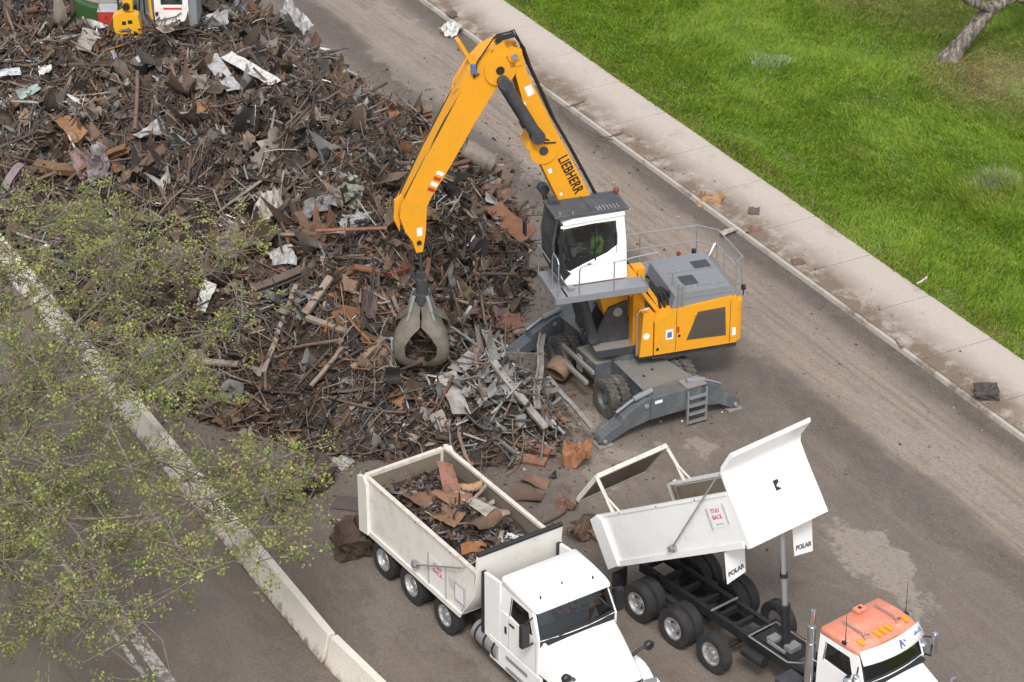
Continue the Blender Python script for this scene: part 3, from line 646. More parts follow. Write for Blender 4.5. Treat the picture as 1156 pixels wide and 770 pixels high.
def build_cab(root, mat, P):
    """lower body, roof, pillars, doors with see-through windows, windscreen. P holds x/z stations"""
    xb, xd0, xd1, xw0, xw1 = P['back'], P['door0'], P['door1'], P['ws_top'], P['ws_bot']
    zf, zs, zr = P['floor'], P['sill'], P['roof']; hy = P['hy']; kk = P['tumble']
    body = MB()
    # back wall with a small window
    mapx = lambda yy, z, t: (xb + t, yy, z)
    body.annulus([(-hy + .01, zf), (hy - .01, zf), (hy - kk * (zr - zs) - .01, zr - 0.08), (-(hy - kk * (zr - zs)) + .01, zr - 0.08)], [(-0.6, zs + 0.12), (0.6, zs + 0.12), (0.6, zr - 0.3), (-0.6, zr - 0.3)], mapx, 0.0, 0.05)
    for s in (-1, 1):
        mp = cab_map_side(s, hy, zs, kk)
        # lower side
        body.prism([(xb, zf), (xd1 + 0.25, zf), (xw1 + 0.02, zs - 0.02), (xb, zs - 0.02)], 0.0, 0.05, mapf=lambda a, b_, t, mp=mp: mp(a, b_, t))
        # upper side ring round the window
        outer = [(xb, zs - 0.018), (xw1 + 0.02, zs - 0.018), (xw0, zr - 0.06), (xb, zr - 0.06)]
        inner = [(xd0, zs + 0.03), (P['win_f'], zs + 0.03 - P.get('win_dip', 0)), (P['win_ft'], zr - 0.22), (xd0 + 0.03, zr - 0.22)]
        body.annulus(outer, inner, mp, 0.0, 0.05)
    # windscreen frame
    slope = (xw0 - xw1) / (zr - zs)
    def mapw(yy, z, t): return (xw1 + (z - zs) * slope - t + P['ws_curve'] * (1 - (yy / hy) ** 2), yy, z)
    hb, ht = hy - 0.005, hy - kk * (zr - zs) - 0.005
    ys = np.linspace(-1, 1, 9)
    out = [(y_ * hb, zs - 0.015) for y_ in ys] + [(y_ * ht, zr - 0.06) for y_ in ys[::-1]]
    inn = [(y_ * (hb - 0.075), zs + 0.03) for y_ in ys] + [(y_ * (ht - 0.07), zr - 0.13) for y_ in ys[::-1]]
    body.annulus(out, inn, mapw, 0.0, 0.05)
    cab = body.build('cab', mat, root, bevel=0.012)
    # glass panes
    for s in (-1, 1):
        mp = cab_map_side(s, hy, zs, kk); g = MB()
        pts = [(xd0 - 0.01, zs + 0.02), (P['win_f'] + 0.01, zs + 0.02 - P.get('win_dip', 0)), (P['win_ft'] + 0.01, zr - 0.21), (xd0 + 0.02, zr - 0.21)]
        g.add([mp(*p, 0.022) for p in pts], [(0, 1, 2, 3)]); g.build('side_window', 'glass_dark', cab, smooth=0)
        sl = MB(); sl.prism([(xd0 - 0.02, zs + 0.0), (xd0 + 0.0, zs), (xd0 + 0.03, zr - 0.2), (xd0 + 0.01, zr - 0.2)], -0.004, 0.01, mapf=lambda a, b_, t, mp=mp: mp(a, b_, t))
        sl.build('window_seal', 'plastic', cab)
    g = MB(); yy = [y_ for y_ in ys]
    vs = [mapw(y_ * (hb - 0.065), zs + 0.02, 0.02) for y_ in ys] + [mapw(y_ * (ht - 0.06), zr - 0.12, 0.02) for y_ in ys]
    g.add(vs, [(i, i + 1, 10 + i, 9 + i) for i in range(8)]); g.build('windscreen', 'glass', cab, smooth=60)
    # black seal round the windscreen
    sl = MB(); o2 = [(y_ * (hb - 0.05), zs + 0.012) for y_ in ys] + [(y_ * (ht - 0.045), zr - 0.105) for y_ in ys[::-1]]; i2 = [(y_ * (hb - 0.10), zs + 0.075) for y_ in ys] + [(y_ * (ht - 0.085), zr - 0.145) for y_ in ys[::-1]]
    sl.annulus(o2, i2, mapw, -0.004, 0.01); sl.build('windscreen_seal', 'plastic', cab)
    gb = MB(); gb.add([(xb + 0.03, -0.61, zs + 0.11), (xb + 0.03, 0.61, zs + 0.11), (xb + 0.03, 0.61, zr - 0.29), (xb + 0.03, -0.61, zr - 0.29)], [(0, 1, 2, 3)]); gb.build('rear_window', 'glass_dark', cab, smooth=0)
    # interior: floor, dash, wheel, seats
    it = MB(); it.b(xb + 0.06, xw1 - 0.05, -hy + 0.07, hy - 0.07, zf + 0.0, zf + 0.05); it.prism([(xw1 - 0.55, zf + 0.5), (xw1 - 0.02, zf + 0.4), (xw1 + 0.02, zs + 0.01), (xw1 - 0.35, zs + 0.03), (xw1 - 0.55, zs - 0.08)], -hy + 0.07, hy - 0.07)
    it.build('dashboard', 'plastic', cab, bevel=0.02)
    for s in (1, -1):
        st = MB(); sx = xw1 - 1.15
        st.b(sx - 0.25, sx + 0.25, s * 0.52 - 0.25, s * 0.52 + 0.25, zf + 0.30, zf + 0.45); st.box((sx - 0.30, s * 0.52, zf + 0.85), (0.14, 0.5, 0.85), Matrix.Rotation(R(-8), 3, 'Y')); st.b(sx - 0.2, sx + 0.2, s * 0.52 - 0.2, s * 0.52 + 0.2, zf + 0.05, zf + 0.29)
        st.build('seat', 'seat', cab, bevel=0.04)
    sw = MB(); c0 = Vector((xw1 - 0.62, 0.52, zs - 0.02)); n0 = Vector((-0.55, 0, 0.83)).normalized(); u0 = n0.orthogonal().normalized(); w0 = n0.cross(u0)
    ring = [c0 + (u0 * math.cos(2 * PI * q / 24) + w0 * math.sin(2 * PI * q / 24)) * 0.22 for q in range(25)]
    sw.tube(ring, 0.016, 6, cap=False); sw.tube([c0 + u0 * 0.22, c0 - u0 * 0.22], 0.014, 6); sw.tube([c0, c0 - n0 * 0.4], 0.03, 8); sw.build('steering_wheel', 'plastic', cab)
    return cab

P1 = dict(back=4.62, door0=5.02, door1=5.95, ws_top=5.86, ws_bot=6.22, ws_curve=0.10, floor=1.12, sill=2.10, roof=2.86, hy=1.13, tumble=0.09, win_f=6.02, win_ft=5.74, win_dip=0.16)
cab1 = build_cab(T1, 'white_clean', P1)
# roof of truck 1: rounded cap, slightly higher at the back
rf = MB()
def roof_ring(x, hy_, z0, z1, r): return rrect(0, hy_, z0, z1, r, x)
rf.loft([roof_ring(4.56, 1.02, 2.76, 2.97, 0.07), roof_ring(4.62, 1.09, 2.72, 3.02, 0.10), roof_ring(5.3, 1.10, 2.72, 2.98, 0.10), roof_ring(5.8, 1.10, 2.74, 2.90, 0.075), roof_ring(6.0, 1.08, 2.74, 2.83, 0.042), roof_ring(6.06, 1.04, 2.76, 2.80, 0.018)])
rf.m(1)
for x, yy in ((5.75, -0.75), (5.75, 0.75), (5.55, 0.0), (5.2, -0.45), (4.9, 0.5)): rf.cyl((x, yy, 2.88), (x, yy, 2.985), 0.022, 8)
rf.m(2)
for yy in (-0.8, -0.3, 0, 0.3, 0.8): rf.box((5.985, yy, 2.82), (0.07, 0.11, 0.05))
rf.build('roof', ['white_clean', 'plastic', 'white_clean'], cab1, bevel=0.0, smooth=50)
# side fairings behind the cab with a black rubber edge
for s in (-1, 1):
    f_ = MB(); f_.prism([(3.92, 0.95), (4.60, 0.95), (4.60, 2.84), (3.92, 2.76)], s * 1.05, s * 1.13); f_.m(1); f_.prism([(3.78, 0.93), (3.915, 0.93), (3.915, 2.77), (3.80, 2.73)], s * 1.04, s * 1.14)
    f_.build('side_fairing', ['white_clean', 'plastic'], T1, bevel=0.012)
bh = MB(); bh.b(4.585, 4.615, -0.95, 0.95, 1.15, 2.78); bh.build('back_panel', 'white_clean', T1)
# bonnet: sloping, tapering, with fenders
hd = MB()
def hood_ring(x, hw, zt, zb, sh):
    return [(x, -hw, zb), (x, -hw, zt - sh), (x, -hw + 0.10, zt - sh * 0.30), (x, -hw + 0.28, zt - 0.012), (x, -hw * 0.35, zt + 0.02), (x, hw * 0.35, zt + 0.02), (x, hw - 0.28, zt - 0.012), (x, hw - 0.10, zt - sh * 0.30), (x, hw, zt - sh), (x, hw, zb)]
hd.loft([hood_ring(6.16, 1.10, 2.09, 1.15, 0.22), hood_ring(6.7, 1.0, 1.93, 1.05, 0.24), hood_ring(7.3, 0.88, 1.72, 1.0, 0.25), hood_ring(7.78, 0.78, 1.52, 1.0, 0.24), hood_ring(7.93, 0.72, 1.40, 1.0, 0.22)])
hood = hd.build('hood', 'white_clean', T1, bevel=0.0, smooth=35)
for s in (-1, 1):
    fd = MB(); n_ = 12; rings = []
    for q in range(n_ + 1):
        a = PI * q / n_; cx, cz = 7.12, 0.55; ro = 0.74; ri = 0.64
        px, pz = math.cos(a), math.sin(a)
        rings.append([(cx - ro * px, s * 0.70, cz + ro * pz), (cx - ro * px, s * 1.19, cz + (ro - 0.03) * pz), (cx - ri * px, s * 1.23, cz + ri * pz), (cx - ri * px, s * 0.70, cz + ri * pz)])
    fd.loft(rings); fd.prism([(7.72, 0.42), (8.02, 0.42), (8.02, 1.05), (7.80, 1.12), (7.72, 0.9)], s * 0.72, s * 1.18)
    fd.build('fender', 'white_clean', T1, bevel=0.02)
    hl = MB(); hl.loft([[(7.86, s * 0.80, 0.85), (7.86, s * 1.16, 0.85), (7.80, s * 1.16, 1.14), (7.80, s * 0.80, 1.2)], [(8.06, s * 0.78, 0.85), (7.98, s * 1.15, 0.85), (7.90, s * 1.14, 1.10), (7.98, s * 0.80, 1.18)]]); hl.build('headlight', 'steel', T1, bevel=0.015)
    add_wheel(T1, 7.12, s * 1.02, s, kind='alu')
gr = MB(); gr.prism([(7.945, 0.72), (8.0, 0.72), (7.965, 1.36), (7.93, 1.36)], -0.66, 0.66)
gr.m(1)
for q in range(7): gr.b(7.995 - q * 0.006, 8.012 - q * 0.006, -0.63, 0.63, 0.78 + q * 0.085, 0.80 + q * 0.085)
for y_, z_ in ((-0.62, 0.74),): gr.tube([(8.01, -0.62, 0.75), (7.985, 0.62, 1.34)], 0.022, 6)
gr.build('grille', ['plastic', 'steel'], T1)
bp_ = MB(); bp_.loft([[(7.75, -1.22, 0.32), (7.98, -1.22, 0.32), (8.0, -1.22, 0.64), (7.75, -1.22, 0.66)], [(7.9, -0.8, 0.30), (8.18, -0.8, 0.30), (8.16, -0.8, 0.66), (7.9, -0.8, 0.68)], [(7.9, 0.8, 0.30), (8.18, 0.8, 0.30), (8.16, 0.8, 0.66), (7.9, 0.8, 0.68)], [(7.75, 1.22, 0.32), (7.98, 1.22, 0.32), (8.0, 1.22, 0.64), (7.75, 1.22, 0.66)]])
bp_.build('bumper', 'white_clean', T1, bevel=0.02)
wp = MB()
wp.prism([(6.24, 2.05), (6.38, 2.03), (6.38, 2.065), (6.26, 2.105)], -0.96, 0.96); wp.tube([(6.32, -0.6, 2.12), (6.26, 0.1, 2.19)], 0.013, 5); wp.tube([(6.32, 0.25, 2.12), (6.26, 0.85, 2.20)], 0.013, 5)
wp.build('wiper_cowl', 'plastic', T1, bevel=0.006)
for s in (-1, 1):      # door mirrors on arms, hood mirrors
    mr_ = MB(); mr_.box((5.98, s * 1.36, 2.22), (0.13, 0.22, 0.62)); mr_.tube([(6.02, s * 1.04, 1.96), (6.0, s * 1.34, 1.92)], 0.028, 8); mr_.tube([(5.9, s * 1.0, 2.62), (5.97, s * 1.33, 2.55)], 0.02, 8)
    mr_.build('mirror', 'plastic', T1, bevel=0.035)
    mr_ = MB(); mr_.lathe([(0.01, -0.11), (0.10, -0.08), (0.135, 0.02), (0.11, 0.06), (0.01, 0.07)], (7.46, s * 1.18, 1.83), (1, 0, -0.15), 18); mr_.tube([(7.28, s * 0.84, 1.56), (7.36, s * 1.02, 1.74), (7.44, s * 1.16, 1.80)], [0.05, 0.04, 0.028], 8)
    mr_.build('hood_mirror', 'plastic', T1)
    tk = MB(); tk.cyl((3.45, s * 0.92, 0.74), (4.55, s * 0.92, 0.74), 0.30, 24); tk.m(1)
    for x in (3.62, 4.0, 4.38): tk.lathe([(0.303, -0.03), (0.318, -0.03), (0.318, 0.03), (0.303, 0.03)], (x, s * 0.92, 0.74), (1, 0, 0), 24)
    tk.build('fuel_tank', ['steel', 'plastic'], T1, smooth=40)
    sk_ = MB(); sk_.prism([(4.15, 0.42), (6.35, 0.42), (6.35, 1.09), (4.15, 1.09)], s * 1.07, s * 1.14); sk_.m(1)
    for z_ in (0.5, 0.82): sk_.b(4.9, 5.8, s * 1.10, s * 1.17, z_, z_ + 0.09)
    sk_.build('side_skirt', ['white_clean', 'rim_dark'], T1, bevel=0.015)
    dh = MB(); dh.box((5.12, s * 1.135, 1.90), (0.20, 0.04, 0.05)); dh.build('door_handle', 'plastic', cab1, bevel=0.008); dh = MB(); dh.box((4.85, s * 1.135, 1.62), (0.08, 0.03, 0.2)); dh.build('door_step_light', 'plastic', cab1, bevel=0.008)
    mp_ = cab_map_side(s, 1.131, 2.03, 0.09)
    for (xa, za, xb_, zb_) in ((4.96, 1.14, 4.98, 1.14), (6.1, 1.14, 6.12, 1.14)):
        dl = MB(); dl.prism([(xa, za), (xb_, za), (xb_, 2.0), (xa, 2.0)], -0.002, 0.004, mapf=lambda a, b_, t, mp_=mp_: mp_(a, b_, t)); dl.build('door_seam', 'sign_grey', cab1)
T1m = T1.matrix_basis.copy()
def in_truck(T, p): return tuple(Matrix.Rotation(T.rotation_euler[2], 4, 'Z') @ Vector(p) + Vector(T.location))
P1['hy'] = P1['hy']
seated_person('driver in an orange vest at the wheel of the loaded white dump truck', in_truck(T1, (4.98, 0.42, 1.12 + 0.04)), R(-56.3), 'hivis_orange', hat='hivis_orange')

# ------------------------------------------------------------------ truck 2: raised empty bed, orange cab roof
T2 = thing('dump_truck', 'white dump truck with orange cab roof, its empty box tipped up and tailgate open', 'dump truck', (4.48, -13.9, 0), R(-51.3), 'white dump trucks on the road')
make_chassis(T2, 8.4, 2.03, True)
bed2 = make_bed(T2, 'bed', (-1.19, 0, 1.47), R(33.3), 1.24, 'white', True)
tg2 = tailgate(bed2, 1.24, True); tg2.location = (0.05, 0, 2.24); tg2.rotation_euler = (0, R(68), 0)
for s in (-1, 1):
    ga = MB()
    ga.tube([(0.26, s * 1.18, 1.28), (0.20, s * 1.18, 1.75), (0.07, s * 1.15, 2.27)], [0.055, 0.05, 0.05], 6); ga.tube([(0.55, s * 1.18, 1.30), (0.22, s * 1.18, 1.72)], 0.03, 6)
    ga.build('gate_arm', 'rail', bed2)
s_ = MB(); y = -1.245
s_.b(4.16, 4.74, y - 0.004, y + 0.004, 0.52, 1.08); s_.m(1); s_.b(4.10, 4.125, y - 0.02, y, 0.48, 1.02); s_.b(4.78, 4.805, y - 0.02, y, 0.56, 1.08); s_.b(4.3, 4.6, y - 0.006, y, 0.58, 0.61)
s_.build('warning_sign', ['sign_white', 'sign_grey'], bed2)
for tx, zz in (('STAY', 0.93), ('BACK', 0.77)): text_mesh('lettering', tx, 0.15, 'sign_red', bed2, frame_mat((4.44, y - 0.008, zz), (1, 0, 0), (0, 0, 1)))
for s, xx in ((-1, 4.15), (1, 4.3)):
    fl = MB(); yy = s * 1.0
    fl.prism([(s * 1.22, 0.0), (s * 0.58, 0.0), (s * 0.60, -0.76), (s * 1.20, -0.86)], 0, 0.02, axis='x')
    f_o = fl.build('mud_flap', 'white', bed2, bevel=0.004); f_o.location = (xx + (0.02 if s < 0 else 0.30), 0, -0.10 if s < 0 else -0.2); f_o.rotation_euler = (0, R(25), 0)
    # front side of the flap faces +x
    text_mesh('lettering', 'POLAR', 0.165, 'flap_text', f_o, frame_mat((0.024, s * 0.90, -0.60), (0, 1, -0.12 * s), (0, 0.0, 1)), bold=0.008)
bw = MB(); bw.b(0, 0.012, -0.07, 0.08, -0.13, 0.12); bw.m(1); bw.add([(0.014, -0.03, -0.02), (0.014, 0.07, -0.11), (0.014, 0.07, 0.04)], [(0, 1, 2)])
bwo = bw.build('bulkhead_window', ['plastic', 'sign_white'], bed2); bwo.location = (5.218, 0.12, 1.0); bwo.rotation_euler = (0, R(-4), 0)
cy = MB(); pa, pb = Vector((3.40, 0, 0.95)), Vector((3.00, 0, 4.16)); dv = (pb - pa).normalized()
cy.cyl(pa, pa + dv * 1.15, 0.11, 20); cy.m(1); cy.cyl(pa + dv * 1.151, pa + dv * 2.0, 0.075, 18); cy.cyl(pa + dv * 2.001, pb, 0.062, 18); cy.m(0); cy.tube([pa + dv * 0.2 + Vector((-0.15, 0.05, 0)), pa + dv * 1.6 + Vector((-0.12, 0.03, 0)), pb + Vector((-0.05, 0, 0))], 0.018, 6); cy.cyl(pa + dv * 1.1, pa + dv * 1.2, 0.14, 18); cy.cyl(pa + dv * 1.95, pa + dv * 2.05, 0.10, 18)
cy.build('hoist_cylinder', ['plastic', 'steel'], T2)
# deck plates and well at the foot of the hoist
wl = MB(); wl.b(2.62, 3.95, -0.30, 0.30, 0.985, 1.0); wl.m(1); wl.tube([(2.55, -0.46, 1.02), (3.9, -0.46, 1.02), (4.15, -0.2, 1.02), (4.15, 0.2, 1.02), (3.9, 0.46, 1.02), (2.55, 0.46, 1.02), (2.55, -0.46, 1.02)], 0.022, 6); wl.tube([(1.2, -0.44, 1.01), (1.2, 0.44, 1.01)], 0.03, 6)
wl.m(2); wl.b(2.9, 3.15, -0.2, 0.1, 1.001, 1.08); wl.b(3.45, 3.7, -0.15, 0.2, 1.001, 1.12); wl.b(3.0, 3.6, -0.28, -0.22, 1.001, 1.06)
wl.build('hoist_well', ['black', 'rim_dark', 'rim_dark'], T2)
P2 = dict(back=5.36, door0=5.55, door1=6.45, ws_top=6.52, ws_bot=6.80, ws_curve=0.10, floor=1.25, sill=2.30, roof=3.02, hy=1.0, tumble=0.07, win_f=6.50, win_ft=6.32, win_dip=0.05)
cab2 = build_cab(T2, 'white_clean', P2)
rf = MB(); rf.loft([roof_ring(5.32, 0.90, 2.94, 3.06, 0.05), roof_ring(5.38, 0.965, 2.88, 3.11, 0.09), roof_ring(5.9, 0.965, 2.88, 3.15, 0.10), roof_ring(6.4, 0.96, 2.88, 3.13, 0.10), roof_ring(6.6, 0.93, 2.90, 3.03, 0.06)])
rf.build('roof', 'orange_roof', cab2, smooth=50)
vs_ = MB(); n_ = 9; ys = np.linspace(-1, 1, n_)
ring_a = [(6.60 + 0.12 * (1 - y_ ** 2), y_ * 0.95, 3.10) for y_ in ys]; ring_b = [(6.80 + 0.16 * (1 - y_ ** 2), y_ * 0.99, 2.83) for y_ in ys]
vs_.add(ring_a + ring_b, [(i, i + 1, n_ + i + 1, n_ + i) for i in range(n_ - 1)])
vo_ = vs_.build('sun_visor', 'white_clean', cab2, smooth=60); so_ = vo_.modifiers.new('solid', 'SOLIDIFY'); so_.thickness = 0.025
lg = MB()
def vp_(y_, t): return (6.60 + 0.12 * (1 - (y_ / 0.97) ** 2) + (0.20 + 0.04 * (1 - (y_ / 0.97) ** 2)) * t + 0.012, y_, 3.10 - 0.27 * t + 0.012)
for (ya, ta, yb, tb_, w_) in ((0.10, 0.80, 0.16, 0.25, 0.022), (0.16, 0.25, 0.22, 0.75, 0.022), (0.12, 0.55, 0.21, 0.5, 0.016), (0.26, 0.35, 0.31, 0.5, 0.02), (0.64, 0.55, 0.72, 0.35, 0.02), (0.66, 0.5, 0.84, 0.5, 0.016), (0.86, 0.3, 0.90, 0.6, 0.016)): lg.tube([vp_(ya, ta), vp_(yb, tb_)], w_, 5)
lg.build('visor_emblem', 'blue_text', cab2)
for yy in (-0.72, -0.18, 0, 0.18, 0.72):
    lt = MB(); lt.lathe([(0.005, 0.06), (0.035, 0.05), (0.055, 0.0), (0.06, -0.14), (0.005, -0.18)], (6.46, yy, 3.16), (1, 0, 0), 12); 
    lt.build('marker_light', 'amber', cab2)
for yy in (-0.52, 0.52):
    hn = MB(); hn.tube([(5.62, yy, 3.22), (6.25, yy, 3.22), (6.34, yy, 3.22), (6.40, yy, 3.22)], [0.02, 0.024, 0.04, 0.085], 14); hn.b(5.7, 5.74, yy - 0.02, yy + 0.02, 3.10, 3.22); hn.b(6.2, 6.24, yy - 0.02, yy + 0.02, 3.10, 3.22)
    hn.build('air_horn', 'chrome', cab2)
an = MB(); an.tube([(6.12, -0.92, 3.08), (6.10, -0.93, 3.9)], [0.012, 0.005], 5); an.b(6.06, 6.18, -0.98, -0.86, 3.05, 3.12); an.build('antenna', 'plastic', cab2); an = MB(); an.tube([(6.2, 0.95, 3.08), (6.17, 0.97, 4.0)], [0.012, 0.005], 5); an.b(6.14, 6.26, 0.88, 1.0, 3.05, 3.12); an.build('antenna', 'plastic', cab2)
an = MB(); an.box((5.5, 0.15, 3.19), (0.20, 0.28, 0.08)); an.m(1); an.cyl((5.5, 0.15, 3.23), (5.5, 0.15, 3.245), 0.05, 12); an.build('roof_vent', ['orange_roof', 'plastic'], cab2, bevel=0.01)
for s in (-1, 1):
    ex = MB() if s < 0 else None
    if s > 0: ex = MB(); ex.cyl((5.12, s * 0.99, 0.9), (5.12, s * 0.99, 2.2), 0.095, 18)
    else: ex.cyl((5.12, s * 0.99, 0.9), (5.12, s * 0.99, 3.0), 0.095, 18); ex.cyl((5.12, s * 0.99, 3.0), (5.12, s * 0.99, 3.45), 0.065, 18); ex.lathe([(0.10, -0.55), (0.115, -0.55), (0.115, 0.55), (0.10, 0.55)], (5.12, s * 0.99, 2.0), (0, 0, 1), 18)
    ex.tube([(5.2, s * 0.99, 2.1), (5.4, s * 0.95, 2.1)], 0.02, 6); ex.build('exhaust_stack', 'chrome', T2)
    ac = MB(); ac.cyl((6.55, s * 1.13, 1.75), (6.55, s * 1.13, 2.30), 0.155, 22); ac.lathe([(0.01, 0.0), (0.17, 0.0), (0.17, 0.09), (0.12, 0.14), (0.01, 0.15)], (6.55, s * 1.13, 2.30), (0, 0, 1), 22); ac.build('air_cleaner', 'chrome', T2)
    mr_ = MB(); mr_.box((6.85, s * 1.30, 2.42), (0.10, 0.16, 0.52)); mr_.m(1); mr_.tube([(6.7, s * 1.0, 2.25), (6.83, s * 1.26, 2.12)], 0.03, 6); mr_.tube([(6.6, s * 0.95, 2.7), (6.83, s * 1.26, 2.64)], 0.02, 6); mr_.m(0); mr_.lathe([(0.005, 0.0), (0.06, 0.0), (0.075, 0.06), (0.005, 0.1)], (6.85, s * 1.30, 2.69), (0, 0, 1), 12)
    mr_.build('mirror', ['chrome', 'plastic'], T2, bevel=0.03)
    mr_ = MB(); mr_.box((7.75, s * 1.02, 2.04), (0.07, 0.15, 0.17)); mr_.tube([(7.6, s * 0.78, 1.72), (7.74, s * 1.0, 1.97)], 0.018, 6); mr_.build('hood_mirror', 'chrome', T2, bevel=0.02)
    tk = MB(); tk.cyl((4.75, s * 0.88, 0.72), (6.25, s * 0.88, 0.72), 0.31, 24); tk.build('fuel_tank', 'alu', T2)
    bx = MB(); bx.b(4.15, 4.68, s * 0.58, s * 1.12, 0.62, 1.05); bx.build('battery_box', 'dark_grey', T2, bevel=0.02)
    fd = MB(); n_ = 12; rings = []
    for q in range(n_ + 1):
        a = PI * q / n_; cx, cz, ro, ri = 7.75, 0.55, 0.72, 0.64; px, pz = math.cos(a), math.sin(a)
        rings.append([(cx - ro * px, s * 0.66, cz + ro * pz), (cx - ro * px, s * 1.17, cz + (ro - 0.03) * pz), (cx - ri * px, s * 1.21, cz + ri * pz), (cx - ri * px, s * 0.66, cz + ri * pz)])
    fd.loft(rings); fd.build('fender', 'white_clean', T2, bevel=0.015)
    add_wheel(T2, 7.75, s * 1.02, s, kind='alu')
    hl = MB(); hl.lathe([(0.01, -0.12), (0.1, -0.1), (0.12, 0.05), (0.1, 0.07), (0.01, 0.08)], (8.5, s * 0.86, 1.02), (1, 0, 0), 18); hl.build('headlight', 'chrome', T2)
hd = MB(); hd.loft([hood_ring(6.74, 0.98, 2.27, 1.25, 0.22), hood_ring(7.3, 0.88, 2.16, 1.15, 0.24), hood_ring(8.0, 0.74, 2.02, 1.05, 0.24), hood_ring(8.5, 0.62, 1.88, 1.0, 0.2), hood_ring(8.58, 0.58, 1.82, 1.0, 0.18)])
hd.build('hood', 'white_clean', T2, smooth=35)
gr = MB(); gr.b(8.585, 8.64, -0.52, 0.52, 0.75, 1.72); gr.m(1)
for q in range(12): gr.b(8.641, 8.66, -0.48 + q * 0.083, -0.45 + q * 0.083, 0.8, 1.68)
gr.build('grille', ['plastic', 'chrome'], T2, bevel=0.01)
bp_ = MB(); bp_.prism([(8.5, 0.35), (8.85, 0.35), (8.88, 0.7), (8.5, 0.72)], -1.2, 1.2); bp_.build('bumper', 'chrome', T2, bevel=0.03)
wp = MB(); wp.prism([(6.82, 2.245), (6.98, 2.225), (6.98, 2.26), (6.84, 2.30)], -0.9, 0.9); wp.build('wiper_cowl', 'plastic', T2, bevel=0.006)
# ------------------------------------------------------------------ material handler (upper works face 197 deg, undercarriage along the road)
XP = (3.15, -2.4)
X = thing('material_handler', 'large yellow scrap handler with raised white cab and grapple, on four stabilisers beside the heap', 'scrap handler', (XP[0], XP[1], 0), R(197))
M['chassis_dust'] = paint('dusty_chassis_top', (0.16, 0.152, 0.142), amount=0.9, rough=0.85, dirt=(0.25, 0.22, 0.185), scale=1.6)
UC = group_node('undercarriage', X, rot=(0, 0, R(-62 - 197)))
# --- undercarriage (frame: x towards the trucks, y away to the right)
c_ = MB(); c_.prism([(-2.3, 0.60), (2.3, 0.60), (2.35, 1.08), (1.2, 1.16), (-1.2, 1.16), (-2.35, 1.08)], -0.62, 0.62); c_.b(-2.1, 2.1, -0.30, 0.30, 0.42, 0.599)
c_.m(1); c_.prism([(0.62, -0.62), (2.36, -0.70), (2.36, 0.95), (0.62, 0.62)], 1.165, 1.185, axis='z'); c_.prism([(-2.36, -0.7), (-0.62, -0.62), (-0.62, 0.62), (-2.36, 0.7)], 1.165, 1.185, axis='z')
c_.m(0); c_.cyl((0, 0, 1.16), (0, 0, 1.36), 0.78, 40)
for q in range(24):
    a = 2 * PI * q / 24; c_.cyl((math.cos(a) * 0.84, math.sin(a) * 0.84, 1.16), (math.cos(a) * 0.84, math.sin(a) * 0.84, 1.23), 0.025, 6)
c_.m(2); c_.box((1.0, 0.45, 1.2), (0.10, 0.07, 0.03)); c_.box((1.55, 0.1, 1.2), (0.08, 0.06, 0.03)); c_.box((1.75, -0.3, 1.2), (0.08, 0.06, 0.03))
c_.build('chassis', ['grey', 'chassis_dust', 'plastic'], UC, bevel=0.02)
for sx in (-1, 1):
    ax_ = MB(); ax_.cyl((sx * 1.38, -1.0, 0.54), (sx * 1.38, 1.0, 0.54), 0.14, 14); ax_.box((sx * 1.38, 0, 0.6), (0.35, 0.7, 0.4)); ax_.build('axle', 'dark_grey', UC, bevel=0.03)
    for sy in (-1, 1):
        for yy in (0.92, 1.265): add_wheel(UC, sx * 1.38, sy * yy, sy, r=0.56, wdt=0.30, kind='plain', dusty=True, lugs=22)
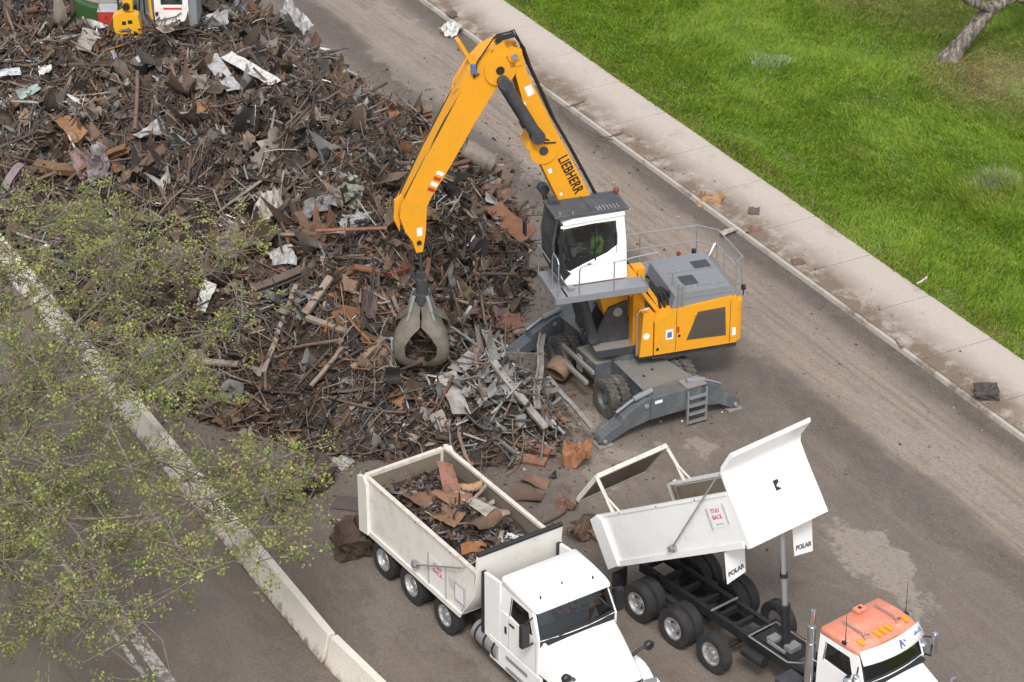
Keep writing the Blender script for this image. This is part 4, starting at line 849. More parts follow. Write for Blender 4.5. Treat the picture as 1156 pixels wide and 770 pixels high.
def outrigger(sx):
    o_ = MB()
    top = [(-2.42, 0.10), (-2.12, 0.04), (-1.55, 0.26), (-0.75, 0.50), (0.85, 0.52), (1.65, 0.30), (2.05, 0.05), (2.32, 0.10), (1.72, 0.74), (1.42, 0.98), (0.95, 1.19), (-0.70, 1.19), (-1.05, 1.05), (-1.75, 0.66)]
    x0, x1 = (2.36, 2.92) if sx > 0 else (-2.92, -2.36)
    o_.prism([p for p in [(-0.75, 0.50), (0.85, 0.52), (0.95, 1.19), (-0.70, 1.19)]], x0, x1, axis='x')
    ob = o_.build('stabiliser_beam', 'grey', UC, bevel=0.02)
    for side in (-1, 1):
        a_ = MB()
        if side < 0: pl = [(-2.36, 0.16), (-2.08, 0.07), (-1.42, 0.34), (-0.72, 0.47), (-0.66, 1.17), (-0.86, 1.17), (-1.60, 0.80), (-1.66, 0.62), (-2.30, 0.30)]
        else: pl = [(0.80, 0.49), (1.55, 0.34), (1.95, 0.10), (2.24, 0.14), (2.2, 0.34), (1.66, 0.70), (1.60, 0.90), (1.12, 1.17), (0.92, 1.17)]
        e0, e1 = x0 + 0.06, x1 - 0.06
        a_.prism(pl, e0, e0 + 0.10, axis='x'); a_.prism(pl, e1 - 0.10, e1, axis='x')
        mid = [(p[0], p[1]) for p in pl]; a_.prism([(p[0] * 0.985, p[1] * 0.93 + 0.03) for p in mid], e0 + 0.101, e1 - 0.101, axis='x')
        a_.m(1); ye = side * (2.18 if side < 0 else 2.08); a_.cyl((x0 - 0.02, ye, 0.20), (x1 + 0.02, ye, 0.20), 0.06, 12); a_.cyl((x0 + 0.02, side * 0.85, 0.95), (x1 - 0.02, side * 0.85, 0.95), 0.07, 12)
        a_.m(2); yc0, yc1 = side * 0.55, side * 1.7; a_.tube([((x0 + x1) / 2, yc0, 1.28), ((x0 + x1) / 2, side * 1.15, 1.14)], 0.085, 12); a_.tube([((x0 + x1) / 2, side * 1.15, 1.14), ((x0 + x1) / 2, yc1, 0.86)], 0.045, 10)
        ao = a_.build('stabiliser_leg', ['grey', 'steel', 'hood_grey'], UC, bevel=0.015, smooth=20)
        p_ = MB(); p_.box(((x0 + x1) / 2, ye - side * 0.02, 0.035), (0.62, 0.46, 0.06)); p_.box(((x0 + x1) / 2, ye - side * 0.02, 0.12), (0.3, 0.2, 0.12)); p_.build('foot_pad', 'dusty_grey', ao, bevel=0.015)
    return ob
ob_n = outrigger(1); ob_f = outrigger(-1)
ld = MB()
for y_ in (0.42, 1.02): ld.b(2.95, 3.02, y_ - 0.025, y_ + 0.025, 0.05, 1.12)
for z_ in (0.10, 0.36, 0.62, 0.88): ld.b(2.945, 3.06, 0.446, 0.994, z_, z_ + 0.045)
ld.b(2.45, 2.96, 0.40, 1.04, 1.195, 1.225); ld.build('ladder', 'steel', UC)
st_ = MB(); st_.b(2.922, 2.926, -0.62, -0.38, 0.98, 1.08); st_.build('decal', 'sign_white', UC)
tb = MB(); tb.b(-0.62, 0.52, -1.15, -0.625, 0.62, 1.15); tb.m(1); tb.b(-0.60, 0.50, -1.13, -0.63, 1.151, 1.17); tb.m(0); tb.build('tool_box', ['grey', 'dusty_grey'], UC, bevel=0.02)
bm_ = MB(); bm_.box((-0.25, -1.32, 1.02), (1.9, 0.10, 0.12)); bm_.box((-0.2, -1.5, 0.72), (1.7, 0.12, 0.12)); bm_.box((-0.25, -1.24, 0.86), (0.3, 0.06, 0.5)); bm_.build('side_beam', 'dusty_grey', UC, bevel=0.02)

# --- upper works
d_ = MB(); d_.b(-3.0, -0.45, -1.30, 1.30, 1.40, 1.62); d_.prism([(-0.449, 1.40), (0.95, 1.40), (1.1, 1.62), (-0.449, 1.62)], -0.80, 0.80); d_.b(-0.449, -0.05, 0.801, 1.30, 1.45, 1.60); d_.prism([(-0.05, 1.621), (1.1, 1.621), (0.55, 2.75), (0.0, 2.9)], 0.33, 0.40); d_.prism([(-0.05, 1.621), (1.1, 1.621), (0.55, 2.75), (0.0, 2.9)], -0.40, -0.33)
d_.m(1); d_.b(-0.44, 1.05, -0.78, 0.78, 1.625, 1.64); d_.build('deck', ['dark_grey', 'dusty_grey'], X, bevel=0.015)
sp = MB(); sp.prism([(-0.46, 1.60), (-2.95, 1.62), (-2.95, 3.04), (-2.72, 3.14), (-1.02, 2.98), (-0.62, 2.74), (-0.46, 2.66)], 0.75, 1.42)
sp.m(1)
for a_, b_ in ((-1.10, -1.115), (-2.72, -2.735)): sp.b(a_, b_, 1.421, 1.4235, 1.66, 3.0)
sp.m(2); sp.prism([(-1.42, 1.94), (-1.74, 2.80), (-2.56, 2.83), (-2.62, 1.90)], 1.421, 1.428)
sp.m(3); sp.prism([(-0.80, 2.04), (-0.80, 2.36), (-1.02, 2.37), (-1.02, 2.05)], 1.421, 1.4245); sp.prism([(-2.80, 1.86), (-2.80, 2.12), (-2.91, 2.12), (-2.91, 1.86)], 1.421, 1.4245)
sp.m(4); sp.cyl((-0.56, 1.42, 1.78), (-0.56, 1.435, 1.78), 0.045, 10); sp.cyl((-1.2, 1.42, 2.12), (-1.2, 1.44, 2.12), 0.04, 10); sp.m(1)
for q in range(9): sp.b(-1.62 + 0.0 * q, -2.55, 1.4285, 1.4315, 1.98 + q * 0.085, 1.99 + q * 0.085)
sp.m(5); sp.prism([(-0.84, 2.10), (-0.84, 2.28), (-0.98, 2.29), (-0.98, 2.11)], 1.425, 1.427); sp.m(6); sp.b(-1.13, -1.2, 1.421, 1.4245, 2.22, 2.42)
sp.build('side_panel', ['yellow', 'plastic', 'mesh_grille', 'sign_white', 'plastic', 'blue_text', 'red'], X, bevel=0.02)
fp = MB(); fp.prism([(-0.03, 1.60), (-0.42, 1.60), (-0.42, 2.97), (-0.12, 2.97)], 1.05, 1.42); fp.m(1); fp.cyl((-0.22, 1.42, 2.25), (-0.22, 1.425, 2.25), 0.10, 14); fp.m(2); fp.b(-0.15, -0.3, 1.421, 1.424, 1.72, 1.80); fp.b(-0.15, -0.3, 1.421, 1.424, 1.98, 2.03)
fp.build('front_panel', ['yellow', 'sign_white', 'amber'], X, bevel=0.02)
gh = MB(); gh.tube([(0.08, 1.46, 1.7), (0.08, 1.46, 3.05), (0.0, 1.46, 3.14), (-0.25, 1.46, 3.16)], 0.022, 8); gh.build('grab_rail', 'steel', X)
cw = MB(); cwp = [(-2.955, -1.43), (-2.955, 1.42), (-3.10, 1.36), (-3.22, 1.0), (-3.26, 0.0), (-3.22, -1.0), (-3.10, -1.36)]
cw.prism(cwp, 1.62, 2.98, axis='z'); cw.build('counterweight', 'yellow', X, bevel=0.06, seg=3)
rp = MB(); rp.prism([(-0.2, 1.63), (-2.95, 1.63), (-2.95, 2.95), (-0.6, 2.85), (-0.2, 2.4)], -1.42, -0.60); rp.b(-2.95, -1.0, -0.599, 0.749, 1.63, 3.0); rp.build('engine_housing', ['grey'], X, bevel=0.03)
hd = MB(); hd.prism([(-0.98, 2.99), (-2.80, 3.12), (-2.86, 3.36), (-2.72, 3.46), (-1.22, 3.46), (-1.06, 3.38)], -0.75, 1.36); hd.b(-0.6, -3.0, -1.40, -0.752, 2.952, 3.06); hd.prism([(-2.81, 3.0), (-3.16, 2.985), (-3.12, 3.08), (-2.87, 3.2)], -1.2, 1.2)
hd.m(1); hd.b(-1.45, -1.9, 0.45, 1.0, 3.461, 3.472); hd.b(-2.1, -2.6, -0.3, 0.15, 3.461, 3.472)
hd.m(2)
for p in ((-1.35, 0.4), (-1.6, 0.15), (-1.95, 0.75), (-2.3, 1.1), (-2.45, 0.6), (-1.7, 1.2)): hd.cyl((p[0], p[1], 3.461), (p[0], p[1], 3.485), 0.05, 10)
hd.m(0); hd.b(-1.15, -2.76, 1.361, 1.375, 3.27, 3.30); hd.b(-1.25, -2.65, 1.10, 1.13, 3.462, 3.49); hd.b(-1.25, -2.65, 0.18, 0.21, 3.462, 3.49)
hd.build('engine_hood', ['hood_grey', 'dark_grey', 'steel'], X, bevel=0.035)
hc = MB()
for q in range(4):
    x0 = -0.5 - 0.13 * q; hc.tube([(x0 + 0.12, 0.35, 2.9), (x0 + 0.02, 0.7, 3.35), (x0 - 0.12, 1.0, 3.32), (x0 - 0.25, 1.05, 2.9)], 0.05, 8)
hc.build('hydraulic_hoses', 'plastic', X)
mf = MB(); mf.lathe([(0.01, 0), (0.15, 0), (0.15, 0.14), (0.11, 0.18), (0.11, 0.30), (0.13, 0.31), (0.13, 0.36), (0.01, 0.36)], (-1.75, -0.9, 2.95), (0, 0, 1), 20); mf.build('air_intake', 'plastic', X)
bc = MB(); bc.cyl((-2.05, -1.05, 2.9), (-2.05, -1.05, 3.30), 0.03, 8); bc.lathe([(0.01, 0), (0.06, 0), (0.065, 0.08), (0.04, 0.12), (0.01, 0.125)], (-2.05, -1.05, 3.30), (0, 0, 1), 14); bc.build('beacon', 'dull_red', X)
ep = MB(); ep.tube([(-2.85, -0.7, 3.0), (-2.85, -0.7, 3.35), (-3.08, -0.85, 3.62)], 0.055, 10); ep.build('exhaust_pipe', 'chrome', X)
for p in ((-3.2, 1.15, 3.22), (-2.6, -1.25, 3.25)):
    cm = MB(); cm.cyl((p[0], p[1], p[2] - 0.25), p, 0.02, 6); cm.lathe([(0.005, -0.06), (0.085, -0.04), (0.085, 0.04), (0.005, 0.06)], p, (1, 0, 0.2), 12)
    cm.build('camera_lamp', 'plastic', X)
# guard rails round the engine deck
gr_ = MB(); RL = 0.021
pf = [(-0.15, -1.42), (-1.0, -1.44), (-2.75, -1.44), (-3.22, -1.0), (-3.3, 0.75), (-3.05, 0.95)]
for z_ in (3.98, 3.48): gr_.tube([(p[0], p[1], z_) for p in pf], RL, 6)
for p in pf[1:]: gr_.tube([(p[0], p[1], 2.9), (p[0], p[1], 3.98)], RL, 6)
gr_.tube([(-0.15, -1.42, 2.5), (-0.15, -1.42, 3.98)], RL, 6)
gr_.tube([(-3.22, -0.4, 2.9), (-3.22, -0.4, 3.98)], RL, 6)
gr_.tube([(-2.9, -1.30, 3.1), (-3.12, -0.9, 3.1), (-3.18, 0.6, 3.1)], RL, 6)
gr_.tube([(-1.15, 1.40, 3.0), (-1.15, 1.40, 3.75), (-1.15, 0.9, 3.9), (-1.15, 0.9, 3.3)], RL, 6); gr_.tube([(-1.28, 1.40, 3.0), (-1.28, 1.40, 3.75), (-1.15, 1.40, 3.75)], RL, 6)
gr_.build('guard_rail', 'steel', X)
# cab riser, ladder arms and walkway
rz_ = MB(); rz_.prism([(-0.05, 1.63), (-0.42, 1.63), (-0.36, 4.10), (-0.02, 4.10)], 0.42, 0.78); rz_.prism([(0.0, 3.95), (2.0, 3.95), (2.05, 4.08), (0.0, 4.08)], 0.40, 1.30)
rz_.prism([(-0.02, 3.95), (0.55, 3.95), (0.05, 3.2), (-0.02, 3.2)], 0.45, 0.75)
for dz in (0, 0.34):
    rz_.prism([(-0.05, 4.14 - dz), (-0.05, 3.94 - dz), (-0.95, 2.48 - dz * 0.55), (-1.0, 2.66 - dz * 0.55)], 0.95, 1.06)
rz_.prism([(-0.72, 2.2), (-1.0, 2.2), (-1.02, 2.8), (-0.75, 2.9)], 0.93, 1.08)
rz_.build('cab_riser', 'yellow', X, bevel=0.02)
wk = MB(); wk.b(-0.02, 2.32, 1.32, 1.92, 4.12, 4.16); wk.b(2.25, 2.62, 0.25, 1.92, 4.12, 4.16)
wk.m(1); wk.b(-0.02, 2.62, 1.921, 1.945, 3.98, 4.19); wk.b(-0.045, -0.021, 1.32, 1.945, 3.98, 4.19); wk.b(2.621, 2.645, 0.25, 1.945, 3.98, 4.19)
wk.m(2); wk.b(1.98, 2.16, 1.4, 1.58, 4.161, 4.25)
wk.build('walkway', ['hood_grey', 'hood_grey', 'rim_dark'], X, bevel=0.01)
hr = MB()
hr.tube([(1.95, 1.90, 4.16), (1.95, 1.90, 4.95), (1.85, 1.90, 5.05), (0.72, 1.90, 5.05), (0.40, 1.86, 5.08), (-0.35, 1.80, 5.10)], 0.02, 8); hr.tube([(0.95, 1.90, 4.16), (0.95, 1.90, 5.05)], 0.018, 6)
hr.tube([(2.55, 1.90, 4.16), (2.55, 1.90, 5.22), (2.55, 1.80, 5.32), (2.55, 1.42, 5.32), (2.55, 1.34, 5.2), (2.55, 1.34, 4.16)], 0.02, 8)
hr.tube([(2.60, 0.25, 4.16), (2.60, 0.25, 5.0), (2.60, 1.30, 5.0)], 0.018, 6)
hr.build('hand_rail', 'steel', X)

# cab: white door side, dark glass front and roof guard
CY0, CY1 = 0.30, 1.30; zb, zt = 4.17, 6.12
side = lambda a, b_, t: (a, CY1 - t, b_)
cb = MB()
outer = [(0.36, zb), (1.2, zb), (2.10, zb), (2.28, zb + 0.28), (2.30, zb + 0.50), (2.36, 5.55), (2.30, 6.02), (1.4, zt), (0.48, zt), (0.40, 5.3)]
inner = [(0.66, 5.22), (0.95, 5.02), (1.55, 4.80), (2.02, 4.60), (2.22, 4.72), (2.30, 5.50), (2.22, 5.93), (1.4, 5.99), (0.74, 5.99), (0.66, 5.50)]
cb.annulus(outer, inner, side, 0.0, 0.05)
cb.annulus([(p[0], p[1]) for p in outer], inner, lambda a, b_, t: (a, CY0 + t, b_), 0.0, 0.05)
cb.annulus([(CY0 + .06, zb), (CY1 - .06, zb), (CY1 - .06, zt - 0.01), (CY0 + .06, zt - 0.01)], [(CY0 + 0.2, 5.2), (CY1 - 0.2, 5.2), (CY1 - 0.2, 5.9), (CY0 + 0.2, 5.9)], lambda a, b_, t: (0.40 + 0.07 * (b_ - zb) / 2 + t, a, b_), 0.0, 0.05)
cb.b(0.42, 2.12, CY0 + .05, CY1 - .05, zb + .002, zb + 0.05); cb.m(0)
cb.prism([(0.46, zt + 0.002), (2.24, 6.04), (2.24, 6.10), (1.95, 6.20), (0.48, 6.24)], CY0 + 0.01, CY1 + 0.03)
cab = cb.build('cab', ['white_clean'], X, bevel=0.018)
g = MB(); g.add([side(a, b_, 0.025) for a, b_ in inner], [tuple(range(10))]); g.build('side_window', 'glass_dark', cab, smooth=0)
g = MB(); g.add([(a, CY0 + 0.025, b_) for a, b_ in inner], [tuple(range(10))]); g.build('side_window', 'glass_dark', cab, smooth=0)
g = MB(); g.m(0); fr_ = [(2.12, zb), (2.29, zb + 0.28), (2.31, zb + 0.5), (2.37, 5.55), (2.31, 6.02)]
g.add([(a, y_, b_) for y_ in (CY0 + 0.01, CY1 - 0.01) for a, b_ in fr_], [(i, i + 1, 6 + i, 5 + i) for i in range(4)]); g.build('windscreen', 'glass_dark', cab, smooth=0)
g = MB(); g.add([(0.45, CY0 + 0.19, 5.19), (0.45, CY1 - 0.19, 5.19), (0.475, CY1 - 0.19, 5.91), (0.475, CY0 + 0.19, 5.91)], [(0, 1, 2, 3)]); g.build('rear_window', 'glass_dark', cab, smooth=0)
tr_ = MB(); tr_.prism([(0.685, 5.0), (0.70, 5.0), (0.74, 6.0), (0.72, 6.0)], CY1 + 0.001, CY1 + 0.006); tr_.prism([(1.28, 4.86), (1.315, 4.84), (1.325, 6.0), (1.29, 6.0)], CY1 + 0.001, CY1 + 0.012); tr_.b(1.42, 1.52, CY1 + 0.001, CY1 + 0.03, 4.72, 4.78)
tr_.prism([(2.20, 4.35), (2.31, 4.6), (2.37, 5.5), (2.32, 5.98), (2.24, 5.95), (2.26, 5.5), (2.2, 4.75), (2.0, 4.55)], CY1 + 0.0005, CY1 + 0.015)
tr_.build('door_trim', 'plastic', cab)
gd = MB()     # front guard: frame and close-set bars, roof guard
gx = [(2.22, 4.22), (2.46, 4.70), (2.52, 5.55), (2.42, 6.22)]
for y_ in (CY0 - 0.03, CY1 + 0.0): gd.tube([(a, y_, b_) for a, b_ in gx], 0.035, 8)
for q in range(26):
    t = (q + 0.5) / 26; zz = 4.3 + 1.9 * t; xx = np.interp(zz, [p[1] for p in gx], [p[0] for p in gx]); gd.b(xx - 0.012, xx + 0.012, CY0 - 0.02, CY1 - 0.01, zz - 0.022, zz + 0.022)
gd.build('front_guard', 'dark_grey', cab)
rg_ = MB(); ctr = [(0.38, 6.34), (2.46, 6.30)]
for y_ in (CY0 - 0.05, CY1 - 0.02): rg_.box(((ctr[0][0] + ctr[1][0]) / 2, y_, 6.31), (2.12, 0.07, 0.08))
for x_ in (0.40, 1.42, 2.44): rg_.box((x_, (CY0 + CY1) / 2 - 0.03, 6.31), (0.07, 1.0, 0.08))
for q in range(13): rg_.box((1.42, CY0 + 0.04 + q * 0.07, 6.335), (2.0, 0.034, 0.03))
rg_.box((1.42, (CY0 + CY1) / 2 - 0.03, 6.275), (1.95, 0.92, 0.012))
rg_.m(1)
for q in range(7): rg_.box((0.62 + q * 0.10, 1.12, 6.358), (0.035, 0.26, 0.012))
for p in ((1.95, 1.25), (2.3, 1.2), (2.3, 0.4), (1.2, 1.22)): rg_.cyl((p[0], p[1], 6.33), (p[0], p[1], 6.42), 0.025, 8)
rg_.build('roof_guard', ['guard', 'steel'], cab, bevel=0.008)
bc = MB(); bc.cyl((0.42, 0.42, 6.35), (0.42, 0.42, 6.42), 0.03, 8); bc.lathe([(0.01, 0), (0.075, 0), (0.08, 0.09), (0.045, 0.14), (0.01, 0.145)], (0.42, 0.42, 6.40), (0, 0, 1), 14); bc.build('beacon', 'dull_red', cab)
it = MB(); it.b(0.85, 1.35, 0.55, 1.05, 4.25, 4.75); it.box((0.80, 0.8, 5.1), (0.14, 0.5, 0.85), Matrix.Rotation(R(-6), 3, 'Y')); it.b(1.0, 1.4, 0.42, 0.52, 4.75, 4.95); it.b(1.0, 1.4, 1.08, 1.18, 4.75, 4.95); it.build('seat', 'seat', cab, bevel=0.04)
ml = MB(); ml.tube([(2.4, 0.25, 5.9), (2.85, 0.05, 5.85), (2.9, 0.0, 5.6)], 0.016, 6); ml.box((2.92, -0.02, 5.45), (0.06, 0.22, 0.42)); ml.build('mirror', 'plastic', cab, bevel=0.02)
wp_ = Vector(XP + (0,)) + Matrix.Rotation(R(197), 3, 'Z') @ Vector((1.12, 0.80, 4.27))
seated_person('operator in a bright green vest inside the raised white cab', tuple(wp_), R(197), 'hivis_green')

# --- boom (in the y = 0 plane), cylinders, stick
def plate(path_l, path_r): return path_l + path_r[::-1]
bL = [(0.62, 2.40), (0.95, 3.6), (1.50, 5.0), (1.98, 6.16), (2.62, 7.62), (2.98, 8.05), (2.80, 8.45), (3.05, 9.3), (3.28, 10.2), (3.34, 10.62)]
bR = [(-0.10, 2.35), (0.0, 3.6), (0.52, 5.0), (1.08, 6.24), (1.82, 7.8), (2.12, 8.40), (2.26, 8.70), (2.62, 9.5), (3.00, 10.35), (3.10, 10.85)]
bo = MB(); bo.prism(plate(bL, bR), -0.30, 0.30)
bo.cyl((3.34, -0.36, 10.78), (3.34, 0.36, 10.78), 0.17, 20)
bo.prism([(3.10, 10.5), (3.42, 10.45), (3.56, 10.80), (3.36, 11.02), (3.12, 10.95)], 0.20, 0.33); bo.prism([(3.10, 10.5), (3.42, 10.45), (3.56, 10.80), (3.36, 11.02), (3.12, 10.95)], -0.33, -0.20)
bo.cyl((2.50, 0.28, 7.90), (2.50, 0.34, 7.90), 0.40, 24)
bo.m(1); bo.cyl((3.34, 0.36, 10.78), (3.34, 0.41, 10.78), 0.10, 14); bo.cyl((0.3, -0.45, 2.6), (0.3, 0.45, 2.6), 0.14, 16)
bo.m(2); bo.box((2.90, 0.303, 9.72), (0.20, 0.006, 0.30), Matrix.Rotation(R(22), 3, 'Y'))
boom = bo.build('boom', ['yellow', 'steel', 'sign_white'], X, bevel=0.025)
pA, pB = Vector((2.05, 0, 7.78)), Vector((1.43, 0, 6.40))
text_mesh('lettering', 'LIEBHERR', 0.40, 'black_text', boom, frame_mat((1.72, 0.306, 7.06), (pB - pA), Vector((-1, 0, 0.45))), bold=0.009, xs=0.70, sp=1.08)
hs = MB()
off = [(-0.16, 2.9), (-0.1, 3.8), (0.40, 5.05), (0.98, 6.30), (1.74, 7.9), (2.18, 8.75), (2.54, 9.55), (2.90, 10.4), (3.05, 10.95), (3.30, 11.32), (3.72, 11.25), (3.98, 10.95)]
for y_, r_ in ((0.24, 0.035), (0.14, 0.03), (0.04, 0.03), (-0.10, 0.035)): hs.tube([(p[0] - 0.03 + 0.02 * math.sin(i * 1.7), y_ + 0.02 * math.sin(i * 2.3), p[1]) for i, p in enumerate(off)], r_, 6)
hs.tube([(2.35, 0.34, 8.2), (2.75, 0.38, 8.35), (2.95, 0.40, 8.9), (3.05, 0.38, 9.2)], 0.025, 6); hs.tube([(3.05, 0.3, 10.95), (3.35, 0.36, 11.55), (3.9, 0.36, 11.4), (4.35, 0.34, 10.75), (4.45, 0.32, 10.3), (4.3, 0.32, 10.4)], 0.022, 6); hs.tube([(2.15, 0.33, 8.1), (2.5, 0.38, 8.15), (2.62, 0.36, 8.5)], 0.025, 6)
hs.build('hoses', 'plastic', boom)
def cylinder(parent, a, b_, r, name='lift_cylinder', f=0.58, mats=('dark_grey', 'chrome')):
    a, b_ = Vector(a), Vector(b_); dv = (b_ - a); o_ = MB(); o_.cyl(a, a + dv * f, r, 18); o_.cyl(a + dv * (f - 0.04), a + dv * f, r * 1.15, 18); o_.m(1); o_.cyl(a + dv * (f + 0.001), b_, r * 0.62, 14); o_.m(0)
    o_.cyl(a + Vector((0, -r * 0.9, 0)), a + Vector((0, r * 0.9, 0)), r * 1.2, 14); o_.cyl(b_ + Vector((0, -r * 0.9, 0)), b_ + Vector((0, r * 0.9, 0)), r * 1.0, 14)
    return o_.build(name, list(mats), parent)
for s in (-1, 1): cylinder(X, (1.05, s * 0.47, 1.95), (2.25, s * 0.47, 6.35), 0.15)
for s in (-1, 1): cylinder(X, (2.72, s * 0.44, 8.42), (3.66, s * 0.44, 10.12), 0.165, 'stick_cylinder', f=0.93, mats=('dark_grey', 'dark_grey'))
sL = [(3.62, 11.20), (4.10, 11.02), (4.46, 10.68), (5.05, 9.55), (5.75, 8.25), (6.30, 7.16), (6.50, 6.78), (6.54, 6.45), (6.40, 5.98), (6.20, 5.66), (6.10, 5.30)]
sR = [(3.36, 10.78), (3.42, 10.30), (3.78, 9.95), (4.42, 8.95), (5.12, 7.75), (5.62, 6.98), (5.78, 6.66), (5.80, 6.30), (5.82, 5.95), (5.86, 5.66), (5.92, 5.30)]
sk = MB(); sk.prism(plate(sL, sR), -0.27, 0.27)
sk.cyl((3.72, 0.272, 10.42), (3.72, 0.33, 10.42), 0.44, 28); sk.cyl((3.72, -0.33, 10.42), (3.72, -0.272, 10.42), 0.44, 28)
sk.prism([(6.40, 7.0), (6.62, 6.85), (6.66, 6.3), (6.50, 5.9)], -0.05, 0.05)
sk.m(1); sk.box((5.60, 0.273, 7.45), (0.001, 0.001, 0.001))
for q in range(4):
    cz = 7.60 - q * 0.15; cx = 5.28 + q * 0.085
    sk.m(1 if q % 2 else 2); sk.prism([(cx, cz), (cx + 0.19, cz + 0.10), (cx + 0.235, cz + 0.01), (cx + 0.055, cz - 0.09)], 0.271, 0.276)
sk.m(2); sk.prism([(5.92, 6.05), (6.08, 6.05), (6.07, 5.80), (5.93, 5.80)], 0.271, 0.276)
sk.m(3); sk.box((4.44, 0.30, 10.55), (0.16, 0.10, 0.26))
stick = sk.build('stick', ['yellow', 'red', 'sign_white', 'blue_text'], X, bevel=0.03)
cv = MB(); cv.box((4.62, 0, 10.98), (0.10, 0.30, 0.75), Matrix.Rotation(R(28), 3, 'Y')); cv.tube([(4.50, 0.1, 10.9), (4.95, 0.15, 10.25), (5.0, 0.15, 9.9), (4.85, 0.15, 10.0)], 0.022, 6); cv.build('hose_bracket', 'yellow', stick)
dc = MB()     # pins, bolts and small decals on the boom
for (x_, z_, r_) in ((2.50, 7.90, 0.13), (2.72, 8.42, 0.10), (1.45, 5.4, 0.09)): dc.cyl((x_, 0.341, z_), (x_, 0.36, z_), r_, 14)
dc.m(1)
for (x_, z_, w_, h_) in ((3.06, 9.35, 0.12, 0.10), (2.30, 7.25, 0.10, 0.14), (1.98, 6.5, 0.08, 0.08)): dc.box((x_, 0.304, z_), (w_, 0.004, h_), Matrix.Rotation(R(22), 3, 'Y'))
dc.build('pins_and_decals', ['dark_grey', 'sign_white'], boom)
sh = MB()
sh.tube([(3.95, 0.22, 10.95), (4.62, 0.24, 10.25), (5.3, 0.26, 9.05), (5.95, 0.24, 7.82), (6.38, 0.2, 7.0), (6.50, 0.16, 6.3)], 0.026, 6); sh.tube([(3.95, -0.2, 10.98), (4.62, -0.2, 10.30), (5.3, -0.2, 9.10), (5.95, -0.2, 7.86), (6.40, -0.16, 7.0), (6.52, -0.1, 6.3)], 0.026, 6)
sh.cyl((3.72, 0.332, 10.42), (3.72, 0.35, 10.42), 0.12, 14); sh.cyl((6.02, 0.272, 5.6), (6.02, 0.30, 5.6), 0.07, 12)
sh.build('stick_hoses', 'plastic', stick)
# --- grapple: pin block, rotor, five curved tines with hydraulic rams
GX, GZ = 5.98, 5.28
gp = group_node('grapple', X, loc=(GX - 0.05, 0, 0.15), rot=(0, 0, R(28)))
ro = MB(); ro.tube([(0, 0, 5.2), (-0.02, 0, 4.9), (-0.05, 0, 4.2)], 0.05, 8); ro.tube([(0.1, 0.12, 5.2), (0.12, 0.15, 4.6), (0.02, 0.12, 4.0)], 0.03, 6); ro.tube([(0.1, -0.12, 5.2), (0.16, -0.18, 4.5), (0.02, -0.12, 4.0)], 0.03, 6); ro.cyl((0, -0.2, 5.1), (0, 0.2, 5.1), 0.06, 12); ro.box((-0.03, 0, 4.28), (0.2, 0.24, 0.2)); ro.cyl((-0.05, 0, 3.75), (-0.05, 0, 4.2), 0.17, 20); ro.cyl((-0.03, 0, 3.45), (-0.04, 0, 3.76), 0.25, 20)
k = NT('worn_grapple'); n = k.noise(4, detail=8, rough=0.7); k.base(k.mix(k.mr(n, 0.4, 0.62), (0.135, 0.120, 0.098), k.mix(k.noise(15), (0.085, 0.075, 0.065), (0.13, 0.10, 0.075)))); k.rough(0.7); M['grapple'] = k.m
ro.build('rotor', 'dark_grey', gp, bevel=0.02)
for q in range(4):
    a = 2 * PI * q / 4; t_ = MB(); rot = Matrix.Rotation(a, 4, 'Z')
    path = [(0.16, 3.52), (0.26, 3.22), (0.46, 3.00), (0.76, 2.78), (0.93, 2.46), (0.92, 2.14), (0.74, 1.86), (0.46, 1.68), (0.12, 1.60)]
    wd = [0.09, 0.14, 0.38, 0.31, 0.22, 0.23, 0.40, 0.38, 0.10]; th = [0.09, 0.09, 0.08, 0.08, 0.08, 0.08, 0.07, 0.06, 0.03]
    rings = []
    for i, (rr, zz) in enumerate(path):
        p0 = Vector(path[max(i - 1, 0)]); p1 = Vector(path[min(i + 1, len(path) - 1)]); d2 = (p1 - p0).normalized(); nn = Vector((-d2.y, d2.x))
        # outward normal in (r,z)
        if nn.x < 0 and i < 6: nn = -nn
        ring = []
        for (yy, tt) in ((-1, -0.5), (-0.6, 0.35), (0, 0.8), (0.6, 0.35), (1, -0.5), (0, -0.2)): ring.append((rr + nn.x * tt * th[i] * 2, yy * wd[i], zz + nn.y * tt * th[i] * 2))
        rings.append(ring)
    t_.loft(rings, xf=rot); to = t_.build('tine', 'grapple', gp, bevel=0.0, smooth=50)
    c2 = MB(); c2.cyl((0.26, 0, 3.75), (0.42, 0, 3.3), 0.06, 12, xf=rot); c2.cyl((0.42, 0, 3.3), (0.62, 0, 2.88), 0.038, 10, xf=rot); c2.build('tine_ram', ['rim_dark'], to, bevel=0.01)
# ------------------------------------------------------------------ green machine behind the heap, cut by the picture's top edge
gx_, gy_ = at(118, 30, 2.6)[:2]
G = thing('scrap_shear', 'green scrap machine with yellow arm head and white cab, behind the heap\'s crest', 'scrap machine', (gx_, gy_, 1.05), R(0))
b_ = MB(); circ = [(0.35 + 1.45 * math.cos(a), 0.55 + 1.45 * math.sin(a)) for a in np.linspace(0.6 * PI, 1.85 * PI, 26)]
poly = circ + [(2.6, 0.1), (2.6, 2.6), (0.3, 2.6)]
b_.prism(poly, 1.75, 2.62, axis='z'); b_.prism([(p[0] * 0.9 + 0.05, p[1] * 0.9 + 0.06) for p in poly], 1.45, 1.749, axis='z')
b_.build('upper_body', 'green', G, bevel=0.06, seg=3)
b_ = MB(); b_.prism([(0.30 + 1.22 * math.cos(a), 0.62 + 1.22 * math.sin(a)) for a in np.linspace(0.55 * PI, 1.72 * PI, 24)], 2.622, 2.72, axis='z'); b_.build('cover_plate', 'dusty_grey', G, bevel=0.03)
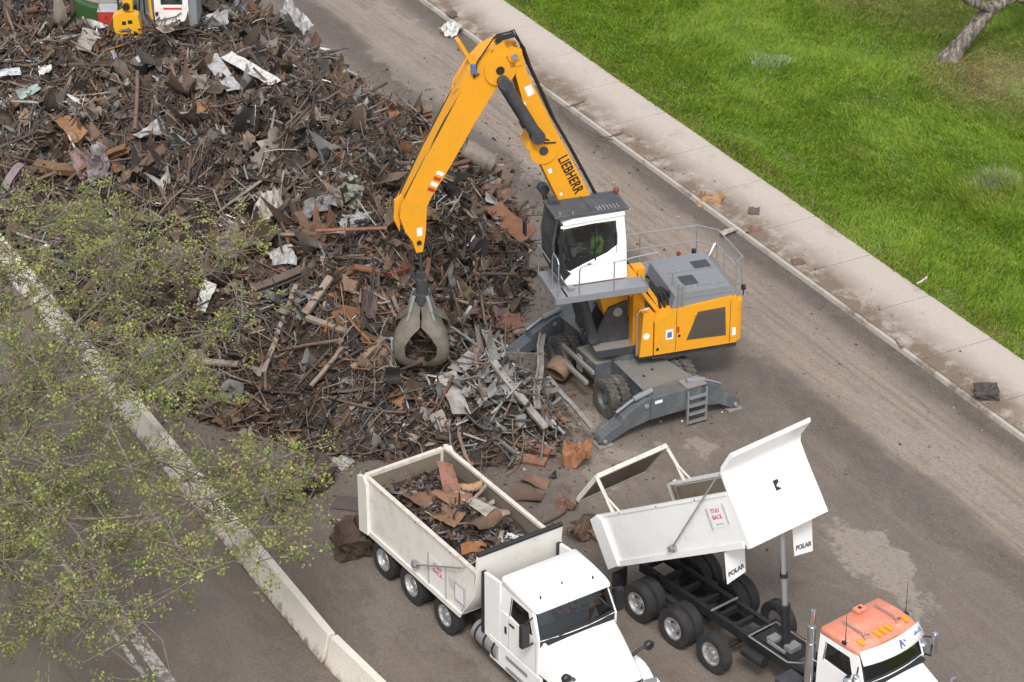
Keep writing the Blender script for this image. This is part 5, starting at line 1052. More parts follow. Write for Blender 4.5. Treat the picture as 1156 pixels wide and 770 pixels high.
b_ = MB(); b_.b(0.05, 0.66, -1.42, -0.75, 2.2, 2.68); b_.m(1); b_.b(0.02, 0.70, -1.44, -0.73, 2.681, 2.72); b_.m(2); b_.tube([(0.1, -1.44, 2.75), (0.1, -1.44, 3.2), (0.6, -1.44, 3.2)], 0.02, 6); b_.build('red_panel', ['red', 'sign_grey', 'steel'], G, bevel=0.03)
b_ = MB(); b_.prism([(0.70, 0.0), (1.85, 0.0), (1.75, 1.5), (0.6, 1.5)], -1.30, -0.2); b_.prism([(-0.4, 0.0), (2.3, 0.0), (2.1, 1.44), (-0.2, 1.44)], -0.19, 1.4); b_.build('pedestal', 'green', G, bevel=0.03)
b_ = MB(); b_.prism([(0.62, 2.70), (1.05, 2.86), (1.48, 2.70), (1.62, 1.85), (1.98, 1.66), (2.2, 1.62), (2.2, 1.52), (1.0, 1.48), (0.62, 2.2)], -1.85, -1.38); b_.prism([(0.95, 2.85), (1.3, 2.85), (1.42, 4.9), (1.15, 4.9)], -1.75, -1.5)
b_.m(1)
for (x0, x1, z_, h_) in ((0.92, 1.06, 2.38, 0.14), (1.12, 1.28, 2.42, 0.14), (0.95, 1.1, 1.98, 0.07), (1.16, 1.45, 2.0, 0.07), (0.97, 1.5, 1.86, 0.06), (1.0, 1.5, 1.74, 0.07), (1.04, 1.4, 1.64, 0.04)): b_.b(x0, x1, -1.853, -1.8495, z_, z_ + h_)
b_.m(2); b_.cyl((1.1, -1.9, 3.05), (1.1, -1.34, 3.05), 0.12, 14); b_.tube([(0.8, -1.6, 2.9), (0.78, -1.62, 3.9), (1.0, -1.6, 4.9)], 0.035, 6); b_.tube([(1.5, -1.6, 2.8), (1.6, -1.62, 3.6), (1.5, -1.6, 4.9)], 0.035, 6)
b_.build('arm_head', ['yellow_far', 'black_text', 'plastic'], G, bevel=0.02)
b_ = MB(); b_.tube([(1.95, -1.4, 1.75), (1.85, -1.3, 2.8), (1.75, -1.2, 4.8)], 0.05, 8); b_.m(1); b_.b(1.55, 1.92, -1.15, -0.7, 2.05, 2.4); b_.b(1.3, 1.9, -0.69, 0.0, 1.8, 2.9); b_.m(2); b_.tube([(1.62, -1.1, 2.4), (1.6, -1.05, 3.2), (1.7, -1.0, 4.6)], 0.03, 6); b_.build('arm_link', ['yellow_far', 'hood_grey', 'plastic'], G)
mp = lambda a, z, t: (a, -1.2 + t, z)
b_ = MB(); b_.annulus([(1.97, 2.1), (3.15, 2.1), (3.15, 4.2), (1.97, 4.2)], [(2.2, 2.85), (2.95, 2.85), (3.0, 3.95), (2.2, 3.95)], mp, 0, 0.06); b_.b(1.97, 3.15, -1.139, 0.4, 2.1, 2.7); b_.b(1.95, 3.18, -1.22, 0.45, 4.201, 4.3)
for x_ in (1.975, 3.085): b_.b(x_, x_ + 0.06, -1.13, 0.4, 2.7, 4.2)
b_.m(1); b_.b(2.28, 2.92, -1.206, -1.199, 2.68, 2.76); b_.m(2); b_.b(3.155, 3.42, -1.1, 0.3, 2.0, 3.4); b_.m(3); b_.tube([(2.1, -1.26, 2.3), (2.7, -1.26, 2.45), (2.9, -1.26, 2.6)], 0.02, 6); b_.box((2.05, -1.24, 2.55), (0.1, 0.05, 0.12))
cb_ = b_.build('cab', ['white_worn', 'sign_red', 'hood_grey', 'plastic'], G, bevel=0.03)
g = MB(); g.add([(2.19, -1.17, 2.84), (2.96, -1.17, 2.84), (3.01, -1.17, 3.96), (2.19, -1.17, 3.96)], [(0, 1, 2, 3)]); g.build('window', 'glass_dark', cb_, smooth=0)
for y_ in (-0.2, 2.2):
    t_ = MB(); t_.prism([(-1.9, 0.25), (-1.6, 0.02), (3.6, 0.02), (3.9, 0.25), (3.9, 0.65), (3.6, 0.9), (-1.6, 0.9), (-1.9, 0.65)], y_ + 0.7, y_ + 1.3); t_.build('track', 'dark_grey', G, bevel=0.03)
# ------------------------------------------------------------------ tree on the lawn (crown above the picture)
def branch_pts(a, b_, sag=0.15, n=5, seed=0):
    r = random.Random(seed); a, b_ = Vector(a), Vector(b_); L = (b_ - a).length; pts = []
    for i in range(n + 1):
        t = i / n; p = a.lerp(b_, t); p += Vector((r.uniform(-1, 1), r.uniform(-1, 1), r.uniform(-0.6, 0.6))) * L * 0.04 * (1 if 0 < i < n else 0); p.z += sag * L * 0.25 * math.sin(PI * t); pts.append(p)
    return pts
def leaf_cloud(centers, rad, per, size, cols, seed, flat=0.6):
    r = np.random.default_rng(seed); C0 = np.repeat(np.asarray(centers, float), per, 0); N = len(C0)
    rd = np.repeat(np.asarray(rad, float) if np.ndim(rad) else np.full(len(centers), rad), per)
    d = r.normal(0, 1, (N, 3)); d /= np.linalg.norm(d, axis=1)[:, None]; P = C0 + d * (rd * r.random(N) ** 0.45)[:, None] * np.array([1, 1, flat])
    n = r.normal(0, 1, (N, 3)); n[:, 2] = np.abs(n[:, 2]) + 0.5; n /= np.linalg.norm(n, axis=1)[:, None]
    u = np.cross(n, r.normal(0, 1, (N, 3))); u /= np.linalg.norm(u, axis=1)[:, None]; w_ = np.cross(n, u)
    s = size * r.uniform(0.6, 1.3, N)[:, None]
    # folded five-point leaf: two quads either side of the midrib
    base = P - u * s * 0.5; tip = P + u * s * 0.6; mid = P + n * s * -0.10
    l1 = P + w_ * s * 0.48 + u * s * 0.05 + n * s * 0.08; r1 = P - w_ * s * 0.48 + u * s * 0.05 + n * s * 0.08
    V_ = np.stack([base, l1, tip, r1, mid], 1).reshape(-1, 3); o = np.arange(N)[:, None] * 5
    Fq = np.concatenate([o + np.array([[0, 4, 1]]), o + np.array([[4, 2, 1]]), o + np.array([[0, 3, 4]]), o + np.array([[4, 3, 2]])], 0)
    cols = np.asarray(cols); cc = np.repeat(r.integers(0, len(cols), len(centers)), per); mixr = r.random(N)[:, None]
    c = cols[cc] * (1 - 0.45 * mixr) + cols[r.integers(0, len(cols), N)] * 0.45 * mixr; c *= r.uniform(0.7, 1.3, N)[:, None]
    return V_, Fq, np.repeat(c, 5, 0)
tx, ty = at(1071, 74, 0.35)[:2]; tz = float(lawn_z(*xy2uv(tx, ty)))
TL = thing('tree', 'grey leaning tree trunk forking low, on the worn lawn patch', 'tree', (tx, ty, tz - 0.05))
tr = MB()
def atl(px, py, dy):    # a point on the picture's trunk, dy metres further away than the base
    z0 = 0; r_ = ray(px, py); t = (ty + dy - CAM[1]) / r_[1]; p = CAM + r_ * t; return (p[0] - tx, dy, p[2] - tz + 0.05)
trunk = [(-0.05, 0, -0.1), (0.0, 0.0, 0.15), atl(1085, 50, 0.15), atl(1104, 26, 0.3), atl(1120, 8, 0.5), atl(1140, -2, 0.8), atl(1165, -12, 1.2), atl(1200, -45, 1.6)]
tr.tube(trunk, [0.52, 0.37, 0.30, 0.28, 0.26, 0.21, 0.18, 0.13], 12)
tr.tube([atl(1122, 12, 0.5), atl(1108, 6, 0.1), atl(1092, 1, -0.4), atl(1070, -25, -1.0), atl(1050, -70, -1.5)], [0.20, 0.17, 0.13, 0.10, 0.06], 10)
tr.tube([atl(1145, -4, 0.8), atl(1165, 4, 0.9), atl(1200, 2, 1.4)], [0.15, 0.12, 0.08], 8)
for q in range(5): a = 2 * PI * q / 5 + 0.3; tr.tube([(0.1 * math.cos(a), 0.1 * math.sin(a), 0.25), (0.38 * math.cos(a), 0.38 * math.sin(a), 0.06), (0.7 * math.cos(a), 0.7 * math.sin(a), -0.08)], [0.18, 0.10, 0.04], 7)
rr_ = random.Random(4); ends = []
for src in (trunk[-1], trunk[-2], atl(1050, -70, -1.5), atl(1200, 2, 1.4)):
    for q in range(5):
        e = Vector(src) + Vector((rr_.uniform(-1.2, 2.6), rr_.uniform(-1.5, 2.0), rr_.uniform(0.8, 2.6))); tr.tube(branch_pts(src, e, 0.1, 4, q), [0.09, 0.07, 0.05, 0.035, 0.02], 6); ends.append(e)
tr.build('trunk', 'bark', TL, smooth=60)
cen = [tuple(e + Vector((rr_.gauss(0, .6), rr_.gauss(0, .6), rr_.gauss(0.3, .4)))) for e in ends for q in range(3)]
cen = [c for c in cen if c[2] > 2.6]
V_, Fq, C_ = leaf_cloud(cen, 0.8, 90, 0.13, [(0.055, 0.085, 0.02), (0.085, 0.11, 0.03), (0.04, 0.06, 0.018)], 5)
numesh('crown', V_, Fq, ['leaf'], tint=C_, parent=TL)

# ------------------------------------------------------------------ loose-crowned tree in front of the left carriageway
bx, by = at(-90, 720, 0)[:2]
TN = thing('tree', 'sparse yellow-green tree spreading thin leafy branches over the barriers and left road', 'tree', (bx, by, 0))
B0 = np.array([bx, by, 0.0]); r = np.random.default_rng(12)
def region(n, x0, x1, y0, y1, z0, z1, keep):
    out = []
    while len(out) < n:
        px, py = r.uniform(x0, x1), r.uniform(y0, y1)
        if r.random() < keep(px, py): out.append(tuple(at(px, py, r.uniform(z0, z1)) - B0))
    return out
def dA(px, py):   # upper sprays: dense towards the left, thin along the ragged right edge
    edge = 285 - 0.0 * py - max(0, abs(py - 330) - 90) * 0.9
    return float(np.clip((edge - px) / 230, 0, 1) ** 0.6 * (0.25 + 1.1 * (vnoise(np.array([px / 42.0]), np.array([py / 42.0]))[0] > 0.42)))
def dB(px, py): return float(np.clip((330 - px) / 330, 0, 1) * (0.10 + 1.0 * (vnoise(np.array([px / 38.0 + 9]), np.array([py / 38.0]))[0] > 0.52)))
def dC(px, py): return float((vnoise(np.array([px / 30.0 + 20]), np.array([py / 30.0]))[0] > 0.46) * 0.9 * (1 - min(1, math.hypot((px - 290) / 70, (py - 555) / 75))) ** 0.5 if math.hypot((px - 290) / 70, (py - 555) / 75) < 1 else 0)
cA = region(185, -120, 290, 222, 455, 4.0, 8.0, dA)
cB = region(190, -140, 300, 440, 800, 3.2, 7.0, dB)
cC = region(34, 215, 350, 470, 640, 4.0, 6.5, dC)
cD = [tuple(np.array([r.uniform(-6, -1), r.uniform(-5, 4), r.uniform(4, 9)])) for _ in range(60)]
cen = np.array(cA + cB + cC + cD)
# branches: join each spray to the nearest point of the growing skeleton, trunk outwards
nodes = [np.array([0, 0, 0.0]), np.array([0.1, 0.1, 1.5]), np.array([0.3, 0.4, 3.0]), np.array([0.7, 0.9, 4.3])]; par = [-1, 0, 1, 2]
order = np.argsort(np.linalg.norm(cen - nodes[3], axis=1))
for i in order:
    c0 = cen[i]; nd = np.array(nodes[2:]); d_ = np.linalg.norm(nd - c0, axis=1) + 0.35 * np.linalg.norm(nd - nodes[3], axis=1)
    j = int(np.argmin(d_)) + 2; a0 = nodes[j]; L = np.linalg.norm(c0 - a0); st_n = max(1, int(L / 0.55)); prev = j
    perp = r.normal(0, 1, 3)
    for q in range(1, st_n + 1):
        t = q / st_n; p = a0 + (c0 - a0) * t + perp * L * 0.07 * math.sin(PI * t) + (r.normal(0, 0.05, 3) if q < st_n else 0); p[2] += 0.05 * L * math.sin(PI * t)
        nodes.append(p); par.append(prev); prev = len(nodes) - 1
cnt = np.ones(len(nodes))
for i in range(len(nodes) - 1, 0, -1): cnt[par[i]] += cnt[i]
rad = 0.0055 * cnt ** 0.46 + 0.004; rad[0] = 0.30; rad[1] = 0.24; rad[2] = 0.21; rad[3] = 0.18
tk = MB(); kids = [[] for _ in nodes]
for i in range(1, len(nodes)): kids[par[i]].append(i)
stack = [(0, kids[0][0])]
while stack:
    a_, b0 = stack.pop(); ch = [a_, b0]
    while True:
        ks = kids[ch[-1]]
        if not ks: break
        ks = sorted(ks, key=lambda q: -cnt[q]); stack += [(ch[-1], q) for q in ks[1:]]; ch.append(ks[0])
    tk.tube([tuple(nodes[q]) for q in ch], [min(rad[q], rad[ch[1]] * 1.05) for q in ch], 8 if rad[ch[1]] > 0.06 else 5)
# fine side twigs
tw = []
for c0 in cen:
    for q in range(9):
        e = c0 + r.normal(0, 1, 3) * np.array([0.6, 0.6, 0.35]); m_ = (c0 + e) / 2 + r.normal(0, 0.08, 3); tk.tube([tuple(c0), tuple(m_), tuple(e)], [0.015, 0.012, 0.007], 3, cap=False)
        if r.random() < 0.62: tw += [e, e * 0.6 + m_ * 0.4]
tk.build('trunk', 'twig', TN, smooth=60)
cl = [(0.29, 0.33, 0.08), (0.36, 0.38, 0.11), (0.23, 0.31, 0.075), (0.28, 0.22, 0.12), (0.13, 0.16, 0.06), (0.25, 0.29, 0.08), (0.22, 0.17, 0.10)]
lc = np.array(tw)
V_, Fq, C_ = leaf_cloud(lc, 0.21, 17, 0.066, cl, 8, flat=0.8)
numesh('crown', V_, Fq, ['leaf'], tint=C_, parent=TN)
# ------------------------------------------------------------------ scrap heap: a mound of fine scrap, loose small pieces over it, and individual pieces
PB = np.array([(-30.5, -11.05), (-31, -4.0), (-31.5, 0.5), (-28, 3.4), (-22, 4.0), (-14, 4.1), (-10, 4.9), (-6.5, 4.0), (-3.5, 2.3), (-0.8, 0.7), (0.8, -0.6), (3.0, -1.2), (5.2, -1.3), (6.1, -2.2), (5.8, -3.8), (4.6, -5.6), (2.7, -8.0), (0.0, -9.6), (-3.2, -11.05)])
def sdist(u, v):
    """distance inside the heap's outline (negative outside)"""
    P = np.stack([u, v], -1); best = np.full(u.shape, 1e9); inside = np.zeros(u.shape, bool); n = len(PB)
    for i in range(n):
        a, b_ = PB[i], PB[(i + 1) % n]; ab = b_ - a; t = np.clip(((P - a) @ ab) / (ab @ ab), 0, 1); d = np.linalg.norm(P - (a + t[..., None] * ab), axis=-1)
        w_ = 1.0 if not (abs(a[1] + 11.05) < 1e-6 and abs(b_[1] + 11.05) < 1e-6) else 1.0
        best = np.minimum(best, d * w_)
        c_ = ((a[1] > v) != (b_[1] > v)) & (u < (b_[0] - a[0]) * (v - a[1]) / (b_[1] - a[1] + 1e-12) + a[0]); inside ^= c_
    return np.where(inside, best, -best)
def mound(u, v):
    u = np.asarray(u, float); v = np.asarray(v, float); d = sdist(u, v)
    cap = np.interp(u, [-31, -25, -21, -15, -8, -2, 3, 7], [1.6, 2.2, 3.2, 4.4, 4.9, 4.0, 2.3, 1.4])
    lump = (fbm(u * 0.33 + 30, v * 0.33 + 17, 4) - 0.45) * 4.4 - 3.2 * np.clip(fbm(u * 0.7 + 90, v * 0.7 + 44, 3) - 0.50, 0, 1) + (fbm(u * 1.1 + 3, v * 1.1 + 8, 3) - 0.45) * 1.5
    dd = np.maximum(d, 0)
    st = np.interp(u, [-12, -4, 3], [0.8, 1.05, 1.25]); h = cap * (1 - np.exp(-dd * st / cap)) + lump * np.clip(dd / 2.0, 0, 1) * 0.8
    h = h + 0.7 * np.exp(-((u - 4.0) / 1.3) ** 2 - ((v + 2.6) / 1.0) ** 2) * np.clip(dd, 0, 1)
    barrier_side = np.clip((-9.0 - v) / 2.0, 0, 1); h = h + 0.45 * barrier_side * np.clip(d * 2, 0, 1)
    return np.where(d > 0, np.maximum(h, 0.0), d * 0.3)
def mound_xy(x, y): return mound(*xy2uv(np.asarray(x, float), np.asarray(y, float)))
us = np.arange(-33, 8, 0.22); vs_ = np.arange(-11.2, 6, 0.22); UU, VV = np.meshgrid(us, vs_, indexing='ij'); ZZ = mound(UU, VV)
ZZ = ZZ + np.where(ZZ > 0.1, rng.normal(0, 0.07, ZZ.shape), 0); X_, Y_ = uv2xy(UU, VV); nu, nv = UU.shape; idx = np.arange(nu * nv).reshape(nu, nv)
Fq = np.stack([idx[:-1, :-1], idx[1:, :-1], idx[1:, 1:], idx[:-1, 1:]], -1).reshape(-1, 4)
Fq = Fq[(ZZ.ravel()[Fq] > -0.12).any(1)]
k = NT('fine_scrap'); n = k.noise(2.5, detail=8, rough=0.75); n2 = k.noise(16, detail=5, rough=0.7)
k.base(k.mix(k.mr(n, 0.38, 0.62), (0.040, 0.031, 0.026), k.mix(n2, (0.055, 0.042, 0.034), (0.125, 0.09, 0.068)))); k.rough(0.95); k.bump(n2, 1.0, 0.12); M['fine'] = k.m
tag(numesh('scrap_mound', np.stack([X_, Y_, ZZ], -1).reshape(-1, 3), Fq, ['fine'], smooth=False), 'tangled heap of rusty scrap metal between barrier and road', 'scrap heap', kind='stuff')

def norm3(a): return a / (np.linalg.norm(a, axis=-1, keepdims=True) + 1e-9)
def bars(P, D, L, W, T, bend, r):
    """bent bars: 5 rings of 4 corners"""
    N = len(P); D = norm3(D); A = norm3(np.cross(D, r.normal(0, 1, (N, 3)))); B = np.cross(D, A); k1 = r.normal(0, 1, (N, 1)) * bend; k2 = r.normal(0, 1, (N, 1)) * bend * 0.6; rings = []
    for i in range(5):
        t = i / 4 - 0.5; c = P + D * (L * t)[:, None] + A * (L[:, None] * (k1 * (t * t - 0.08) + k2 * t ** 3 * 2)) + B * (L[:, None] * k2 * (t * t - 0.08))
        tw = r.normal(0, 0.15, (N, 1)) * i
        a = A * np.cos(tw) + B * np.sin(tw); b_ = -A * np.sin(tw) + B * np.cos(tw)
        for sa, sb in ((1, 1), (-1, 1), (-1, -1), (1, -1)): rings.append(c + a * (W * sa / 2)[:, None] + b_ * (T * sb / 2)[:, None])
    V_ = np.stack(rings, 1); f = [(i * 4 + q, i * 4 + (q + 1) % 4, (i + 1) * 4 + (q + 1) % 4, (i + 1) * 4 + q) for i in range(4) for q in range(4)] + [(3, 2, 1, 0), (16, 17, 18, 19)]
    return V_, np.array(f)
def sheets(P, U, Vd, L, W, crumple, r):
    N = len(P); U = norm3(U); n = norm3(np.cross(U, Vd)); Vd = np.cross(n, U); g = 5; vs = []
    fa = r.normal(0, 1, (N, 1)); fb = r.normal(0, 1, (N, 1)); fc = r.normal(0, 1, (N, 1))
    for i in range(g):
        for j in range(g):
            a = i / (g - 1) - 0.5; b_ = j / (g - 1) - 0.5; s = np.minimum(L, W)[:, None]
            h = crumple[:, None] * s * (fa * abs(a) * 1.6 + fb * abs(b_) * 1.4 + fc * a * b_ * 3 + r.normal(0, 0.20, (N, 1)))
            vs.append(P + U * (L * a)[:, None] * (1 - 0.10 * np.abs(r.normal(0, .6, (N, 1)))) + Vd * (W * b_)[:, None] * (1 - 0.10 * np.abs(r.normal(0, .6, (N, 1)))) + n * h)
    f = [(i * g + j, i * g + j + 1, (i + 1) * g + j + 1, (i + 1) * g + j) for i in range(g - 1) for j in range(g - 1)]
    return np.stack(vs, 1), np.array(f)
PAL = np.array([(0.095, 0.062, 0.044), (0.135, 0.090, 0.064), (0.068, 0.053, 0.045), (0.032, 0.029, 0.028), (0.17, 0.115, 0.08), (0.20, 0.095, 0.045), (0.17, 0.16, 0.15), (0.33, 0.315, 0.30), (0.24, 0.205, 0.175), (0.62, 0.62, 0.61), (0.13, 0.135, 0.14)])
def palette(u, v, r, pale=1.0):
    N = len(u); dark = np.clip(1.2 - np.hypot((u + 5) / 5.5, (v + 1.5) / 3.5), 0, 1) + np.clip(1.1 - np.hypot((u - 3.0) / 3.2, (v + 5.8) / 3.2), 0, 1) * 1.2; rustz = fbm(u * 0.25 + 70, v * 0.25 + 5, 3)  # burnt middle, plus shade of hollows put into the front slope's colours
    gz = 2.5 * np.exp(-((u - 4.2) / 1.5) ** 2 - ((v + 2.5) / 1.2) ** 2); n1 = fbm(u * 0.5 + 11, v * 0.5 + 31, 3); n2 = fbm(u * 0.6 + 51, v * 0.6 + 3, 3); silver = np.clip((n1 - 0.52) * 14, 0, 2.2); tan = np.clip((n2 - 0.5) * 12, 0, 2.5); dk = np.clip((0.42 - n2) * 16, 0, 3)
    w_ = np.stack([np.full(N, 2.6), np.full(N, 2.6), np.full(N, 1.6), 0.7 + 2.2 * dark + dk * 0.7, 1.2 + tan, np.clip(rustz * 5 - 1.7, 0.1, 3.0), 0.7 + 0.8 * dark + silver + gz, (0.25 + 0.6 * silver + gz * 0.7) * pale, 0.6 + tan, (0.07 + 0.22 * silver) * pale, 0.3 + 0.6 * silver + gz * 0.4], 1)
    cs = np.cumsum(w_ / w_.sum(1, keepdims=True), 1); ix = (r.random(N)[:, None] > cs).sum(1).clip(0, len(PAL) - 1); return PAL[ix] * r.uniform(0.6, 1.35, (N, 1)) * (0.55 + 0.95 * fbm(u * 0.9 + 2, v * 0.9 + 71, 3))[:, None]
def samples(N, r, inset=-0.1):
    u = r.uniform(-32, 7.2, N * 3); v = r.uniform(-11.2, 5.2, N * 3); k_ = sdist(u, v) > inset; return u[k_][:N], v[k_][:N]
def slope_frame(u, v):
    e = 0.3; h = mound(u, v); du = (mound(u + e, v) - mound(u - e, v)) / (2 * e); dv = (mound(u, v + e) - mound(u, v - e)) / (2 * e)
    x, y = uv2xy(u, v); gx = du * UD[0] + dv * VD[0]; gy = du * UD[1] + dv * VD[1]; n = norm3(np.stack([-gx, -gy, np.ones_like(gx)], -1)); return np.stack([x, y, np.maximum(h, 0.02)], -1), n
def tang(n, r, tilt, P=None):
    N = len(n); t = r.normal(0, 1, (N, 3))
    if P is not None: a = fbm(P[:, 0] * 0.45 + 60, P[:, 1] * 0.45 + 60, 3) * 4 * PI; t = t * 0.75 + np.stack([np.cos(a), np.sin(a), 0 * a], -1) * 1.1
    t -= n * (t * n).sum(1, keepdims=True); t = norm3(t); return norm3(t + n * r.normal(0, tilt, (N, 1)))
AV, AF, AC = [], [], []; _o = [0]
def push(V_, f, c):
    N, kk = V_.shape[:2]; AV.append(V_.reshape(-1, 3)); AF.append((f[None] + (np.arange(N) * kk)[:, None, None]).reshape(-1, 4) + _o[0]); AC.append(np.repeat(c, kk, 0)); _o[0] += N * kk
r = np.random.default_rng(21)
for N, l0, l1, w0, w1, bend, tilt, lift in ((15000, 0.2, 0.8, 0.012, 0.045, 0.6, 0.55, 0.12), (7000, 0.6, 1.7, 0.012, 0.055, 0.35, 0.38, 0.2), (1700, 1.2, 2.6, 0.03, 0.10, 0.16, 0.25, 0.26)):
    u, v = samples(N, r); N = len(u); P, n = slope_frame(u, v); L = r.uniform(l0, l1, N); W = r.uniform(w0, w1, N); P = P + n * (r.uniform(-0.05, lift, (N, 1)))
    V_, f = bars(P, tang(n, r, tilt, P), L, W, W * r.uniform(0.25, 1, N), bend, r); push(V_, f, palette(u, v, r, 0.8))
for N, s0, s1, cr, tilt in ((12000, 0.08, 0.28, 0.8, 0.8), (2600, 0.25, 0.5, 0.75, 0.6), (700, 0.5, 0.95, 0.7, 0.4)):
    u, v = samples(N, r); N = len(u); P, n = slope_frame(u, v); t = tang(n, r, tilt); b_ = np.cross(n, t) + r.normal(0, tilt * 0.7, (N, 3)); L = r.uniform(s0, s1, N)
    V_, f = sheets(P + n * r.uniform(-0.04, 0.16, (N, 1)), t, b_, L, L * r.uniform(0.3, 1.0, N), np.full(N, cr), r); push(V_, f, palette(u, v, r))
# pale grey aluminium tangle beside the handler
for kk, N in (('b', 120), ('s', 70)):
    u = r.normal(4.0, 1.0, N); v = r.normal(-2.8, 0.95, N); k_ = sdist(u, v) > -0.5; u, v = u[k_], v[k_]; N = len(u); P, n = slope_frame(u, v); P = P + n * r.uniform(-0.05, 0.45, (N, 1)); cc = np.array([(0.15, 0.145, 0.138), (0.22, 0.215, 0.205), (0.09, 0.085, 0.08), (0.33, 0.325, 0.315)])[r.choice(4, N, p=[.35, .3, .25, .1])]
    if kk == 'b': V_, f = bars(P, tang(n, r, 0.55), r.uniform(0.4, 1.7, N), r.uniform(0.03, 0.13, N), r.uniform(0.02, 0.05, N), 0.2, r)
    else: V_, f = sheets(P, tang(n, r, 0.5), r.normal(0, 1, (N, 3)), r.uniform(0.2, 0.6, N), r.uniform(0.15, 0.4, N), np.full(N, 0.6), r)
    push(V_, f, cc)
# curled wire
N = 2600; u, v = samples(N, r, 0.4); N = len(u); P, n = slope_frame(u, v); t = tang(n, r, 0.4); b_ = norm3(np.cross(n, t)); R0 = r.uniform(0.12, 0.4, N); ph = r.uniform(0, 6.28, N); arc = r.uniform(2.5, 7.5, N); rings = []
for i in range(9):
    a = ph + arc * i / 8; cc = P + n * (0.05 + 0.22 * r.random((N, 1)) * i / 8) + t * (np.cos(a) * R0)[:, None] + b_ * (np.sin(a) * R0 * 0.8)[:, None]; rr = 0.010
    for q in range(3): cc2 = cc + n * rr * math.cos(2.09 * q) + t * rr * math.sin(2.09 * q); rings.append(cc2)
V_ = np.stack(rings, 1); f = np.array([(i * 3 + q, i * 3 + (q + 1) % 3, (i + 1) * 3 + (q + 1) % 3, (i + 1) * 3 + q) for i in range(8) for q in range(3)]); push(V_, f, palette(u, v, r, 0.5))
tag(numesh('scrap_bits', np.concatenate(AV), np.concatenate(AF), ['bits'], tint=np.concatenate(AC)), 'loose small rusty bars, strips and crumpled sheet covering the heap', 'scrap', kind='stuff')

# crumbs of rust and stone lying on the road round the heap
AV, AF, AC = [], [], []; _o = [0]
N = 9500; u = r.uniform(-20, 13, N * 3); v = r.uniform(-11, 9.4, N * 3); d = sdist(u, v); pk = r.random(N * 3) < np.exp(d / 1.4) * (0.9 if True else 1) + 0.012 + 0.05 * np.exp(-((v - 8.9) / 0.5) ** 2); k_ = (d < 0) & pk
u, v = u[k_][:N], v[k_][:N]; N = len(u); x, y = uv2xy(u, v); L = r.uniform(0.025, 0.10, N) * np.where((r.random(N) < 0.08) & (d[k_][:N] > -2.0), 2.4, 1)
V_, f = sheets(np.stack([x, y, L * 0.2], -1), r.normal(0, 1, (N, 3)) * [1, 1, .3], r.normal(0, 1, (N, 3)) * [1, 1, .3], L, L * r.uniform(0.3, 1, N), np.full(N, 0.35), r); push(V_, f, palette(u, v, r, 1.4))
N2 = 130; u = r.uniform(-12, 12, N2); v = KV + 0.3 + np.abs(r.normal(0, 0.5, N2)); v = np.minimum(v, 12.2); x, y = uv2xy(u, v); L = r.uniform(0.02, 0.06, N2)
V_, f = sheets(np.stack([x, y, 0.13 + L * 0.2], -1), r.normal(0, 1, (N2, 3)) * [1, 1, .3], r.normal(0, 1, (N2, 3)) * [1, 1, .3], L, L * r.uniform(0.3, 1, N2), np.full(N2, 0.8), r); push(V_, f, palette(u, v, r, 1.0))
tag(numesh('debris', np.concatenate(AV), np.concatenate(AF), ['bits'], tint=np.concatenate(AC)), kind='stuff')

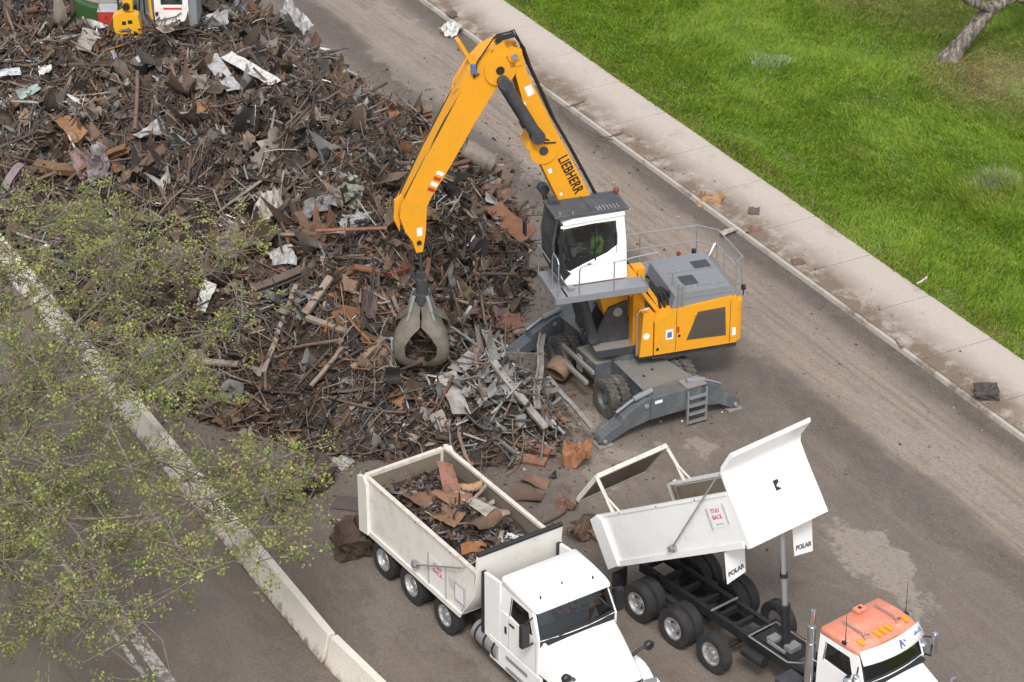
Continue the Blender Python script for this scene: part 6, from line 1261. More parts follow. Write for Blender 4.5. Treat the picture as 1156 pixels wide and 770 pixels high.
# ------------------------------------------------------------------ individual pieces
def mesh_piece(kind, L, W, T, seed, bend=0.15, crumple=0.4):
    r = np.random.default_rng(seed); mb = MB()
    if kind in ('beam', 'bar', 'plank'):
        n = 8; ax = [Vector((L * (i / n - .5), bend * L * ((i / n - .5) ** 2 - 0.08) * 4 + r.normal(0, 0.004 * L), bend * 0.5 * L * (i / n - .5) ** 3 * 4)) for i in range(n + 1)]
        if kind == 'beam': cs = [(-.5, -.5), (.5, -.5), (.5, -.36), (.09, -.36), (.09, .36), (.5, .36), (.5, .5), (-.5, .5), (-.5, .36), (-.09, .36), (-.09, -.36), (-.5, -.36)]
        elif kind == 'bar': cs = [(-.5, -.5), (.5, -.5), (.5, -.25), (-.22, -.25), (-.22, .5), (-.5, .5)]
        else: cs = [(-.5, -.5), (.5, -.5), (.5, .5), (-.5, .5)]
        rings = []
        for i, p in enumerate(ax):
            tw = bend * 1.2 * (i / n - .5); rings.append([p + Vector((r.normal(0, 0.004) , (a * math.cos(tw) - b * math.sin(tw)) * W, (a * math.sin(tw) + b * math.cos(tw)) * T)) for a, b in cs])
        mb.loft(rings); return mb
    if kind == 'pipe':
        n = 7; o = [(L * (i / n - .5), bend * L * ((i / n - .5) ** 2) * 2, 0) for i in range(n + 1)]; N_ = 16; vs = []
        for rr in (W / 2, W / 2 * 0.84):
            for i, p in enumerate(o):
                sq = 1 - (0.25 if i in (0, n) else 0.05 * r.random())
                for q in range(N_): a = 2 * PI * q / N_; vs.append((p[0], p[1] + math.cos(a) * rr, p[2] + math.sin(a) * rr * sq))
        k1 = (n + 1) * N_; fs = [(s * k1 + i * N_ + q, s * k1 + i * N_ + (q + 1) % N_, s * k1 + (i + 1) * N_ + (q + 1) % N_, s * k1 + (i + 1) * N_ + q) for s in (0, 1) for i in range(n) for q in range(N_)]
        for i in (0, n): fs += [(i * N_ + q, i * N_ + (q + 1) % N_, k1 + i * N_ + (q + 1) % N_, k1 + i * N_ + q) for q in range(N_)]
        mb.add(vs, fs); return mb
    if kind in ('sheet', 'crumpled'):
        n, m_ = (9, 6) if kind == 'sheet' else (9, 9); fa, fb, fc = r.normal(0, 1, 3); vs = []
        cx = r.uniform(-.3, .3); cr = crumple
        for i in range(n):
            for j in range(m_):
                a = i / (n - 1) - .5; b = j / (m_ - 1) - .5; s = min(L, W)
                h = cr * s * (0.9 * fa * abs(a - cx) + 0.7 * fb * b * b * 2 + 1.5 * fc * a * b) + (r.normal(0, 0.035 if kind == 'sheet' else 0.17) * s * max(cr, .2))
                k2 = 1 if kind == 'sheet' else 1 - 0.16 * r.random()
                vs.append((a * L * k2, b * W * k2 * (1 - 0.15 * r.random()), h))
        fs = [(i * m_ + j, i * m_ + j + 1, (i + 1) * m_ + j + 1, (i + 1) * m_ + j) for i in range(n - 1) for j in range(m_ - 1)]
        o = len(vs); tt = max(T, 0.006); vs2 = vs + [(p[0], p[1], p[2] - tt) for p in vs]; fs2 = fs + [tuple(o + q for q in f_[::-1]) for f_ in fs]
        bd = [(i, 0) for i in range(n)] + [(n - 1, j) for j in range(1, m_)] + [(i, m_ - 1) for i in range(n - 2, -1, -1)] + [(0, j) for j in range(m_ - 2, 0, -1)]; bi = [i * m_ + j for i, j in bd]
        fs2 += [(bi[q], bi[(q + 1) % len(bi)], o + bi[(q + 1) % len(bi)], o + bi[q]) for q in range(len(bi))]
        mb.add(vs2, fs2); return mb
    if kind == 'block':      # crushed bale-like box with a torn, open end
        n = 5; vs = []; 
        bm2 = bmesh.new(); bmesh.ops.create_cube(bm2, size=1); bmesh.ops.subdivide_edges(bm2, edges=bm2.edges, cuts=4, use_grid_fill=True)
        bm2.verts.ensure_lookup_table()
        for vv in bm2.verts:
            c = vv.co; k2 = 1 + r.normal(0, 0.07); vv.co = Vector((c.x * L * k2 + r.normal(0, 0.03) * L, c.y * W * k2, c.z * T * (1 + r.normal(0, 0.08))))
        for vv in bm2.verts:
            if vv.co.z > T * 0.42 and abs(vv.co.x) < L * 0.3 and abs(vv.co.y) < W * 0.3: vv.co.z -= T * 0.35
            if vv.co.x < -L * 0.42 and abs(vv.co.z) < T * 0.3: vv.co.x += L * 0.3
        mb.add([tuple(vv.co) for vv in bm2.verts], [tuple(q.index for q in f_.verts) for f_ in bm2.faces]); bm2.free(); return mb
    if kind == 'tangle':
        for q in range(14):
            p = r.normal(0, 1, 3) * [L * .22, W * .22, T * .2]; d = r.normal(0, 1, 3); d /= np.linalg.norm(d); l = r.uniform(.4, 1.0) * L * .5; a = p - d * l / 2; b = p + d * l / 2; m_ = (a + b) / 2 + r.normal(0, .12, 3) * l
            mb.tube([tuple(a), tuple(m_), tuple(b)], r.uniform(0.012, 0.03), 6)
        return mb
def surface_point(px, py, lift=0.0):
    rd = ray(px, py); rd = rd / np.linalg.norm(rd); ts = np.linspace(55, 105, 1400); P = CAM + rd * ts[:, None]; hgt = np.maximum(mound_xy(P[:, 0], P[:, 1]), 0); i = int(np.argmax(P[:, 2] < hgt)); p = P[i]; p[2] += lift; return p
def orient(o, p, d, n=None):
    d = Vector(d).normalized(); n = Vector(n if n is not None else (0, -0.3, 1)); y = n.cross(d).normalized(); z = d.cross(y); m = Matrix((d, y, z)).transposed().to_4x4(); m.translation = Vector(p); o.matrix_world = m
NSP = [0]
def special(name, kind, col, p0, p1, W, T, label, cat='scrap', bend=0.05, lift=0.12, crumple=0.25, z=None, seed=None, mat='scrap', group=None):
    """a piece running between two picture points on the heap's (or road's) surface"""
    NSP[0] += 1
    if z is None: a, b_ = surface_point(*p0), surface_point(*p1)
    else: a, b_ = at(*p0, z[0]), at(*p1, z[1])
    if z is None: lift += 0.16
    a = a.copy(); b_ = b_.copy(); a[2] += lift; b_[2] += lift; d = b_ - a; L = float(np.linalg.norm(d))
    if kind in ('crumpled', 'tangle', 'block') and L > 2.2: L = 2.2
    o = mesh_piece(kind, L, W, T, seed or NSP[0] * 7, bend, crumple).build(name, mat, smooth=45 if kind == 'pipe' else (0 if kind != 'sheet' else 50)); o.color = (*col, 1)
    orient(o, (a + b_) / 2, d); tag(o, label, cat, group, 'thing'); return o
WHT = (0.62, 0.62, 0.60); SIL = (0.42, 0.42, 0.42); PAL_ = (0.30, 0.275, 0.245); RST = (0.20, 0.09, 0.045); BRN = (0.13, 0.085, 0.06); DRK = (0.035, 0.03, 0.028); RED = (0.28, 0.06, 0.045); WOD = (0.27, 0.20, 0.14); ORG = (0.30, 0.15, 0.06)
# along the crest and the far slope
special('metal_sheet', 'sheet', WHT, (256, 78), (312, 110), 0.50, 0.02, 'long curved white sheet metal strip near the top of the heap', bend=0.1, crumple=0.35, lift=0.35)
o = special('panel_frame', 'sheet', SIL, (238, 78), (266, 116), 0.55, 0.03, 'pale grey panel with two dark square openings, below the crest', crumple=0.12, lift=0.3)
special('plank', 'plank', (0.26, 0.185, 0.10), (370, 128), (389, 84), 0.16, 0.10, 'yellow-brown wooden post standing up at the far edge of the heap', lift=0.1, bend=0.02, z=(1.3, 3.1))
special('pipe', 'pipe', (0.20, 0.125, 0.10), (154, 158), (157, 88), 0.13, 0.13, 'tall pinkish brown pipe lying straight up the upper slope', bend=0.01, lift=0.2)
special('metal_sheet', 'sheet', (0.30, 0.16, 0.075), (62, 134), (92, 166), 0.6, 0.02, 'folded orange-brown sheet on the upper left slope', crumple=0.5, lift=0.2)
special('metal_sheet', 'sheet', PAL_, (92, 68), (104, 44), 0.7, 0.03, 'pale pointed sheet standing up in front of the green machine', crumple=0.3, lift=0.2)
special('metal_sheet', 'sheet', (0.36, 0.31, 0.26), (186, 50), (214, 40), 0.7, 0.03, 'beige bent plate lying right of the yellow arm head', crumple=0.4, lift=0.2)
special('crumpled_sheet', 'crumpled', SIL, (230, 30), (262, 40), 1.0, 0.02, 'crumpled silver sheet on the far crest', crumple=0.6, lift=0.25)
special('crumpled_sheet', 'crumpled', SIL, (310, 28), (352, 60), 1.1, 0.02, 'crumpled silver ducting at the far road edge of the heap', crumple=0.6, lift=0.3)
special('metal_sheet', 'sheet', WHT, (352, 63), (372, 69), 0.35, 0.02, 'short white strip at the far road edge, below the silver ducting', lift=0.2)
special('metal_sheet', 'sheet', WHT, (292, 36), (316, 44), 0.45, 0.02, 'short white panel beside the silver ducting on the crest', lift=0.3)
special('crumpled_sheet', 'crumpled', WHT, (152, 80), (172, 74), 0.4, 0.02, 'small white bent scrap above the tall pinkish pipe', lift=0.25)
special('crumpled_sheet', 'crumpled', WHT, (44, 92), (60, 88), 0.5, 0.02, 'small round white scrap high on the left slope', lift=0.2)
special('metal_sheet', 'sheet', (0.52, 0.56, 0.58), (0, 92), (24, 89), 0.4, 0.02, 'bluish white strip at the left picture edge', lift=0.2, crumple=0.2)
special('crumpled_sheet', 'crumpled', SIL, (158, 168), (190, 156), 0.7, 0.02, 'grey crushed duct lying across the upper middle slope', lift=0.25)
special('metal_sheet', 'sheet', (0.28, 0.15, 0.075), (222, 136), (244, 118), 0.55, 0.03, 'curved orange rusty trough under the panel with dark openings', crumple=0.5, lift=0.2)
special('beam', 'beam', BRN, (142, 216), (190, 182), 0.38, 0.30, 'thick brown box section pointing down towards the leafy tree', lift=0.2, bend=0.02)
special('beam', 'plank', (0.16, 0.095, 0.055), (40, 196), (90, 203), 0.35, 0.22, 'short thick orange-brown block on the left slope', lift=0.15)
special('pipe', 'pipe', (0.25, 0.20, 0.16), (384, 150), (402, 122), 0.16, 0.16, 'pale bent pipe near the road edge, below the wooden post', bend=0.3, lift=0.25)
special('wire_tangle', 'tangle', (0.27, 0.22, 0.17), (360, 150), (396, 166), 0.9, 0.6, 'bunch of thin tan rods below the pale bent pipe', lift=0.25)
special('pipe', 'pipe', (0.21, 0.18, 0.155), (524, 182), (556, 202), 0.70, 0.70, 'big grey-brown concrete-lined pipe end at the road edge, behind the stick', lift=0.35, bend=0.0)
special('beam', 'beam', (0.17, 0.075, 0.055), (494, 208), (530, 199), 0.26, 0.24, 'reddish brown girder beside the big pipe end', lift=0.3, bend=0.01)
special('metal_sheet', 'sheet', RST, (556, 250), (596, 288), 0.75, 0.03, 'rust-orange plate leaning near the cab guard', crumple=0.25, lift=0.3)
special('plank', 'plank', (0.24, 0.19, 0.155), (500, 218), (548, 252), 0.30, 0.06, 'flat pale brown channel sloping down right of the stick', lift=0.3, bend=0.03)
special('wire_tangle', 'tangle', (0.33, 0.30, 0.27), (490, 232), (516, 262), 0.8, 0.9, 'pale bent wire frame right of the stick', lift=0.35)
special('crumpled_sheet', 'crumpled', (0.17, 0.10, 0.07), (548, 222), (572, 240), 0.9, 0.02, 'rusty brown crumpled ball of wire at the road side of the heap', lift=0.3)
# centre
special('pipe', 'pipe', (0.24, 0.105, 0.06), (357, 280), (437, 277), 0.11, 0.11, 'long orange-rust pipe lying level in the middle of the heap', bend=0.01, lift=0.4)
special('bar', 'bar', RED, (430, 328), (462, 320), 0.14, 0.12, 'short red angle iron left of the grapple rotor', lift=0.35)
special('plank', 'plank', (0.27, 0.225, 0.185), (335, 338), (298, 437), 0.13, 0.11, 'long pale straight pole on the front slope', bend=0.01, lift=0.3)
special('plank', 'plank', (0.27, 0.21, 0.165), (374, 331), (345, 372), 0.20, 0.12, 'pale timber whose lower end meets a second timber', bend=0.0, lift=0.35)
special('plank', 'plank', (0.25, 0.20, 0.155), (346, 374), (394, 392), 0.16, 0.12, 'pale timber lying level, meeting the sloping one at its left end', bend=0.0, lift=0.3)
special('beam', 'beam', (0.12, 0.095, 0.08), (286, 344), (342, 322), 0.26, 0.2, 'dark brown girder left of the pale poles', bend=0.02, lift=0.3)
special('crumpled_sheet', 'crumpled', (0.46, 0.43, 0.38), (298, 262), (326, 248), 0.9, 0.02, 'cream crumpled sheet bundle right of the leafy branches', lift=0.3, crumple=0.6)
special('crumpled_sheet', 'crumpled', SIL, (302, 304), (334, 296), 0.8, 0.02, 'grey crumpled foil below the cream bundle', lift=0.25)
special('crumpled_sheet', 'crumpled', (0.50, 0.50, 0.49), (102, 250), (126, 284), 1.0, 0.02, 'pale crumpled sheet seen through the leaves by the barrier', lift=0.3)
special('metal_sheet', 'sheet', WHT, (226, 366), (238, 334), 0.40, 0.02, 'white bent strip at the right edge of the leafy branches', lift=0.3, crumple=0.5)
special('crumpled_sheet', 'crumpled', (0.48, 0.50, 0.52), (164, 404), (178, 424), 0.7, 0.02, 'bluish white crumpled scrap low on the barrier side', lift=0.25)
special('pipe', 'pipe', (0.33, 0.28, 0.24), (222, 420), (270, 424), 0.22, 0.22, 'pale round log on the lowest barrier-side slope', bend=0.03, lift=0.2)
special('plank', 'plank', (0.22, 0.165, 0.13), (398, 432), (434, 398), 0.16, 0.12, 'brown timber sloping up left of the grapple', lift=0.3, bend=0.0)
special('plank', 'plank', (0.24, 0.19, 0.15), (352, 452), (388, 408), 0.10, 0.08, 'thin pale lath on the front slope, left of the brown timber', lift=0.3, bend=0.01)
special('pipe', 'pipe', (0.28, 0.12, 0.06), (478, 345), (486, 312), 0.15, 0.15, 'short upright rust-orange strip right of the grapple rotor', lift=0.4, bend=0.05)
special('crumpled_sheet', 'crumpled', (0.19, 0.19, 0.2), (342, 250), (384, 232), 1.0, 0.02, 'dark grey crushed sheet in the burnt middle of the heap', lift=0.2)
special('crumpled_sheet', 'crumpled', (0.30, 0.30, 0.30), (384, 268), (420, 256), 0.8, 0.02, 'grey crushed sheet above the long orange-rust pipe', lift=0.25)
# aluminium frames beside the machine
ALU = (0.27, 0.265, 0.255); g_ = 'grey aluminium frames beside the handler'
for p0, p1, W_, T_, lb in (((556, 432), (616, 508), 0.24, 0.12, 'wide flat grey aluminium bar sloping down to the road, thickest of the frame pile'), ((612, 394), (606, 484), 0.20, 0.12, 'upright grey aluminium bar nearest the handler wheel'), ((566, 424), (612, 424), 0.22, 0.16, 'level grey aluminium box section near the handler wheel'), ((545, 450), (582, 426), 0.14, 0.08, 'grey aluminium bar crossing the wide flat one'), ((538, 412), (546, 470), 0.20, 0.1, 'rust-streaked upright strip at the left of the frame pile'), ((580, 436), (612, 448), 0.10, 0.06, 'thin grey bar between the frame pile bars'), ((618, 450), (668, 508), 0.12, 0.08, 'thin pale rod running out from the frame pile to the stabiliser foot'), ((564, 470), (622, 462), 0.09, 0.05, 'curved light strip at the foot of the frame pile'), ((548, 396), (560, 430), 0.26, 0.05, 'grey sheet strip at the top of the frame pile')):
    special('aluminium_bar', 'bar' if W_ > 0.13 else 'plank', ALU if 'rust' not in lb else (0.27, 0.20, 0.16), p0, p1, W_, T_, lb, lift=0.55, bend=0.05 if 'curved' in lb else 0.006, group=g_)
special('metal_sheet', 'sheet', (0.34, 0.32, 0.30), (505, 440), (522, 490), 0.55, 0.02, 'tall grey bent sheet at the front of the heap, left of the frame pile', lift=0.35, crumple=0.5)
special('metal_sheet', 'sheet', (0.36, 0.35, 0.34), (514, 436), (536, 420), 0.5, 0.02, 'grey folded sheet just right of the grapple', lift=0.35, crumple=0.5)
special('drum', 'pipe', (0.22, 0.15, 0.10), (626, 436), (636, 422), 0.70, 0.70, 'dented muddy drum leaning beside the handler wheels', lift=0.40, bend=0.0, z=(0.05, 0.25))
special('log', 'pipe', (0.20, 0.17, 0.15), (578, 388), (606, 386), 0.36, 0.34, 'short thick grey log between grapple and stabiliser', lift=0.3)
special('plank', 'plank', (0.26, 0.105, 0.065), (568, 494), (620, 514), 0.28, 0.14, 'rust-red board at the foot of the heap, upper of two', z=(0.18, 0.14), lift=0.05, bend=0.02)
special('plank', 'plank', (0.25, 0.12, 0.08), (560, 512), (616, 524), 0.30, 0.10, 'rust-red board at the foot of the heap, lower of two', z=(0.08, 0.06), lift=0.03, bend=0.02)
special('crumpled_sheet', 'crumpled', (0.32, 0.15, 0.07), (634, 510), (668, 512), 1.0, 0.02, 'crumpled orange-rust lump by the stabiliser foot', z=(0.35, 0.30), lift=0.0, crumple=0.8)
special('log', 'pipe', (0.18, 0.13, 0.095), (520, 494), (548, 496), 0.40, 0.36, 'short brown log at the foot of the heap', z=(0.25, 0.25), lift=0.02)
special('scrap_block', 'block', (0.055, 0.036, 0.027), (378, 612), (414, 606), 0.95, 0.85, 'crushed dark rusty box on the road behind the loaded truck', z=(0.40, 0.40), lift=0.0)
special('metal_sheet', 'sheet', (0.11, 0.065, 0.05), (574, 558), (612, 562), 0.45, 0.05, 'small dark brown plate on the road right of the loaded truck box', z=(0.10, 0.10), lift=0.05, crumple=0.3)
special('crumpled_sheet', 'crumpled', (0.07, 0.055, 0.045), (626, 582), (668, 592), 0.9, 0.02, 'dark tangled scrap on the road between the two trucks', z=(0.22, 0.22), lift=0.0, crumple=0.7)
special('crumpled_sheet', 'crumpled', (0.20, 0.11, 0.08), (628, 566), (652, 570), 0.5, 0.02, 'reddish scrap under the open tailgate', z=(0.12, 0.12), lift=0.0, crumple=0.6)
special('scrap_block', 'block', (0.05, 0.035, 0.03), (330, 548), (366, 528), 0.9, 0.8, 'dark crushed metal lump at the heap corner behind the low twigs', z=(0.4, 0.4), lift=0.0)
special('metal_sheet', 'sheet', (0.075, 0.065, 0.06), (376, 566), (406, 570), 0.5, 0.03, 'small dark plate on the road behind the loaded truck', z=(0.1, 0.1), lift=0.02)
special('crumpled_sheet', 'crumpled', (0.34, 0.34, 0.33), (378, 516), (394, 528), 0.5, 0.02, 'small grey crumpled foil at the heap foot', z=(0.12, 0.12), lift=0.0)
special('metal_sheet', 'sheet', (0.17, 0.10, 0.07), (590, 540), (618, 548), 0.35, 0.03, 'bent brown strip on the road just in front of the rust-red boards', z=(0.1, 0.1), lift=0.03, crumple=0.4)
special('crumpled_sheet', 'crumpled', (0.24, 0.15, 0.10), (668, 604), (690, 612), 0.4, 0.02, 'small tan scrap on the road under the raised box corner', z=(0.12, 0.12), lift=0.0, crumple=0.6)
special('bar', 'bar', (0.10, 0.07, 0.055), (596, 596), (640, 578), 0.10, 0.08, 'thin dark bar on the road between the loaded box and the open tailgate', z=(0.08, 0.08), lift=0.0, bend=0.08)
special('crumpled_sheet', 'crumpled', (0.14, 0.085, 0.06), (640, 608), (664, 600), 0.6, 0.02, 'brown crushed sheet on the road nearest the loaded truck cab', z=(0.15, 0.15), lift=0.0, crumple=0.6)
special('metal_sheet', 'sheet', (0.07, 0.05, 0.042), (430, 500), (462, 506), 0.5, 0.03, 'dark flat plate at the heap foot beside the truck rear', z=(0.12, 0.12), lift=0.02)
# pavement litter
special('crumpled_sheet', 'crumpled', (0.36, 0.22, 0.11), (786, 222), (816, 226), 0.9, 0.02, 'crumpled tan cardboard-like sheet on the pavement behind the handler', 'scrap', z=(0.24, 0.24), lift=0.0, crumple=0.55)
special('rubber_lump', 'block', (0.05, 0.048, 0.047), (1100, 443), (1126, 443), 0.5, 0.34, 'dark grey flat-topped lump on the pavement near the right edge', 'lump', z=(0.28, 0.28), lift=0.0)
special('crumpled_sheet', 'crumpled', (0.20, 0.11, 0.08), (844, 258), (856, 262), 0.5, 0.02, 'reddish brown scrap on the pavement joint behind the guard rail', z=(0.2, 0.2), lift=0.0, crumple=0.6)
special('crumpled_sheet', 'crumpled', (0.11, 0.09, 0.08), (844, 238), (858, 239), 0.4, 0.02, 'dark small scrap in the middle of the pavement', z=(0.18, 0.18), lift=0.0)
special('metal_sheet', 'sheet', (0.38, 0.33, 0.29), (814, 263), (830, 257), 0.22, 0.02, 'short pale strip lying on the kerb behind the guard rail', z=(0.18, 0.18), lift=0.0)
special('crumpled_sheet', 'crumpled', (0.15, 0.10, 0.075), (894, 296), (908, 294), 0.35, 0.02, 'small brown scrap on the stained pavement beyond the kerb', z=(0.2, 0.2), lift=0.0)
special('pipe', 'pipe', (0.30, 0.24, 0.2), (1012, 382), (1018, 392), 0.1, 0.1, 'short pale tube end on the pavement by the dirty kerb', z=(0.2, 0.2), lift=0.0)
special('stick', 'plank', (0.5, 0.47, 0.42), (1036, 320), (1047, 313), 0.06, 0.03, 'short white stick lying in the grass', 'stick', z=(0.6, 0.6), lift=0.0)
special('crumpled_sheet', 'crumpled', WHT, (502, 36), (520, 26), 0.7, 0.02, 'white plastic scrap on the far kerb behind the boom tip', z=(0.25, 0.25), lift=0.0, crumple=0.6)
special('crumpled_sheet', 'crumpled', (0.10, 0.085, 0.075), (506, 14), (514, 18), 0.4, 0.02, 'dark scrap on the pavement beside the white plastic scrap', z=(0.25, 0.25), lift=0.0)
for i, (p0, p1, lb) in enumerate((((625, 122), (688, 162), 'longer of the thin twigs lying along the far kerb'), ((632, 122), (662, 114), 'thin twig lying across the pavement behind the boom'), ((672, 156), (704, 150), 'thin twig lying across the pavement, nearer the cab'))):
    special('twig', 'bar', (0.12, 0.09, 0.07), p0, p1, 0.035, 0.03, lb, 'twig', z=(0.2, 0.2), lift=0.0, bend=0.08)

# many more of the heap's larger pieces: copies of a few shapes
protos = {}
def add_protos(nm, kind, specs): protos[nm] = [mesh_piece(kind, *s).build(nm, 'scrap', smooth=45 if kind == 'pipe' else 0) for s in specs]
add_protos('scrap_bar', 'bar', [(2.2, 0.10, 0.09, 301, 0.12), (1.7, 0.13, 0.11, 302, 0.25), (2.7, 0.08, 0.08, 303, 0.08), (1.4, 0.16, 0.12, 304, 0.1)])
add_protos('scrap_beam', 'beam', [(2.2, 0.2, 0.22, 311, 0.04), (1.5, 0.24, 0.2, 312, 0.1), (1.9, 0.16, 0.16, 313, 0.15)])
add_protos('scrap_pipe', 'pipe', [(1.8, 0.11, 0.1, 321, 0.15), (2.5, 0.08, 0.1, 322, 0.08), (1.1, 0.24, 0.2, 323, 0.05), (1.5, 0.09, 0.1, 324, 0.5)])
add_protos('scrap_plate', 'sheet', [(1.0, 0.5, 0.015, 331, 0, 0.45), (0.8, 0.6, 0.015, 332, 0, 0.6), (1.5, 0.35, 0.015, 333, 0, 0.4), (0.9, 0.4, 0.02, 334, 0, 0.8)])
add_protos('crumpled_scrap', 'crumpled', [(1.0, 0.9, 0.012, 341, 0, 0.55), (1.2, 0.7, 0.012, 342, 0, 0.7), (0.8, 0.8, 0.012, 343, 0, 0.8)])
add_protos('crushed_block', 'block', [(0.9, 0.6, 0.5, 351), (0.7, 0.7, 0.45, 352), (1.2, 0.45, 0.4, 353)])
KIND = {'crushed_block': 'crushed block', 'scrap_bar': 'angle iron', 'scrap_beam': 'girder length', 'scrap_pipe': 'pipe', 'scrap_plate': 'torn plate', 'crumpled_scrap': 'crumpled sheet'}
COLS = [('dark brown', (0.085, 0.06, 0.046)), ('rust-brown', (0.14, 0.085, 0.055)), ('black', (0.035, 0.032, 0.030)), ('dull grey', (0.19, 0.18, 0.17)), ('pale tan', (0.22, 0.18, 0.14)), ('light silver', (0.33, 0.33, 0.32)), ('orange-rust', (0.22, 0.105, 0.05))]
WTS = np.array([1.6, 1.6, 0.8, 1.0, 1.0, 0.45, 0.7]); WTS /= WTS.sum()
def where(u, v):
    if u < -17: return 'on the far slope by the green machine'
    if v < -7.5: return 'on the barrier side of the heap'
    if u > -2 and v > -7: return 'on the front slope around the grapple'
    if v > 0: return 'on the road side of the heap'
    return 'on the middle of the heap'
r = np.random.default_rng(77); names = list(protos); first = {n: [True] * len(protos[n]) for n in names}
u, v = samples(900, r, 0.35); sel = r.permutation(len(u))[:225]; u, v = u[sel], v[sel]; P, n = slope_frame(u, v); Tn = tang(n, r, 0.28)
for i in range(len(u)):
    nm = names[int(r.choice(6, p=[0.28, 0.13, 0.17, 0.10, 0.20, 0.12]))]; j = int(r.integers(len(protos[nm]))); o = protos[nm][j]
    if first[nm][j]: first[nm][j] = False
    else: o = o.copy(); COL.objects.link(o)
    cn, cc = COLS[int(r.choice(7, p=WTS))]; o.color = (*[c * r.uniform(0.85, 1.15) for c in cc], 1)
    orient(o, P[i] + n[i] * r.uniform(0.08, 0.30), Tn[i], n[i] + r.normal(0, 0.3, 3)); sc_ = r.uniform(0.55, 0.9) if nm in ('scrap_plate', 'crumpled_scrap') else r.uniform(0.7, 1.15); o.matrix_world = o.matrix_world @ Matrix.Diagonal((sc_, sc_, sc_, 1))
    tag(o, f'{cn} {KIND[nm]} lying {where(u[i], v[i])}', 'scrap', f'{cn} {KIND[nm]} pieces {where(u[i], v[i])}', 'thing')
for nm in names:
    for j, o in enumerate(protos[nm]):
        if first[nm][j]: bpy.data.objects.remove(o)

# ------------------------------------------------------------------ load in the white truck's box
Rz = Matrix.Rotation(R(-56.3), 4, 'Z'); T0 = Matrix.Translation((-1.9, -12.1, 0)) @ Rz
def load_h(x, y): return 2.12 + 0.45 * np.exp(-((x - 1.3) / 1.6) ** 2 - (y / 0.9) ** 2) + 0.2 * (fbm(x * 2 + 5, y * 2 + 9, 3) - 0.4)
xs = np.linspace(-1.40, 3.45, 40); ys = np.linspace(-1.165, 1.165, 24); XX, YY = np.meshgrid(xs, ys, indexing='ij'); ZZ = load_h(XX, YY); Wp = np.stack([XX, YY, ZZ], -1).reshape(-1, 3)
def to_world(A): return A @ np.array(T0.to_3x3()).T + np.array(T0.translation)
idx = np.arange(XX.size).reshape(XX.shape); Fq = np.stack([idx[:-1, :-1], idx[1:, :-1], idx[1:, 1:], idx[:-1, 1:]], -1).reshape(-1, 4)
tag(numesh('scrap_load', to_world(Wp), Fq, ['fine']), 'fine rusty scrap filling the loaded truck\'s box', 'scrap load', kind='stuff')
AV, AF, AC = [], [], []; _o = [0]; r = np.random.default_rng(5); N = 620; x = r.uniform(-1.2, 3.2, N); y = r.uniform(-0.82, 0.82, N); P = np.stack([x, y, load_h(x, y) + r.uniform(0, .10, N)], -1); PALK = palette(np.full(N, 2.0), np.full(N, -6.0), r, 0.9)
V_, f = sheets(to_world(P[:400]), r.normal(0, 1, (400, 3)) * [1, 1, .4], r.normal(0, 1, (400, 3)) * [1, 1, .4], r.uniform(.12, .3, 400) * np.where(r.random(400) < .12, 1.9, 1), r.uniform(.08, .22, 400), np.full(400, .6), r); push(V_, f, PALK[:400])
V_, f = bars(to_world(P[400:]), r.normal(0, 1, (220, 3)) * [1, 1, .3], r.uniform(.2, .55, 220), r.uniform(.015, .05, 220), r.uniform(.01, .04, 220), 0.3, r); push(V_, f, PALK[400:])
tag(numesh('load_bits', np.concatenate(AV), np.concatenate(AF), ['bits'], tint=np.concatenate(AC)), 'small loose scrap on top of the truck load', 'scrap load', kind='stuff')
def loadp(name, kind, col, L, W, p, dr, label, crumple=0.3, bend=0.05):
    NSP[0] += 1; o = mesh_piece(kind, L, W, 0.015 if kind in ('sheet', 'crumpled') else W * 0.6, NSP[0] * 5, bend, crumple).build(name, 'scrap', smooth=0 if kind != 'sheet' else 50); o.color = (*col, 1)
    c = T0 @ Vector((p[0], p[1], float(load_h(p[0], p[1])) + p[2])); d = Rz.to_3x3() @ Vector(dr); orient(o, c, d, (0.1, -0.2, 1)); tag(o, label, 'scrap', kind='thing')
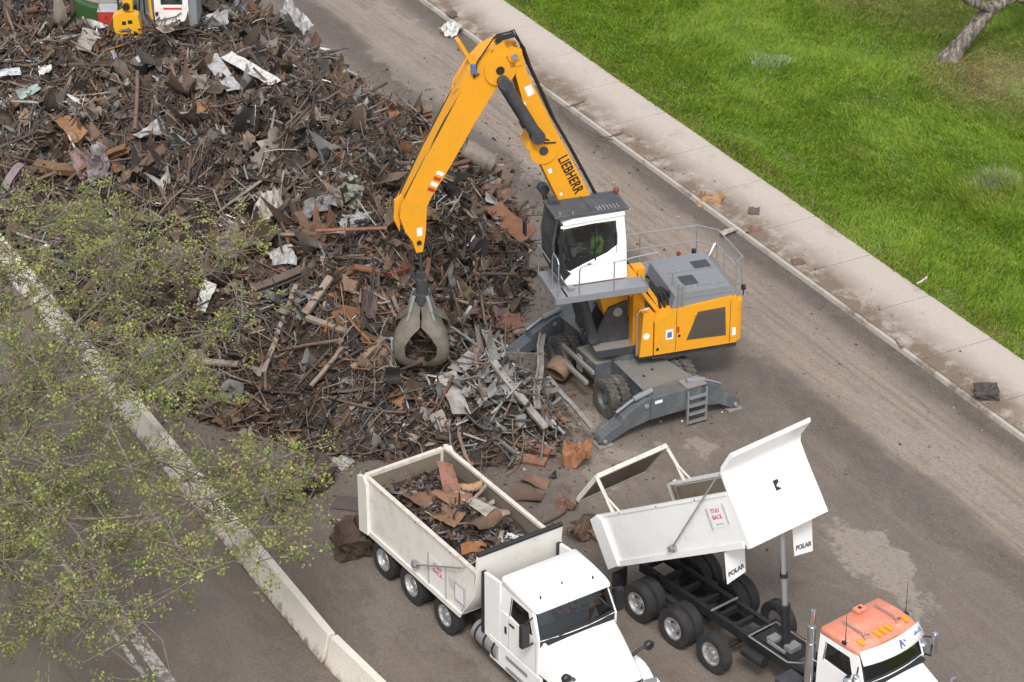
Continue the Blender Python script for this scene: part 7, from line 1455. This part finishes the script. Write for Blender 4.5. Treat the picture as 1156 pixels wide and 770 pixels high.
loadp('metal_sheet', 'sheet', (0.27, 0.125, 0.085), 1.5, 0.45, (0.1, 0.35, 0.28), (0.95, -0.35, -0.1), 'curved reddish sheet lying highest in the truck load', 0.22)
loadp('metal_sheet', 'sheet', (0.40, 0.37, 0.32), 1.3, 0.35, (1.2, 0.35, 0.22), (1, 0.1, 0.05), 'long pale curved strip in the truck load', 0.4)
loadp('metal_sheet', 'sheet', (0.33, 0.27, 0.21), 0.8, 0.7, (1.5, 0.75, 0.22), (1, -0.4, 0.1), 'pale tan plate by the far wall of the truck load', 0.3)
loadp('metal_sheet', 'sheet', (0.22, 0.125, 0.065), 0.7, 0.55, (1.3, -0.45, 0.16), (0.9, 0.3, 0.1), 'brown square plate in the middle of the truck load', 0.3)
loadp('metal_sheet', 'sheet', (0.30, 0.13, 0.05), 1.0, 0.4, (2.6, -0.35, 0.16), (0.5, 0.9, 0.05), 'bright rust-orange strip at the cab end of the truck load', 0.4)
loadp('crumpled_sheet', 'crumpled', (0.68, 0.68, 0.67), 0.35, 0.2, (2.6, 0.55, 0.16), (1, .6, 0), 'small white scrap at the cab end of the truck load', 0.4)
loadp('metal_sheet', 'sheet', (0.36, 0.23, 0.12), 0.6, 0.35, (0.3, 0.85, 0.2), (0.6, 0.8, 0.3), 'tan curl of sheet at the rear far corner of the truck load', 0.7)
loadp('metal_sheet', 'sheet', (0.20, 0.11, 0.07), 1.3, 0.55, (0.0, -0.45, 0.18), (0.9, 0.4, 0.05), 'large dark rust sheet at the rear near wall of the truck load', 0.45)
loadp('metal_sheet', 'sheet', (0.16, 0.095, 0.065), 1.2, 0.5, (2.0, 0.1, 0.2), (0.4, -0.9, 0.1), 'curled brown sheet across the front half of the truck load', 0.55)
loadp('metal_sheet', 'sheet', (0.24, 0.12, 0.07), 0.9, 0.5, (0.7, 0.0, 0.2), (0.8, 0.5, -0.1), 'curled rust sheet near the middle of the truck load', 0.6)
loadp('bar', 'plank', (0.25, 0.19, 0.14), 0.9, 0.08, (1.0, 0.55, 0.32), (-0.3, 1, 0.25), 'thin pale stick across the truck load')
